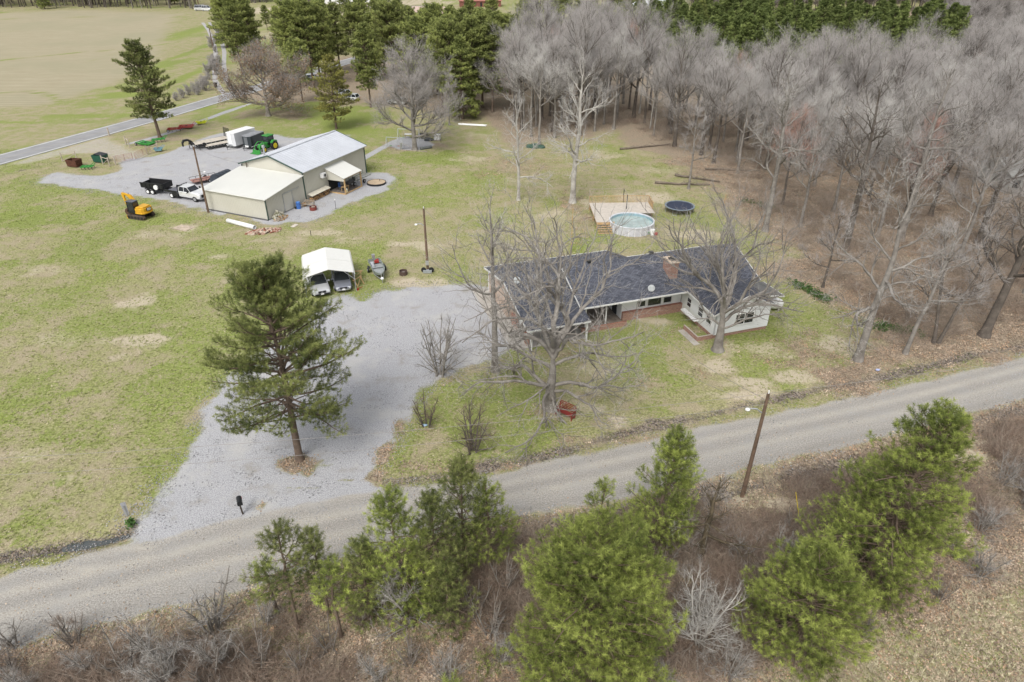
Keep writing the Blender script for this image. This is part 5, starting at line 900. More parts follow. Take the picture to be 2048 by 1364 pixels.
x, y = g(856, 543); t = empty('meter_box', (x, y - .25, 0), 0, 'cluster of dark boxes and wheels at the foot of the middle utility pole', 'meter box'); MB().box((0, 0, 1.2), (.35, .2, .5)).build('meter', STEEL, t); [MB().tube((s * .45, -.1, .35), (s * .45, .05, .35), .3, n=14).build('wheel', RUBBER, t) for s in (-1, 1)]; MB().box((0, -.1, .2), (1.0, .5, .3)).build('base_box', mat('fitting_grey', (.3, .32, .32)), t)
P4_ = upole((427, 98), 7.5, 'dark utility pole in the hedge beside the field', r=.2)
for p, lb in (((399, 19), 'farthest-left tall pole beyond the crop field'), ((426, 17), 'thin pole beyond the crop field right of the white trucks'), ((442, 18), 'white pole beyond the crop field next to the pine stand')): upole(p, 16, lb, r=.28)
WIRE = mat('wire', (.30, .28, .26), .6)
def wire(a, b, sag, label, r=.011):
    pts = [(a[0] + (b[0] - a[0]) * t, a[1] + (b[1] - a[1]) * t, a[2] + (b[2] - a[2]) * t - sag * 4 * t * (1 - t)) for t in [k / 20 for k in range(21)]]
    MB().path(pts, r, 5).build('power_line', WIRE, label=label, cat='power line')
FARW = (g(-600, 1060)[0], g(-600, 1060)[1] - 4, 8.5); FARE = (95, 56, 8.8)
wire(P3_, FARW, 1.2, 'upper power line running west from the roadside pole'); wire((P3_[0], P3_[1], 7.9), (FARW[0], FARW[1], 7.4), 1.5, 'lower power line running west from the roadside pole'); wire(P3_, FARE, 1.0, 'power line running east from the roadside pole along the road')
hp = (*HF(10, 2.0), 2.9); wire((P3_[0], P3_[1], 8.2), hp, .6, 'service wire from the roadside pole to the house front', .014); wire((P3_[0], P3_[1], 7.6), (*HF(6.5, 1.0), 2.7), .8, 'thinner service wire from the roadside pole to the carport roof', .012)
wire(P1_, (*SF(8, 10), 4.6), .5, 'wire from the corner pole to the shop gable', .015); wire(P2_, (*HF(1, 5), 4.1), .5, 'wire from the middle pole to the left end of the house', .015)
# ---- roadside and lawn things
x, y = g(486, 1028); t = empty('mailbox', (x, y, 0), R(25), 'black mailbox on a leaning post at the driveway mouth', 'mailbox'); MB().bar((0, 0, -.1), (-.05, .0, 1.05), .1, .1).build('post', mat('dark_post', (.07, .055, .045)), t); q = MB(); q.side([(-.28, 0), (.28, 0), (.28, .2), (.2, .33), (-.2, .33), (-.28, .2)], -.4, .4) if 0 else q.add([], [])
pts = [(-.17, 1.05), (.17, 1.05), (.17, 1.25)] + [(.17 * math.cos(a), 1.25 + .17 * math.sin(a)) for a in (.5, 1.0, 1.57, 2.1, 2.6)] + [(-.17, 1.25)]
q = MB(); vs = [(px, yy, pz) for yy in (-.32, .32) for px, pz in pts]; n = len(pts); q.add(vs, [tuple(range(n)), tuple(range(n, 2 * n))[::-1]] + [(k, n + k, n + (k + 1) % n, (k + 1) % n) for k in range(n)]); q.build('box', BLACK, t); MB().b2(-.15, .15, -.35, -.325, 1.08, 1.36).build('door', BLACK, t); MB().box((.19, .1, 1.35), (.02, .05, .16)).build('flag', RED, t)
t = empty('culvert_marker', (*g(256, 1032), 0), R(60), 'bent white culvert marker standing at the ditch west of the driveway', 'marker'); MB().slab([(-.12, 0, .0), (.12, 0, 0), (.2, .1, 1.1), (-.15, .1, 1.25)], .04).build('sheet', mat('sheet_pale', (.62, .62, .64), .5), t); MB().tube((0, 0, -.2), (0, .05, .9), .03).build('stake', STEEL, t)
bench('red_bench', (*g(1130, 833), 0), R(-38), 'red slatted garden bench at the foot of the big spreading tree', mat('bench_red', (.24, .04, .032), .6, var=.15), 1.5, 5)
t = empty('burn_barrel', (*g(807, 549), 0), 0, 'short rusty steel ring fire pit on bare ground right of the boat', 'fire pit'); MB().ring((0, 0), .42, .47, 0, .5, 20).build('ring_wall', mat('burnt_steel', (.09, .06, .05), .8), t); MB().disc((0, 0), .42, .18, 20).build('ash', mat('ash', (.3, .29, .28), .95), t)
for p, a, lb in (((714, 556), 10, 'upper wooden sawhorse leaning behind the carport leg'), ((717, 570), 60, 'lower wooden frame on the grass beside the carport')):
    t = empty('sawhorse', (*g(*p), 0), R(a), lb, 'sawhorse'); [MB().bar((x, -.4, 0), (x, .1, .8), .08, .08).build('leg', TIMBER, t) for x in (-.5, .5)]; MB().bar((-.7, .1, .8), (.7, .1, .8), .1, .1).build('rail', TIMBER, t); MB().bar((-.5, -.35, .1), (.5, .05, .7), .07, .07).build('brace', TIMBER, t)
t = empty('jack_stand', (*g(716, 580), 0), 0, 'small red jack at the front right carport leg', 'jack'); MB().tube((0, 0, 0), (0, 0, .25), .14, .08, n=8).build('base', RED, t); MB().bar((0, 0, .2), (.5, .2, .3), .05, .05).build('handle', RED, t)
t = empty('yellow_guy_guard', (*g(1600, 1048), 0), 0, 'thin yellow guard on the guy wire right of the roadside pole', 'guy guard'); MB().tube((0, 0, 0), (-.5, .7, 2.2), .022).build('sleeve', TY, t); MB().ball((0, 0, 0), .08).build('anchor', STEEL, t)
for p, c, lb in (((1755, 741), (.45, .5, .75), 'crumpled pale blue litter on the leaves by the ditch'), ((849, 852), (.4, .55, .7), 'small blue object at the foot of the thin shrub'), ((1480, 1063), (.75, .75, .72), 'scrap of white litter in the scrub below the pole')):
    q = MB(); q.ball((0, 0, .08), .16, (1.3, .8, .6), 8); q.box((.12, .05, .06), (.2, .15, .06), .4); o = q.build('litter', mat('litter_%d' % int(c[0] * 100), c), label=lb, cat='litter'); o.location = (*g(*p), 0)
# things behind the house wing
TKx, TKy = HF(27.3, .2); t = empty('white_tank', (TKx, TKy, 0), HA + R(-25), 'oval white tank lying at the right end of the house', 'tank'); q = MB(); q.ball((0, 0, .8), .62, (1.6, 1, 1), 14); q.build('shell', WHT, t, smooth=True); [MB().box((x, 0, .12), (.15, .8, .3)).build('cradle', CONC, t) for x in (-.5, .5)]; MB().tube((0, 0, 1.35), (0, 0, 1.5), .15).build('valve_cover', WHT, t)
# ---- far buildings and vehicles
def far_house(p, z, rz, L, Wd, H, wallc, roofc, label, porch=True):
    x, y = g(*p); t = empty('far_house', (x, y, 0), rz, label, 'house'); w, l = Wd / 2, L / 2
    q = MB(); q.b2(-l, l, -w, w, 0, H); q.add([(-l, -w, H), (-l, w, H), (-l, 0, H + w * .45), (l, -w, H), (l, w, H), (l, 0, H + w * .45)], [(0, 1, 2), (5, 4, 3)]); q.build('wall', mat('fw_%s' % label[:6].replace(' ', ''), wallc), t)
    for s in (-1, 1): MB().slab([(-l - .4, s * (w + .4), H - .15), (l + .4, s * (w + .4), H - .15), (l + .4, 0, H + w * .47), (-l - .4, 0, H + w * .47)], .15).build('roof_slope', mat('fr_%s' % label[:6].replace(' ', ''), roofc, .9), t)
    for k in range(4): wn_ = MB().box((-l + (k + .5) * L / 4, -w - .02, 1.5), (1.1, .05, 1.2)).build('window', GLASS, t)
    MB().box((.4, -w - .03, 1.05), (1.0, .05, 2.1)).build('door', BLACK, t)
    if porch:
        MB().slab([(-l * .5, -w - 2, 2.4), (l * .5, -w - 2, 2.4), (l * .5, -w, 2.7), (-l * .5, -w, 2.7)], .1).build('porch_roof', WHT, t); [MB().box((xx, -w - 1.9, 1.2), (.15, .15, 2.3)).build('porch_post', WHT, t) for xx in (-l * .45, 0, l * .45)]
far_house((865, 38), 0, R(-10), 18, 9, 3, (.24, .10, .075), (.50, .38, .33), 'low brick house with pale porch beyond the pines'); far_house((960, 12), 0, R(5), 22, 10, 3, (.20, .08, .06), (.34, .15, .12), 'brick house with reddish roof at the top centre edge', False)
far_house((700, 6), 0, R(0), 26, 10, 3.5, (.7, .7, .7), (.55, .56, .58), 'long pale building at the top edge behind the pines', False); far_house((1120, 18), 0, R(30), 10, 8, 5, (.12, .10, .10), (.10, .09, .10), 'dark barn among trees at the top centre right', False); far_house((1295, 22), 0, R(-5), 22, 9, 3, (.68, .69, .70), (.6, .62, .64), 'white building glimpsed left of the pine plantation', False)
far_house((2035, 372), 0, R(4), 9, 7, 3, (.40, .40, .38), (.42, .42, .40), 'pale grey roofed shed behind bare trees at the right edge', False)
far_house((925, 45), 0, R(-10), 12, 7, 3, (.24, .10, .075), (.34, .30, .28), 'small brick outbuilding right of the low brick house', False)
for p, rz, lb in (((404, 21), 20, 'white box van at the far end of the crop field'), ((415, 22), -10, 'second white van right of the box van beyond the field')): 
    t = suv('far_van', g(*p), R(rz), lb, (.7, .71, .72), 7 if rz > 0 else 5, 2.3, 2.6, cat='van')
for p, rz, c, lb in (((700, 200), 160, (.70, .72, .72), 'white car half hidden under the pines nearest the lawn'), ((684, 191), 150, (.45, .55, .6), 'pale blue car behind the white car under the pines'), ((605, 155), 20, (.2, .25, .4), 'dark blue car glimpsed behind the brown-leaved oak'), ((628, 160), 30, (.75, .75, .72), 'white car glimpsed between the tall pine trunks'), ((795, 208), 160, (.7, .7, .7), 'light car behind the big grey tree crown')):
    suv('parked_car', g(*p), R(rz), lb, c, 4.7, 1.85, 1.55, group='cars parked under the pines')
t = empty('black_bin', (*g(432, 175), 0), 0, 'black wheeled bin at the end of the two-track lane', 'bin'); MB().tube((0, 0, .1), (0, 0, 1.1), .4, .5, n=8).build('body', BLACK, t); MB().box((0, 0, 1.14), (1.0, 1.0, .08)).build('lid', BLACK, t)
# board fence far behind
t = empty('far_fence', (*g(805, 19), 0), R(3), 'grey board fence in front of the far fields', 'fence'); q = MB()
for k in range(60): q.b2(-18 + k * .6, -17.5 + k * .6, -.04, .04, 0, 1.8)
q.build('board', mat('fence_grey', (.30, .28, .27), .9), t, kind='stuff'); MB().b2(-18, 18, .05, .1, 1.2, 1.3).build('rail', OLDWOOD, t)
# fallen logs in the wood clearing
BARK0 = mat('log_bark', (.20, .165, .13), .95, var=.2)
for p, q_, lb in (((1310, 368), (1420, 372), 'long fallen trunk on the leaves above the pool clearing'), ((1410, 340), (1520, 344), 'fallen trunk deeper in the wood, level with the leaning tree'), ((1350, 352), (1440, 366), 'fallen limb crossing the clearing diagonally'), ((1240, 300), (1340, 290), 'fallen log at the mossy edge of the clearing')):
    a, b_ = g(*p), g(*q_); mb = MB(); n = 7; rnd = random.Random(p[0]); pts = [(a[0] + (b_[0] - a[0]) * k / n, a[1] + (b_[1] - a[1]) * k / n + rnd.uniform(-.25, .25), .22) for k in range(n + 1)]
    for k in range(n): mb.tube(pts[k], pts[k + 1], .22 - .018 * k, .2 - .018 * k, n=8)
    for k in range(5): c_ = pts[1 + k]; mb.tube(c_, (c_[0] + rnd.uniform(-1.5, 1.5), c_[1] + rnd.uniform(-1, 1), .6), .06, .02, n=5)
    mb.build('fallen_log', BARK0, label=lb, cat='log')
# ================================================================ TREES
BARK = mat('grey_bark', (.27, .25, .225), .95, var=.2, scale=1.2, dark=(.12, .105, .09)); BARKL = mat('pale_bark', (.50, .48, .44), .9, var=.16, scale=.8, dark=(.22, .20, .175)); BARKP = mat('pine_bark', (.17, .125, .095), .95, var=.22, scale=2); BARKD = mat('dark_bark', (.13, .11, .092), .95, var=.2)
TWIG = mat('grey_twigs', (.39, .365, .345), .9, var=.12, scale=.3); TWIGL = mat('pale_twigs', (.50, .48, .45), .9, var=.12, scale=.3); TWIGR = mat('red_bud_twigs', (.42, .25, .20), .9, var=.12, scale=.3); TWIGB = mat('brown_twigs', (.24, .175, .13), .9, var=.15, scale=.4)
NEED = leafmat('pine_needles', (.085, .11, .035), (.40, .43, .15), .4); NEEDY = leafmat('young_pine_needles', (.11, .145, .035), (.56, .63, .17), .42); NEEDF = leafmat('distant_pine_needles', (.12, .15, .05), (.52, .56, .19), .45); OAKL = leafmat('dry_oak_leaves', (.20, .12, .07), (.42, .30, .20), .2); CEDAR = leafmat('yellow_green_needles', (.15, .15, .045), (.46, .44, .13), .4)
def unit(v): return v / np.maximum(np.linalg.norm(v, axis=-1, keepdims=True), 1e-9)
class Wood:
    """limbs as rings, twigs as slim three-sided spikes"""
    def __init__(s): s.V = []; s.Q = []; s.n = 0; s.host = []
    def chain(s, P, Rr, k):
        P = np.asarray(P); n = len(P); T = np.gradient(P, axis=0); T = unit(T); ref = np.array([0.31, 0.87, 0.38]); A = unit(np.cross(T, ref)); B = np.cross(T, A)
        a = np.arange(k) * 2 * np.pi / k; ring = P[:, None] + (A[:, None] * np.cos(a)[None, :, None] + B[:, None] * np.sin(a)[None, :, None]) * np.asarray(Rr)[:, None, None]
        s.V.append(ring.reshape(-1, 3)); i = np.arange(n - 1)[:, None] * k; j = np.arange(k)[None]; j2 = (j + 1) % k
        s.Q.append(np.stack([i + j, i + j2, i + k + j2, i + k + j], -1).reshape(-1, 4) + s.n); s.n += n * k
    def mesh(s, name, m): return fast_mesh(name, np.concatenate(s.V), quads=np.concatenate(s.Q), mats=[m], smooth=True)
def spikes(P, D, L, r, rng, k=3):
    """P base, D direction (unit), L length, r base radius -> verts, tris"""
    n = len(P); A = unit(np.cross(D, unit(rng.normal(size=(n, 3))))); B = np.cross(D, A); a = np.arange(k) * 2 * np.pi / k
    base = P[:, None] + (A[:, None] * np.cos(a)[None, :, None] + B[:, None] * np.sin(a)[None, :, None]) * r[:, None, None]
    V = np.concatenate([base, (P + D * L[:, None])[:, None]], 1).reshape(-1, 3); i = np.arange(n)[:, None] * (k + 1); j = np.arange(k)[None]
    return V, np.stack([i + j, i + (j + 1) % k, i + k + 0 * j], -1).reshape(-1, 3)
def grow(w, rng, p, d, L, r, lvl, maxl, dens, spread, up, wig, hosts, shrink=.55, rmin=.012):
    n = max(3, int(L / (.55 if L > 2.5 else .35))); pts = [p]; d = unit(d); ds = [d]
    for i in range(n):
        d = unit(d + rng.normal(size=3) * wig + np.array([0, 0, up]) * (.5 + i / n)); pts.append(pts[-1] + d * L / n); ds.append(d)
    P = np.array(pts); rr = r * (1 - .82 * (np.arange(n + 1) / n) ** .9) + rmin * .5; w.chain(P, rr, 8 if r > .14 else 5 if r > .05 else 4 if r > .028 else 3)
    if lvl >= maxl:
        for i in range(1, n + 1): hosts.append((P[i], ds[i], rr[i], lvl))
        return
    m = max(2, int(L * dens[lvl] + rng.random()))
    for j in range(m):
        t = .18 + .82 * (j + rng.random()) / m; i = min(n, int(t * n)); b = P[i]; dd = ds[i]; q = unit(np.cross(dd, rng.normal(size=3))); ang = spread * rng.uniform(.65, 1.3); nd = unit(dd * math.cos(ang) + q * math.sin(ang) + np.array([0, 0, .12]))
        grow(w, rng, b, nd, L * shrink * rng.uniform(.65, 1.2) * (1.15 - .5 * t), rr[i] * rng.uniform(.5, .75), lvl + 1, maxl, dens, spread, up, wig * 1.15, hosts, shrink, rmin)
    for i in range(n // 2, n + 1): hosts.append((P[i], ds[i], rr[i], lvl))
def twigs(hosts, rng, per, ln, r, sub, upw=.25, spread=.9):
    H = np.array([h[0] for h in hosts]); D = np.array([h[1] for h in hosts]); H = np.repeat(H, per, 0); D = np.repeat(D, per, 0); n = len(H)
    d1 = unit(D + rng.normal(size=(n, 3)) * spread * .75 + np.array([0, 0, upw])); L = ln * rng.uniform(.5, 1.3, n); V, T = spikes(H + rng.normal(size=(n, 3)) * .03, d1, L, np.full(n, r), rng)
    P2 = np.repeat(H + d1 * L[:, None] * .35, sub, 0) + np.repeat(d1 * L[:, None], sub, 0) * rng.uniform(0, .5, (n * sub, 1)); d2 = unit(np.repeat(d1, sub, 0) + rng.normal(size=(n * sub, 3)) * .55 + np.array([0, 0, upw * .6])); L2 = ln * .6 * rng.uniform(.5, 1.2, n * sub)
    V2, T2 = spikes(P2, d2, L2, np.full(n * sub, r * .7), rng); return np.concatenate([V, V2]), np.concatenate([T, T2 + len(V)])
def bare_tree(name, loc, h, r, label, seed=1, clear=.3, nl=9, spread=.75, limb=.45, up=.06, wig=.12, dens=(1.1, 1.8, 2), per=3, ln=.8, tr=.014, sub=3, bark=None, tw=None, lean=(0, 0), limbs=None, maxl=2, group=None, cat='tree', elev=(.35, 1.1), leader=1.0, leaves=0, leafm=None, stems=1, shrink=.55, rz=0, nm='bare_tree', tup=.3):
    rng = np.random.default_rng(seed); t = empty(nm, (loc[0], loc[1], 0), rz, label, cat, group); w = Wood(); hosts = []
    for s_ in range(stems):
        ph = rng.uniform(0, 6.28); off = 0 if stems == 1 else .25; H = h * leader * (1 if stems == 1 else rng.uniform(.75, 1)); n = max(8, int(H / .9)); z = np.linspace(0, 1, n + 1)
        lx, ly = (lean[0], lean[1]) if stems == 1 else (math.cos(ph) * H * .28 + lean[0], math.sin(ph) * H * .28 + lean[1])
        wob = np.cumsum(rng.normal(size=(n + 1, 2)) * .035 * H / n * 3, 0); wob -= wob[0]
        P = np.stack([off * math.cos(ph) + lx * z ** 1.2 + wob[:, 0] * z, off * math.sin(ph) + ly * z ** 1.2 + wob[:, 1] * z, z * H - .25], -1)
        rr = r * (1 - z) ** .75 + .02; rr[0] *= 1.6; 
        if n > 10: rr[1] *= 1.1
        w.chain(P, rr, 12 if r > .25 else 8 if r > .1 else 5)
        if limbs and s_ == 0:
            for (zh, az, el, L, lr, *k) in limbs:
                i = min(n - 1, max(1, int(zh / H * n))); a = R(az); e = R(el); d = np.array([math.cos(a) * math.cos(e), math.sin(a) * math.cos(e), math.sin(e)]); grow(w, rng, P[i] * (1 - (zh / H * n - i)) + P[i + 1] * (zh / H * n - i), d, L, lr, 0, maxl, dens, spread, k[0] if k else up, wig, hosts, shrink)
        for j in range(nl):
            tt = clear + (1 - clear) * ((j + rng.uniform(0, .8)) / nl) ** .9 * .96; i = min(n - 1, int(tt * n)); az = j * 2.4 + rng.uniform(-.5, .5) + ph; e = elev[0] + (elev[1] - elev[0]) * (tt - clear) / (1 - clear + 1e-6) + rng.uniform(-.15, .15)
            d = np.array([math.cos(az) * math.cos(e), math.sin(az) * math.cos(e), math.sin(e)]); L = h * limb * (1.12 - .72 * (tt - clear) / (1 - clear)) * rng.uniform(.75, 1.15); grow(w, rng, P[i], d, L, min(rr[i] * .62, .02 + L * .022), 0, maxl, dens, spread, up, wig, hosts, shrink)
        for i in range(int(n * .7), n + 1): hosts.append((P[i], unit(np.array([lx * .2, ly * .2, 1.])), rr[i], 0))
    link('trunk', w.mesh('trunk', bark or BARK), t)
    V, T = twigs(hosts, rng, per, ln, tr, sub, upw=tup); link('crown', fast_mesh('crown', V, tris=T, mats=[tw or TWIG]), t)
    if leaves:
        P = np.array([q[0] for q in hosts]); P = np.repeat(P, leaves, 0) + rng.normal(size=(len(P) * leaves, 3)) * .3; lv = quads_at(P, rng, .09, .16); k_ = link('foliage', fast_mesh('foliage', lv[0], quads=lv[1], mats=[leafm or OAKL], tint=rng.random(len(lv[1]))), t)
    return t
def quads_at(P, rng, s0, s1, flat=0.0):
    n = len(P); N = unit(rng.normal(size=(n, 3)) + np.array([0, 0, flat * 4])); A = unit(np.cross(N, rng.normal(size=(n, 3)))); B = np.cross(N, A); s = rng.uniform(s0, s1, n)[:, None]; q = rng.uniform(.5, .8, (n, 1))
    V = np.stack([P + A * s, P + B * s * q, P - A * s, P - B * s * q], 1).reshape(-1, 3); return V, np.arange(n * 4).reshape(-1, 4)
def needle_mesh(P, D, rng, K, ln, wd, core, tint, m, brush=1.0):
    """each tuft: K needles round a short shoot"""
    n = len(P); D = unit(D); t = rng.uniform(0, 1, (n, K, 1)) ** .8; base = P[:, None] + D[:, None] * (t - .5) * core
    rad = unit(np.cross(D[:, None], rng.normal(size=(n, K, 3)))); dirn = unit(rad * brush + D[:, None] * (.1 + 1.0 * t) + rng.normal(size=(n, K, 3)) * .12); L = ln * rng.uniform(.75, 1.15, (n, K, 1)) * np.repeat(rng.uniform(.7, 1.15, (n, 1, 1)), K, 1)
    side = unit(np.cross(dirn, rng.normal(size=(n, K, 3)))) * wd; tip = base + dirn * L; tip[..., 2] -= .12 * L[..., 0]
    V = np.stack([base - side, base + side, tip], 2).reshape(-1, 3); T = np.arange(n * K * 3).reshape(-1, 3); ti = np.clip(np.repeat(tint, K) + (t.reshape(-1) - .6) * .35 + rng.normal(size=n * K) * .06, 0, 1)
    return fast_mesh('crown', V, tris=T, mats=[m], tint=ti)
def pine(loc, h, R0, label, seed=1, cb=.3, prof='cone', K=34, ln=.24, wd=.0075, core=.28, step=.5, nb=5, sub=.42, r=.2, lean=(0, 0), m=None, group=None, gap=.15, tspace=.34, droop=-.05, cat='pine tree', top=.9, up0=-.1, up1=.75, irr=.3, rz=0, inner=(.9, .3)):
    rng = np.random.default_rng(seed); t = empty('pine_tree', (loc[0], loc[1], 0), rz, label, cat, group); w = Wood(); n = max(8, int(h / .8)); z = np.linspace(0, 1, n + 1); wob = np.cumsum(rng.normal(size=(n + 1, 2)) * .05, 0) * np.linspace(0, 1, n + 1)[:, None]
    P = np.stack([lean[0] * z ** 1.3 + wob[:, 0], lean[1] * z ** 1.3 + wob[:, 1], z * h - .2], -1); rr = r * (1 - z) ** .8 + .02; rr[0] *= 1.35; w.chain(P, rr, 10 if r > .12 else 6); TP = []; TD = []
    zz = cb * h; j = 0
    while zz < h * .985:
        q = (zz / h - cb) / (1 - cb)
        if prof == 'cone': f = (1 - q) ** .62 * (.62 + .38 * min(1, q / .22))
        elif prof == 'round': f = math.sqrt(max(0, 1 - (2 * q - .82) ** 2 / 1.45)) 
        elif prof == 'flat': f = (1 - q) ** .45 * (.45 + .55 * min(1, q / .45))
        elif prof == 'dome': f = (1 - q) ** .5 * (.6 + .4 * min(1, q / .25))
        else: f = (1 - q) ** .8
        for b in range(nb):
            if rng.random() < gap: continue
            az = j * .9 + b * 2 * math.pi / nb + rng.uniform(-.5, .5); e = up0 + (up1 - up0) * q + rng.uniform(-.15, .15); L = max(.3, R0 * f * rng.uniform(1 - irr * 1.3, 1 + irr * .5)); i = min(n - 1, int(zz / h * n)); fr_ = zz / h * n - i; p = P[i] * (1 - fr_) + P[i + 1] * fr_
            d = np.array([math.cos(az) * math.cos(e), math.sin(az) * math.cos(e), math.sin(e)]); k = max(3, int(L / .5)); pts = [p]; dd = d
            for s_ in range(k): dd = unit(dd + rng.normal(size=3) * .09 + np.array([0, 0, droop + .16 * s_ / k])); pts.append(pts[-1] + dd * L / k)
            B = np.array(pts); w.chain(B, (.012 + .017 * L) * (1 - np.linspace(0, .8, k + 1)), 5 if L > 1.5 else 3)
            TP.append(B[-1]); TD.append(dd + np.array([0, 0, .5])); s0 = min(inner[0], L * inner[1]) * (.25 if q > .75 else 1); c = L * .96
            while c > s0:
                u_ = c / L * k; i2 = min(k - 1, int(u_)); b0 = B[i2] + (B[i2 + 1] - B[i2]) * (u_ - i2); bd = unit(B[i2 + 1] - B[i2]); sd_ = unit(np.cross(bd, [0, 0, 1])); sl = min(.95 + .1 * L, (L - c) * .65 + .28) * rng.uniform(.7, 1.15)
                for sg in (-1, 1):
                    if rng.random() < gap * .6: continue
                    sdir = unit(bd * .65 + sg * sd_ * .8 + np.array([0, 0, rng.uniform(-.1, .35)])); m_ = max(1, int(sl / tspace + .5)); w.chain([b0, b0 + sdir * sl], [.012, .006], 3)
                    for a_ in range(m_): TP.append(b0 + sdir * sl * (a_ + 1) / m_ + rng.normal(size=3) * .05); TD.append(sdir * .8 + np.array([0, 0, rng.uniform(.4, 1.3)]))
                if rng.random() < .7: TP.append(b0 + np.array([0, 0, .1]) + rng.normal(size=3) * .06); TD.append(bd + np.array([0, 0, .8]))
                c -= sub
        zz += step * rng.uniform(.75, 1.25) * (1 - .35 * q); j += 1
    for k in range(4): TP.append(P[-1] + np.array([0, 0, -.15 * k]) + rng.normal(size=3) * .06); TD.append(np.array([0, 0, 1.]) + rng.normal(size=3) * .3)
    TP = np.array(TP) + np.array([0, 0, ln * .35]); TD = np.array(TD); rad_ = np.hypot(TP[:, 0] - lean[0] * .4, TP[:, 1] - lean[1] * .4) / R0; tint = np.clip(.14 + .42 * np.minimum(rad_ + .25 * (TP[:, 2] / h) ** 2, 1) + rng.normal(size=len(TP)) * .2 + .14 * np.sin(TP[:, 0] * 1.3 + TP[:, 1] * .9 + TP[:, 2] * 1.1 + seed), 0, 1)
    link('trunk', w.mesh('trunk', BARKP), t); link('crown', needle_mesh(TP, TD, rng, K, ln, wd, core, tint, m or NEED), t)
    t['tufts'] = len(TP); return t
NT = [0]
# ---- pines along the road in the foreground
def gp(px, py): return g(px, py)
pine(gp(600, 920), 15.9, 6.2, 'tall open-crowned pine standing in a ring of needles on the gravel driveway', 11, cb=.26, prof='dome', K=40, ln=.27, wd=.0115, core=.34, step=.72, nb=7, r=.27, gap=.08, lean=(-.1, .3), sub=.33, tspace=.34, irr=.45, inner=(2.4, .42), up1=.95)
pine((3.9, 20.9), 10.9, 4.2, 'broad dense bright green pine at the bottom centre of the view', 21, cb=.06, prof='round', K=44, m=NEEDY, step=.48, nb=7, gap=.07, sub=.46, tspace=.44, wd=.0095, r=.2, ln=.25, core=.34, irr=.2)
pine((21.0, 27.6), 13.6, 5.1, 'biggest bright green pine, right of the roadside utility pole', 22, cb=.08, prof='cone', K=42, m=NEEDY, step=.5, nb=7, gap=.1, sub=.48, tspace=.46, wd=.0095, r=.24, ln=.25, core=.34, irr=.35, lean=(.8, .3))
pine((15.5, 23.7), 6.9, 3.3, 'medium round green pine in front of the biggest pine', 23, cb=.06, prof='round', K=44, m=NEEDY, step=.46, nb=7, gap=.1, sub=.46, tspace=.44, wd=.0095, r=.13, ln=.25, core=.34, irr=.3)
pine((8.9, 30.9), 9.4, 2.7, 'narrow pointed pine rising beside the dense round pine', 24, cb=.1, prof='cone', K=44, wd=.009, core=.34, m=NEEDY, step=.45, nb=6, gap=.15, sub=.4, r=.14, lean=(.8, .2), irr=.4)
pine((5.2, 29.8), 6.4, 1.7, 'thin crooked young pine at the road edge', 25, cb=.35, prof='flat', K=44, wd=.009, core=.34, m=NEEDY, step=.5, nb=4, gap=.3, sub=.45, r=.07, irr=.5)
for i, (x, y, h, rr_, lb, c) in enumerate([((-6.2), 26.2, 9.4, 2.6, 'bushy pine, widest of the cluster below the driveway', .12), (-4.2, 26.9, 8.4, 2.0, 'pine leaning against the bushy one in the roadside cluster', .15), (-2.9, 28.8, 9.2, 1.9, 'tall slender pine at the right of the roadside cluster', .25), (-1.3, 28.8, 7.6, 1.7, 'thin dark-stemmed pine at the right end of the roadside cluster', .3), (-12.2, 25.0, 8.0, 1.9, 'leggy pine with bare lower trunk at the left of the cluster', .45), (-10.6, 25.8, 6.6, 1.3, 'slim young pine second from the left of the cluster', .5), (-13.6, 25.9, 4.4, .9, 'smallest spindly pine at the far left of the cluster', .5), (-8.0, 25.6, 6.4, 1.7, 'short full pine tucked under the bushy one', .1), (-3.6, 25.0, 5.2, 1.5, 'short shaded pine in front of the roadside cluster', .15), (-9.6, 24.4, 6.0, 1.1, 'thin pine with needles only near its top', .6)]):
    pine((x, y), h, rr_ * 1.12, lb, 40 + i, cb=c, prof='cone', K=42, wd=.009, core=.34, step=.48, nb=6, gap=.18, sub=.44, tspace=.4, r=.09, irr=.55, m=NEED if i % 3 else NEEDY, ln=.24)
pine((-2.9, 18.7), 4.6, 1.3, 'top of a small yellow-green pine at the bottom edge', 60, cb=.1, K=22, m=NEEDY, r=.06)
pine((-1.3, 22.2), 2.0, .8, 'tiny pale green pine seedling in the brown scrub', 61, cb=.1, K=20, m=NEEDY, r=.03)
pine(gp(320, 275), 16.9, 6.0, 'lone big pine beside the highway at the yard entrance', 62, cb=.24, prof='flat', K=16, ln=.38, wd=.05, core=.45, step=.65, nb=6, gap=.12, sub=.6, tspace=.55, r=.3, irr=.45, lean=(-.3, 0))
pine(gp(673, 258), 13.6, 5.6, 'yellow-green pine on the bright lawn behind the shop', 63, cb=.2, prof='cone', K=16, ln=.38, wd=.045, core=.45, step=.65, nb=6, gap=.12, sub=.62, tspace=.55, r=.22, irr=.3, m=CEDAR)
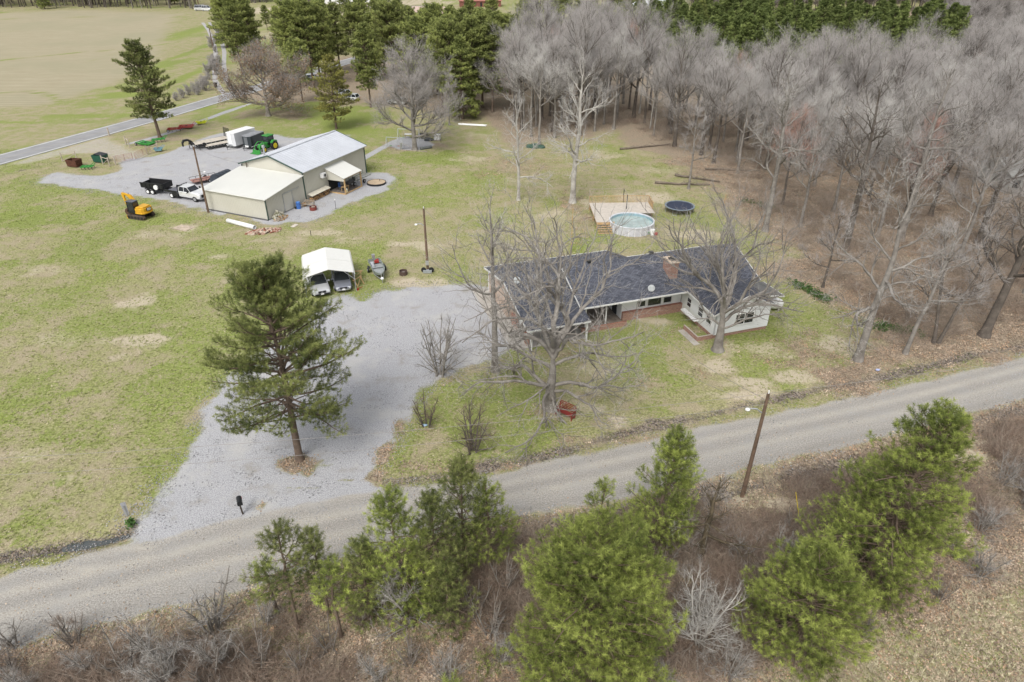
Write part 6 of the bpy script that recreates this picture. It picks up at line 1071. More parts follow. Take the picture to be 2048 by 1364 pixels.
# ---- the stand of pines beyond the lawn: three grown kinds, copied
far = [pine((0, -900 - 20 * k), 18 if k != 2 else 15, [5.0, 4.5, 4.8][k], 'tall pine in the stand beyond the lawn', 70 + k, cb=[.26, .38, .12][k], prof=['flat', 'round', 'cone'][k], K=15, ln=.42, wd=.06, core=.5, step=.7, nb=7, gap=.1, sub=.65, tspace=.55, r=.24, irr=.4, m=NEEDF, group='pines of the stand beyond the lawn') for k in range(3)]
stand = [(485, 150, 19, 0), (470, 120, 18, 1), (512, 140, 18, 0), (455, 95, 17, 2), (500, 100, 18, 2), (560, 90, 12, 2), (596, 175, 19, 1), (612, 172, 18, 1), (628, 176, 20, 0), (642, 170, 18, 1), (606, 205, 13, 1), (650, 150, 18, 0), (680, 140, 17, 0), (655, 110, 16, 2), (715, 150, 17, 1), (742, 215, 17, 0), (750, 160, 16, 2), (730, 120, 17, 0), (770, 150, 18, 0), (790, 180, 19, 1), (800, 140, 17, 0), (825, 170, 18, 0), (840, 200, 17, 1), (855, 160, 17, 0), (875, 190, 19, 1), (885, 215, 18, 0), (905, 175, 18, 0), (900, 230, 18, 1), (930, 200, 19, 0), (945, 225, 19, 0), (925, 238, 16, 2), (965, 215, 19, 0), (985, 225, 18, 0), (975, 185, 18, 0), (995, 190, 17, 1), (960, 160, 17, 0), (1020, 190, 17, 1), (870, 130, 16, 0), (905, 120, 15, 0), (760, 75, 18, 0), (725, 60, 18, 0), (800, 90, 15, 0), (940, 110, 16, 0), (985, 95, 16, 0), (1060, 115, 17, 1), (1100, 105, 17, 1), (1045, 100, 15, 0), (1125, 95, 16, 1), (1215, 110, 20, 2), (1245, 120, 20, 2), (1180, 80, 15, 0), (600, 60, 14, 0), (640, 45, 14, 0), (690, 35, 15, 0), (585, 120, 14, 0), (535, 60, 9, 0), (1395, 90, 14, 2), (1160, 100, 18, 2), (350, 8, 18, 2), (90, 18, 17, 2)]
rnd = random.Random(12)
rows = {r: sorted([q[0] for q in stand if (q[1] >= 195, 150 <= q[1] < 195, 100 <= q[1] < 150, q[1] < 100)[r]]) for r in range(4)}
for i, (px_, py_, h, k) in enumerate(stand):
    row = 0 if py_ >= 195 else 1 if py_ >= 150 else 2 if py_ >= 100 else 3; nth = rows[row].index(px_) + 1; lab = '%s pine, number %d from the left in the %s row of the stand' % (('flat-topped', 'high-crowned', 'full-skirted')[k], nth, ('front', 'second', 'third', 'rearmost')[row])
    k2 = k; b = far[k2]; s = h / (18 if k2 != 2 else 15); x, y = g(px_, py_)
    if not b.get('used'): b.location = (x, y, 0); b.scale = (s,) * 3; b['used'] = 1; b['label'] = lab
    else: copy_tree(b, (x, y), rnd.uniform(0, 6.28), (s * rnd.uniform(.9, 1.12), s * rnd.uniform(.9, 1.12), s), label=lab)
for b in far: del b['used']
# pine plantation, top right
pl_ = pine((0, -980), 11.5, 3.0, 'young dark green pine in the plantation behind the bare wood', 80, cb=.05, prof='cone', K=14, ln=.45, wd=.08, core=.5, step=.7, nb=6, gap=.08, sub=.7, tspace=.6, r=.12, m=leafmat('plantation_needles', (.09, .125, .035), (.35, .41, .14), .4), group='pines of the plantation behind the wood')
poly = gl([(1270, 130), (1400, 160), (1560, 175), (1700, 165), (1800, 150), (1900, 130), (1880, 80), (1750, 62), (1500, 52), (1330, 45), (1265, 70)]); xs = [p[0] for p in poly]; ys = [p[1] for p in poly]; first = True; pts = []
rnd = random.Random(5); tries = 0
while len(pts) < 230 and tries < 20000:
    tries += 1; x, y = rnd.uniform(min(xs), max(xs)), rnd.uniform(min(ys), max(ys))
    if sdf(np.array([x]), np.array([y]), poly)[0] < 0 and all((x - a) ** 2 + (y - b) ** 2 > 18 for a, b in pts): pts.append((x, y))
for x, y in pts:
    s = rnd.uniform(.65, 1.35)
    if first: pl_.location = (x, y, 0); pl_.scale = (s,) * 3; first = False
    else: copy_tree(pl_, (x, y), rnd.uniform(0, 6.28), (s * 1.1, s * 1.1, s))
# ---- big bare trees of the yard
fx, fy = gp(1100, 815)
bare_tree('', (fx, fy), 16.5, .52, 'huge spreading bare grey tree with low arching limbs in the front lawn', 3, nl=0, dens=(.75, 1.15, 2.2), spread=.7, per=1, ln=.8, tr=.0075, sub=3, maxl=2, bark=BARK, tw=TWIGL, wig=.2, leader=.4,
    limbs=[(2.2, 165, 22, 9.5, 0.187, -.02), (2.7, 190, 28, 9, 0.158, -.04), (2.0, 218, 12, 8.5, 0.144, -.03), (2.4, 20, 24, 9, 0.180, .03), (2.0, 335, 8, 8, 0.144, .0), (1.7, 300, 4, 6.5, 0.108, -.02), (2.8, 250, 20, 6, 0.101, -.05), (4.2, 175, 30, 7.5, 0.144, .02), (4.6, 5, 34, 8.5, 0.144, .02),
           (5.4, 150, 62, 12, 0.202, .03), (5.8, 60, 66, 12.5, 0.216, .03), (6.0, 100, 80, 13, 0.230, .02), (5.6, 20, 55, 12, 0.187, .04), (5.9, 200, 68, 11.5, 0.173, .04), (5.2, 340, 52, 11, 0.158, .05), (6.2, 280, 74, 11, 0.158, .04), (5.5, 120, 45, 10, 0.144, .04)])
bare_tree('', gp(990, 742), 16.2, .3, 'tall straight bare tree left of the huge spreading tree', 5, clear=.42, nl=10, limb=.36, elev=(.3, 1.0), dens=(.9, 1.3, 2), per=1, ln=.8, tr=.0075, sub=2, tw=TWIGL, spread=.75, wig=.15)
bare_tree('', gp(1435, 700), 14.6, .48, 'big bare tree in front of the white house wing', 7, nl=0, dens=(.8, 1.25, 2.2), spread=.7, per=1, ln=.75, tr=.0075, sub=3, wig=.15, leader=.38, bark=BARK, tw=TWIG,
    limbs=[(3.2, 30, 30, 8, 0.165, -.01), (2.6, 345, 16, 6.5, 0.120, -.05), (3.6, 165, 40, 8.5, 0.150, .0), (2.9, 200, 26, 6.5, 0.112, -.03), (4.4, 95, 76, 11, 0.225, .03), (4.6, 150, 60, 11, 0.195, .03), (4.5, 40, 62, 11, 0.195, .03), (4.8, 260, 70, 9.5, 0.150, .04), (4.2, 0, 45, 9.5, 0.150, .05), (4.9, 190, 55, 10, 0.150, .05), (4.7, 70, 50, 10, 0.150, .05), (4.3, 320, 48, 8.5, 0.128, .04)])
bare_tree('', gp(1145, 405), 19.5, .42, 'tall pale-limbed bare tree standing beyond the pool deck', 9, clear=.3, nl=16, limb=.34, elev=(.2, 1.1), dens=(1.0, 1.5, 2), per=1, ln=.9, tr=.012, sub=3, bark=BARKL, tw=TWIGL, wig=.17)
bare_tree('', gp(1037, 400), 14.5, .24, 'slimmer bare tree left of the tall pale-limbed one', 10, clear=.25, nl=13, limb=.34, elev=(.3, 1.1), dens=(1.0, 1.6, 2), per=1, ln=.9, tr=.012, sub=3, bark=BARKL, tw=TWIGL, wig=.15)
bare_tree('', gp(537, 232), 17.2, .42, 'rounded oak keeping its brown dead leaves beside the highway', 13, clear=.14, nl=20, limb=.58, elev=(.1, 1.15), dens=(1.2, 1.7, 2), per=1, ln=1.1, tr=.013, sub=3, leaves=3, spread=.75, leader=.72)
bare_tree('', gp(830, 300), 18.2, .42, 'broad dense grey bare tree over the play area', 14, clear=.18, nl=22, limb=.54, elev=(.1, 1.2), dens=(1.2, 1.9, 2), per=1, ln=1.15, tr=.0125, sub=4, tw=TWIG, leader=.85, spread=.7)
bare_tree('', gp(899, 250), 11, .15, 'thin bare tree between grey tree and pine stand', 15, clear=.25, nl=12, limb=.3, dens=(1.3, 2, 2), per=2, ln=.7, tr=.018, sub=2)
# leaning yard-edge trees
bare_tree('', gp(1715, 720), 17.5, .36, 'dark-trunked tree with pale upper limbs at the lawn corner', 16, clear=.33, nl=13, limb=.38, elev=(.1, 1.05), dens=(.95, 1.5, 2), per=1, ln=.85, tr=.0095, sub=3, bark=BARK, tw=TWIGL, wig=.18, lean=(.8, .5))
bare_tree('', gp(1810, 707), 14, .2, 'slim grey tree right of the dark-trunked corner tree', 17, clear=.4, nl=10, limb=.34, dens=(.95, 1.5, 2), per=1, ln=.85, tr=.0095, sub=3, lean=(2.4, 2))
bare_tree('', gp(1873, 688), 12, .15, 'forked thin tree leaning right near the road ditch', 18, clear=.35, nl=8, limb=.35, dens=(1.2, 2, 2), per=2, ln=.7, tr=.013, sub=2, lean=(2.0, 1.5), stems=2, bark=BARKD)
bare_tree('', gp(1967, 672), 17, .42, 'thick grey-trunked tree leaning right at the right edge', 19, clear=.35, nl=12, limb=.42, dens=(.95, 1.5, 2), per=1, ln=.85, tr=.0095, sub=3, lean=(2.5, 1.0), bark=BARKD)
bare_tree('', gp(1530, 462), 20.5, .34, 'tall dark-trunked tree at the wood edge right of the trampoline', 20, clear=.38, nl=14, limb=.33, elev=(.0, 1.1), dens=(.95, 1.5, 2), per=1, ln=.85, tr=.0095, sub=3, bark=BARK, tw=TWIGL, wig=.2)
bare_tree('', gp(1690, 500), 20, .38, 'dark tree with gnarled pale branches right of the wood-edge tree', 31, clear=.4, nl=12, limb=.36, elev=(.1, 1.0), dens=(.95, 1.5, 2), per=1, ln=.85, tr=.0095, sub=3, bark=BARKD, tw=TWIGL, wig=.2)
bare_tree('', gp(1800, 480), 21, .4, 'very tall tree with ivy-dark fork above the open wood floor', 32, clear=.45, nl=13, limb=.34, elev=(.1, 1.1), dens=(.95, 1.5, 2), per=1, ln=.85, tr=.0095, sub=3, bark=BARK, tw=TWIGL, wig=.22)
bare_tree('', gp(1645, 575), 9, .12, 'small twisted tree beside the green bramble strip', 33, clear=.3, nl=9, limb=.4, dens=(1.3, 2, 2), per=2, ln=.6, tr=.014, sub=2, bark=BARKD)
bare_tree('', gp(1377, 378), 13, .16, 'thin straight tree at the near end of the fallen trunk', 34, clear=.35, nl=9, limb=.28, dens=(1.2, 2, 2), per=2, ln=.7, tr=.017, sub=2)
# ---- shrubs and small trees close to the road
bare_tree('', gp(880, 752), 5.8, .07, 'many-stemmed bare grey shrub at the driveway edge', 90, stems=9, clear=.15, nl=5, limb=.4, dens=(1.6, 2.4, 2), per=2, ln=.45, tr=.0055, sub=2, maxl=1, nm='bare_shrub', cat='shrub', tw=TWIGL)
bare_tree('', gp(945, 905), 4.2, .06, 'round bare shrub on the strip of lawn above the road', 91, stems=6, clear=.15, nl=6, limb=.45, dens=(1.8, 2.4, 2), per=2, ln=.4, tr=.0055, sub=3, maxl=1, nm='bare_shrub', cat='shrub', bark=BARKD, tw=TWIGB)
bare_tree('', gp(853, 852), 3.2, .04, 'thin upright bare shrub beside the driveway gravel', 92, stems=5, clear=.15, nl=5, limb=.25, dens=(1.8, 2.4, 2), per=2, ln=.3, tr=.0055, sub=3, maxl=1, nm='bare_shrub', cat='shrub', bark=BARKD, tw=TWIGB)
bare_tree('', gp(1400, 1120), 6.8, .22, 'dead vine-wrapped stump tree with hanging bare twigs', 93, clear=.35, nl=14, limb=.42, elev=(-.5, 1.2), dens=(1.5, 2.2, 2), per=1, ln=.7, tr=.007, sub=2, bark=mat('vine_bark', (.12, .095, .06), .95, var=.3), tw=TWIG)
bare_tree('', gp(1395, 1290), 4.6, .05, 'pale fan-shaped bare sapling between the two round pines', 94, stems=7, clear=.08, nl=9, limb=.5, elev=(.3, 1.1), dens=(1.8, 2.6, 2), per=2, ln=.45, tr=.0055, sub=2, maxl=1, tw=TWIGL, bark=BARKL, nm='bare_shrub', cat='shrub')
bare_tree('', gp(835, 1250), 4.6, .08, 'bare grey sapling in front of the roadside pine cluster', 95, stems=2, clear=.2, nl=10, limb=.5, dens=(1.6, 2.4, 2), per=2, ln=.45, tr=.0055, sub=2, maxl=1, tw=TWIGL, nm='bare_shrub', cat='shrub')
sh = bare_tree('', (0, -800), 4.4, .06, 'bare grey bush in the roadside scrub', 96, stems=5, clear=.1, nl=6, limb=.45, dens=(1.6, 2.4, 2), per=2, ln=.45, tr=.0055, sub=2, maxl=1, tw=TWIGL, nm='bare_shrub', cat='shrub', group='bare bushes in the roadside scrub')
sh2 = bare_tree('', (0, -820), 3.6, .05, 'bare brownish bush in the roadside scrub', 97, stems=7, clear=.1, nl=5, limb=.4, dens=(1.6, 2.4, 2), per=2, ln=.4, tr=.0055, sub=2, maxl=1, tw=TWIGB, nm='bare_shrub', cat='shrub', group='brown bushes in the roadside scrub')
rnd = random.Random(8)
for k, (sx_, pts) in enumerate([(sh, [(340, 1330, 1), (425, 1260, 1.25), (440, 1330, 1), (180, 1340, .9), (760, 1360, 1), (900, 1370, .9), (1000, 1330, .8), (330, 1370, 1.1), (30, 1290, 1.2), (60, 1380, 1), (1560, 1130, .8), (2000, 970, 1.1), (2040, 1010, 1.3), (1960, 1060, .9), (1450, 1360, .9), (640, 1200, .8), (530, 1250, .7), (1330, 1370, .7), (1890, 1100, .9), (1960, 1150, 1)]), (sh2, [(250, 1345, 1), (520, 1330, 1), (660, 1300, .9), (720, 1250, .8), (950, 1230, 1), (1010, 1180, 1), (980, 1270, 1.1), (1060, 1330, 1), (1330, 1130, 1), (1480, 1120, 1), (1530, 1200, 1), (1500, 1290, .9), (1420, 1330, .8), (1580, 1060, .8), (1720, 1270, .9), (1880, 1200, .8), (150, 1290, .9), (20, 1340, 1), (600, 1340, 1), (420, 1370, 1), (820, 1330, .8)])]):
    for i, (a, b, s) in enumerate(pts):
        x, y = g(a, b)
        if i == 0: sx_.location = (x, y, 0)
        else: copy_tree(sx_, (x, y), rnd.uniform(0, 6.28), s * rnd.uniform(.5, .85))
# hedge of brush along the field, right of the crop
hb_ = bare_tree('', (0, -840), 5.2, .06, 'bare thicket bush in the hedge along the lane', 98, stems=8, clear=.1, nl=6, limb=.4, dens=(1.4, 2.2, 2), per=3, ln=.6, tr=.018, sub=3, maxl=1, tw=TWIG, nm='bare_shrub', cat='shrub', group='bare hedge bushes along the lane and field')
pts = [(432, 150), (420, 160), (410, 170), (400, 180), (392, 186), (380, 190), (366, 196), (352, 202), (438, 130), (428, 140), (418, 150), (424, 120), (430, 105), (426, 95), (432, 85), (436, 70), (430, 60), (436, 50), (438, 42), (424, 132), (412, 182), (398, 190)]
for i, (a, b) in enumerate(pts):
    x, y = g(a, b)
    if i == 0: hb_.location = (x, y, 0)
    else: copy_tree(hb_, (x, y), rnd.uniform(0, 6.28), rnd.uniform(.35, .7) * (1 + .3 * (b < 100)))
# ---- the bare wood: six kinds of tree; the nearest three hundred stand singly, the rest as one mass
WG = 'bare trees of the wood behind the house'
kinds = []
for k in range(6):
    kinds.append(bare_tree('', (0, -1000 - 20 * k), [13.5, 14.5, 12.5, 15, 12, 11][k], [.2, .24, .17, .26, .14, .15][k], ['grey bare tree in the wood with fine upright twigs'] * 5 + ['reddish-budded bare tree in the wood'] and (['slender grey bare tree standing in the wood', 'tall grey bare tree standing in the wood', 'narrow grey bare tree standing in the wood', 'broad grey bare tree standing in the wood', 'thin grey bare tree standing in the wood', 'reddish-twigged bare tree standing in the wood'][k]), 100 + k, clear=[.4, .42, .45, .35, .45, .35][k], nl=[12, 13, 11, 14, 10, 12][k], limb=[.38, .38, .34, .44, .32, .38][k], elev=(.45, 1.25), up=.1, wig=.10, dens=(.9, 1.5, 2), per=2, ln=1.3, tr=.0095, sub=3, tw=[TWIG, TWIG, TWIGL, TWIG, TWIGL, TWIGR][k], bark=[BARK, BARKD, BARK, BARKD, BARKL, BARKD][k], group=WG, spread=.55, tup=.35))
WOODP_ = gl([(2150, 560), (2048, 600), (1990, 560), (1900, 520), (1800, 520), (1740, 470), (1650, 500), (1560, 420), (1520, 370), (1450, 372), (1400, 330), (1330, 285), (1250, 258), (1150, 272), (1080, 290), (1035, 262), (1015, 235), (1040, 200), (1080, 185), (1150, 165), (1250, 180), (1290, 215), (1560, 240), (1800, 228), (1930, 190), (1990, 130), (2100, 90), (2600, 120), (2900, 330)])
xs = [p[0] for p in WOODP_]; ys = [p[1] for p in WOODP_]; rng = np.random.default_rng(77); C = np.stack([rng.uniform(min(xs), max(xs), 26000), rng.uniform(min(ys), max(ys), 26000)], 1)
C = C[sdf(C[:, 0], C[:, 1], WOODP_) < 0]; dens_ok = []; cell = {}
for x, y in C:
    depth = y * math.cos(PITCH) + CAMH * math.sin(PITCH); px_ = 1024 + FPX * x / depth
    if px_ > 2230: continue
    near = (y < 112 and x > 25); md = (6.5 if near else 3.8 if y < 200 else 4.6); ck = (int(x // 4), int(y // 4)); ok = True
    for i in range(-2, 3):
        for j in range(-2, 3):
            for a, b in cell.get((ck[0] + i, ck[1] + j), ()):
                if (a - x) ** 2 + (b - y) ** 2 < md * md: ok = False; break
            if not ok: break
        if not ok: break
    if ok: cell.setdefault(ck, []).append((x, y)); dens_ok.append((x, y, depth))
dens_ok.sort(key=lambda q: q[2]); used = [False] * 6; rnd = random.Random(31); WOODMASS = []
print('wood trees', len(dens_ok))
for i, (x, y, d) in enumerate(dens_ok):
    k = rnd.choices(range(6), [5, 5, 4, 3, 4, 1.3])[0]; s = rnd.uniform(.85, 1.12) * (1.25 if x / d < .19 else 1.12 if y < 130 else 1.0)
    if i < 290:
        b = kinds[k]
        if not used[k]: b.location = (x, y, 0); b.scale = (s,) * 3; used[k] = True
        else: copy_tree(b, (x, y), rnd.uniform(0, 6.28), (s, s, s * rnd.uniform(.9, 1.1)))
    else: WOODMASS.append((x, y, s))
# ---- instanced masses
def scatter(name, pts, rots, scales, protos, label, seed=0):
    """one object: prototypes set on points by geometry nodes"""
    me = bpy.data.meshes.new(name); me.from_pydata([tuple(p) for p in pts], [], []); n = len(pts)
    a = me.attributes.new('rot', 'FLOAT_VECTOR', 'POINT'); a.data.foreach_set('vector', np.asarray(rots, np.float32).ravel()); a = me.attributes.new('scl', 'FLOAT', 'POINT'); a.data.foreach_set('value', np.asarray(scales, np.float32))
    rg = np.random.default_rng(seed); a = me.attributes.new('pick', 'INT', 'POINT'); a.data.foreach_set('value', rg.integers(0, len(protos), n).astype(np.int32))
    o = link(name, me, kind='stuff', label=label); c = bpy.data.collections.new(name + '_kinds')
    for k, p in enumerate(protos): q = bpy.data.objects.new('%s_kind_%d' % (name, k), p); c.objects.link(q)
    ng = bpy.data.node_groups.new(name, 'GeometryNodeTree'); ng.interface.new_socket('Geometry', in_out='INPUT', socket_type='NodeSocketGeometry'); ng.interface.new_socket('Geometry', in_out='OUTPUT', socket_type='NodeSocketGeometry')
    N = ng.nodes; L = ng.links; gi = N.new('NodeGroupInput'); go = N.new('NodeGroupOutput'); ip = N.new('GeometryNodeInstanceOnPoints'); ci = N.new('GeometryNodeCollectionInfo'); ci.inputs[0].default_value = c; ci.inputs[1].default_value = True; ci.inputs[2].default_value = True
    def na(nm, ty): q = N.new('GeometryNodeInputNamedAttribute'); q.data_type = ty; q.inputs[0].default_value = nm; return q.outputs[0]
    L.new(gi.outputs[0], ip.inputs['Points']); L.new(ci.outputs[0], ip.inputs['Instance']); ip.inputs['Pick Instance'].default_value = True; L.new(na('pick', 'INT'), ip.inputs['Instance Index']); L.new(na('rot', 'FLOAT_VECTOR'), ip.inputs['Rotation']); L.new(na('scl', 'FLOAT'), ip.inputs['Scale']); L.new(ip.outputs[0], go.inputs[0])
    md = o.modifiers.new('scatter', 'NODES'); md.node_group = ng; return o
def joined(tree):
    """one mesh from a tree's trunk and crown"""
    V = []; T = []; Qd = []; mi = []; n = 0; ms = []
    for k, ch in enumerate(KIDS[tree.name]):
        me = ch.data; v = np.zeros(len(me.vertices) * 3, np.float32); me.vertices.foreach_get('co', v); l = np.zeros(len(me.loops), np.int32); me.loops.foreach_get('vertex_index', l); V.append(v.reshape(-1, 3)); ms.append(me.materials[0])
        if me.polygons[0].loop_total == 3: T.append(l.reshape(-1, 3) + n); tm = k
        else: Qd.append(l.reshape(-1, 4) + n)
        n += len(me.vertices)
    T = np.concatenate(T); Qd = np.concatenate(Qd); return fast_mesh('kind', np.concatenate(V), tris=T, quads=Qd, mats=ms, mi=[1] * len(T) + [0] * len(Qd))
if WOODMASS:
    rg = np.random.default_rng(3); W_ = np.array(WOODMASS); n = len(W_)
    scatter('far_woodland', np.c_[W_[:, :2], np.zeros(n)], np.c_[np.zeros((n, 2)), rg.uniform(0, 6.28, n)], W_[:, 2], [joined(k) for k in kinds[:5] for _ in (0,)], 'grey mass of bare trees filling the far part of the wood')
# distant tree line beyond the fields
rg = np.random.default_rng(9); LP_ = []
for (a, b, n) in (((-400, 10), (395, 14), 190), ((-400, 4), (395, 6), 190), ((-400, -4), (470, -2), 200), ((450, 2), (640, 4), 50), ((520, -6), (1100, -6), 130), ((1150, 12), (1300, 16), 40), ((1150, -2), (2100, -2), 260), ((1330, 34), (2100, 14), 200), ((1400, 10), (2100, 2), 200), ((1880, 62), (2150, 40), 120), ((1900, 90), (2150, 60), 120)):
    for k in range(n): t_ = rg.random(); x, y = g(a[0] + (b[0] - a[0]) * t_, a[1] + (b[1] - a[1]) * t_ + rg.uniform(-4, 4)); LP_.append((x, y))
LP_ = np.array(LP_); n = len(LP_); scatter('distant_treeline', np.c_[LP_, np.zeros(n)], np.c_[np.zeros((n, 2)), rg.uniform(0, 6.28, n)], rg.uniform(.7, 1.15, n), [joined(k) for k in (kinds[0], kinds[1], kinds[3])], 'hazy grey line of far-off bare woods along the top')
# ================================================================ GROUND COVER
rg = np.random.default_rng(5)
def in_view(n, y0, y1, margin=1.08, bias=1.0):
    """random ground points inside the camera's footprint"""
    d = rg.uniform(0, 1, n); Y = y0 + (y1 - y0) * d ** bias; dep = Y * math.cos(PITCH) + CAMH * math.sin(PITCH); X = rg.uniform(-1, 1, n) * dep * .75 * margin; return X, Y
def zat(X, Y, MKs): return MKs['z']
def tuft(seed, nb, h, spread, m, w=.012):
    r = np.random.default_rng(seed); a = r.uniform(0, 6.28, nb); P = np.stack([np.cos(a) * r.uniform(0, .06, nb), np.sin(a) * r.uniform(0, .06, nb), np.zeros(nb)], -1); D = unit(np.stack([np.cos(a) * spread, np.sin(a) * spread, np.full(nb, 1.)], -1) * r.uniform(.6, 1.2, (nb, 1))); S = unit(np.cross(D, [0, 0, 1.])) * w; tip = P + D * (h * r.uniform(.6, 1.2, (nb, 1)))
    V = np.stack([P - S, P + S, tip], 1).reshape(-1, 3); return fast_mesh('tuft', V, tris=np.arange(nb * 3).reshape(-1, 3), mats=[m])
def varied(name, rgb, v=.35):
    m = mat(name, rgb, .9, var=.1); nt = m.node_tree; b = nt.nodes['Principled BSDF']; src = b.inputs['Base Color'].links[0].from_socket; hs = lin(nt, 'ShaderNodeHueSaturation'); oi = lin(nt, 'ShaderNodeObjectInfo'); mr = lin(nt, 'ShaderNodeMapRange'); mr.inputs[3].default_value = 1 - v; mr.inputs[4].default_value = 1 + v
    nt.links.new(oi.outputs['Random'], mr.inputs[0]); nt.links.new(mr.outputs[0], hs.inputs['Value']); nt.links.new(src, hs.inputs['Color']); nt.links.new(hs.outputs[0], b.inputs['Base Color']); return m
GG = varied('green_grass', (.265, .30, .085)); SG = varied('straw_grass', (.47, .42, .285)); LB = varied('brown_leaf', (.32, .245, .18), .45); LO = varied('orange_leaf', (.46, .31, .20), .3); BR = varied('bramble_stem', (.29, .215, .165), .3); LG = varied('grey_wet_leaf', (.20, .18, .165), .5); LT = varied('tan_leaf', (.50, .40, .30), .25); STN = varied('stone', (.33, .33, .335), .35)
def place(name, X, Y, M, w, protos, label, s0=.7, s1=1.4, tilt=.25, zoff=0.0, seed=1):
    keep = w; X, Y = X[keep], Y[keep]; z = M['z'][keep] + zoff; n = len(X); return scatter(name, np.c_[X, Y, z], np.c_[rg.uniform(-tilt, tilt, (n, 2)), rg.uniform(0, 6.28, n)], rg.uniform(s0, s1, n), protos, label, seed)
SH_MASK = lambda X, Y: (sdf(X, Y, [SF(-.3, -.3), SF(24, -.3), SF(24, 11.4), SF(-.3, 11.4)]) > 0) & (sdf(X, Y, [HF(-1.5, .2), HF(27, .2), HF(27, 14.4), HF(-1.5, 14.4)]) > 0) & (sdf(X, Y, [HF(17.5, -3.4), HF(24.6, -3.4), HF(24.6, 1), HF(17.5, 1)]) > 0) & ((X - PX[0]) ** 2 + (Y - PX[1]) ** 2 > 9.5)
def clumps(P, C, seed, nb): return [tuft(seed + k, nb, P, .9 + .2 * k, C) for k in range(3)]
X, Y = in_view(150000, 24, 125, bias=1.1); M = masks(X, Y); bare = (M['road'] < .3) & (M['gravel'] < .25) & SH_MASK(X, Y); lawn = bare & (M['ds'] > .5)
gsel = lawn & (rg.random(len(X)) < M['green'] * 1.05 + .09) & (M['leaf'] < .5); place('green_grass', X, Y, M, gsel, clumps(.10, GG, 1, 14), 'short tufts of fresh green grass all over the lawns')
ssel = bare & ~gsel & (rg.random(len(X)) < .3 * (1 - M['leaf']) + .05); place('dry_grass', X, Y, M, ssel, clumps(.11, SG, 5, 12), 'tufts of straw-coloured dead grass all over the lawns')
# leaf litter
def leafp(seed, n, m, s=.07, rad=.25):
    r = np.random.default_rng(seed); P = np.c_[r.normal(size=(n, 2)) * rad, r.uniform(.01, .05, n)]; V, Qd = quads_at(P, r, s * .6, s, flat=.5); return fast_mesh('leaves', V, quads=Qd, mats=[m])
X, Y = in_view(170000, 15, 120, bias=1.4); M = masks(X, Y); bare = (M['gravel'] < .35) & SH_MASK(X, Y)
lsel = bare & (M['road'] < .5) & (rg.random(len(X)) < np.clip(M['leaf'] * .9, 0, 1)) & (M['dark'] < .4); dsel = (M['dark'] > .3) & (M['road'] < .4) & (rg.random(len(X)) < .55); place('ditch_litter', X, Y, M, dsel, [leafp(60 + k, 12, [LG, LB, LG][k], .065, .35) for k in range(3)], 'dark wet leaves filling the ditches', .6, 1.3, .1)
place('leaf_litter', X, Y, M, lsel, [leafp(k, 14, [LB, LB, LT, LO, LB][k]) for k in range(5)], 'brown and orange dead leaves covering the woodland floor and verges', .7, 1.5, .1)
psel = ~lsel & bare & (rg.random(len(X)) < .035); place('scattered_leaves', X, Y, M, psel, [leafp(11, 4, LT, .06, .5), leafp(12, 4, LB, .06, .5)], 'sparse dead leaves blown over the lawn', .7, 1.3, .1)
# stones along the edges of the gravel
X, Y = in_view(60000, 22, 110, bias=1.2); M = masks(X, Y); e = np.maximum(M['gravel'], M['road']); q = MB()
def stonep(seed, n):
    r = random.Random(seed); mb = MB()
    for k in range(n): mb.box((r.gauss(0, .3), r.gauss(0, .3), .02), (r.uniform(.035, .075), r.uniform(.03, .06), .035), r.uniform(0, 3))
    me = bpy.data.meshes.new('stones'); me.from_pydata(mb.v, [], mb.f); me.materials.append(STN); return me
place('loose_gravel', X, Y, M, (rg.random(len(X)) < np.where((e > .02) & (e < .6), .45, np.where(M['gravel'] >= .6, .08, .02 * (e > .6)))) & SH_MASK(X, Y), [stonep(k, 8) for k in range(3)], 'loose grey stones along road and driveway edges', .7, 1.3, .05)
# scrub: tangled brown stems south of the road
def bramble(seed, n, m, h=.9, rad=.9):
    r = np.random.default_rng(seed); P = np.c_[r.normal(size=(n, 2)) * rad * .5, np.zeros(n)]; D = unit(np.c_[r.normal(size=(n, 2)) * .8, r.uniform(.3, 1.2, n)]); L = h * r.uniform(.5, 1.4, n); V, T = spikes(P, D, L, np.full(n, .011), r); P2 = P + D * L[:, None] * .5; D2 = unit(D + r.normal(size=(n, 3)) * .8); V2, T2 = spikes(P2, D2, L * .6, np.full(n, .008), r); return fast_mesh('bramble', np.concatenate([V, V2]), tris=np.concatenate([T, T2 + len(V)]), mats=[m])
X, Y = in_view(16000, 15, 45, margin=1.15); M = masks(X, Y); n1 = fbm(X, Y, 5, 21); tan = soft(sdf(X, Y, TANFIELD) + (fbm(X, Y, 6, 1) - .5) * 3, 3)
BR2 = varied('pale_scrub_stem', (.33, .27, .215), .25)
place('undergrowth', X, Y, M, (M['ds'] < -2.2) & (tan < .3) & (M['sand'] < .25) & (rg.random(len(X)) < np.clip((n1 - .42) * 4.5, .03, 1)), [bramble(k, 60, BR) for k in range(3)] + [bramble(9, 50, BR2, 1.1)], 'tangled brown brambles and dead weeds south of the road', .6, 1.5)
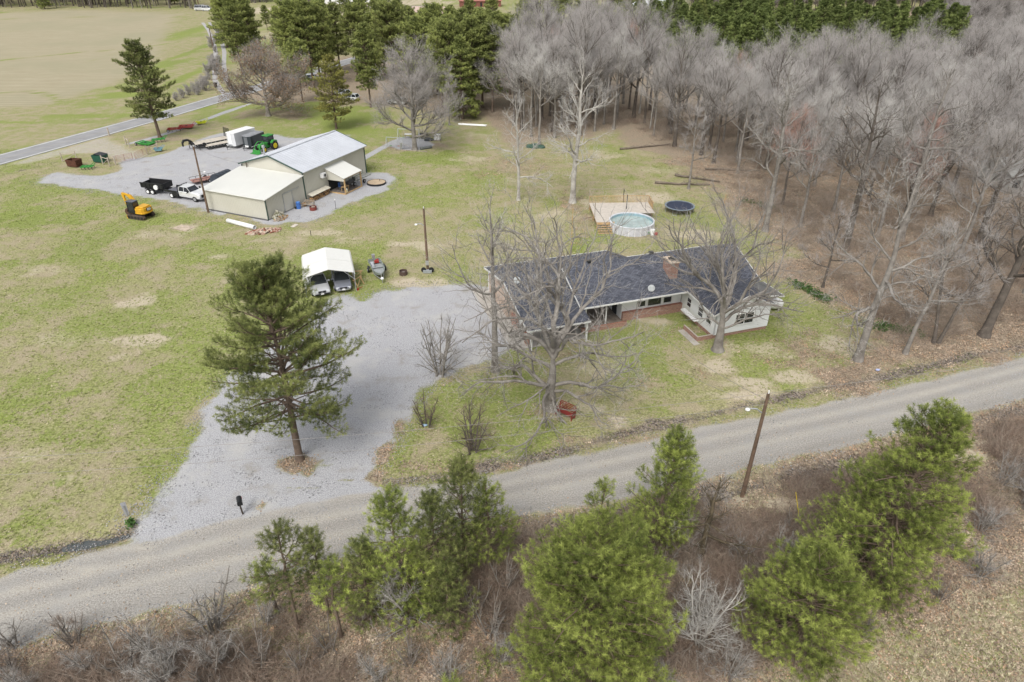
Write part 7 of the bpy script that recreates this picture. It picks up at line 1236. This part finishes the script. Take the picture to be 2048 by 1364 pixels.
X, Y = in_view(9000, 22, 160, margin=1.1); M = masks(X, Y)
place('wood_undergrowth', X, Y, M, (M['dl'] < -4) & (Y > 55) & (rg.random(len(X)) < .8), [bramble(20, 40, BR, 1.0), bramble(25, 40, BR2, 1.5), bramble(26, 46, BR2, 1.9)], 'thin dead brush on the floor of the bare wood', .6, 1.6)
X, Y = in_view(14000, 15, 40, margin=1.15); M = masks(X, Y); tan = soft(sdf(X, Y, TANFIELD) + (fbm(X, Y, 6, 1) - .5) * 3, 3)
place('field_stubble', X, Y, M, (tan > .4) & (rg.random(len(X)) < .9), clumps(.2, SG, 40, 14) + [leafp(41, 4, LT, .05, .3)], 'dead tan grass of the field in the bottom right corner', .7, 1.3)
X, Y = in_view(26000, 15, 42, margin=1.15); M = masks(X, Y); n1 = fbm(X, Y, 3, 44)
place('verge_grass', X, Y, M, (M['ds'] < -.3) & (M['gravel'] < .2) & (M['sand'] < .3) & (rg.random(len(X)) < np.clip((n1 - .3) * 1.6, .1, .8)), clumps(.26, SG, 50, 14), 'pale dead grass among the scrub south of the road', .7, 1.5)
# green weeds: bramble strip by the house and daffodil-like clumps
GW = leafmat('weed_leaves', (.035, .08, .02), (.11, .21, .045), .2)
for a, b, n, lb in (((1590, 568), (1660, 605), 260, 'strip of dark green weeds behind the house lawn'), ((1735, 652), (1840, 668), 200, 'low green weeds along the edge of the leaf-covered wood'), ((262, 1048), (264, 1052), 30, 'small bright green weed clump by the ditch culvert'), ((1550, 420), (1480, 400), 80, 'evergreen ground cover at the edge of the wood')):
    p, q_ = g(*a), g(*b); r = np.random.default_rng(n); t_ = r.random(n)[:, None]; P = np.array(p) * (1 - t_) + np.array(q_) * t_ + r.normal(size=(n, 2)) * (.45 if n > 50 else .12); P = np.repeat(np.c_[P, r.uniform(.05, .4, n)], 6, 0) + r.normal(size=(n * 6, 3)) * .1; V, Qd = quads_at(P, r, .05, .11); link('ground_cover', fast_mesh('ground_cover', V, quads=Qd, mats=[GW], tint=r.random(len(Qd))), kind='stuff', label=lb)
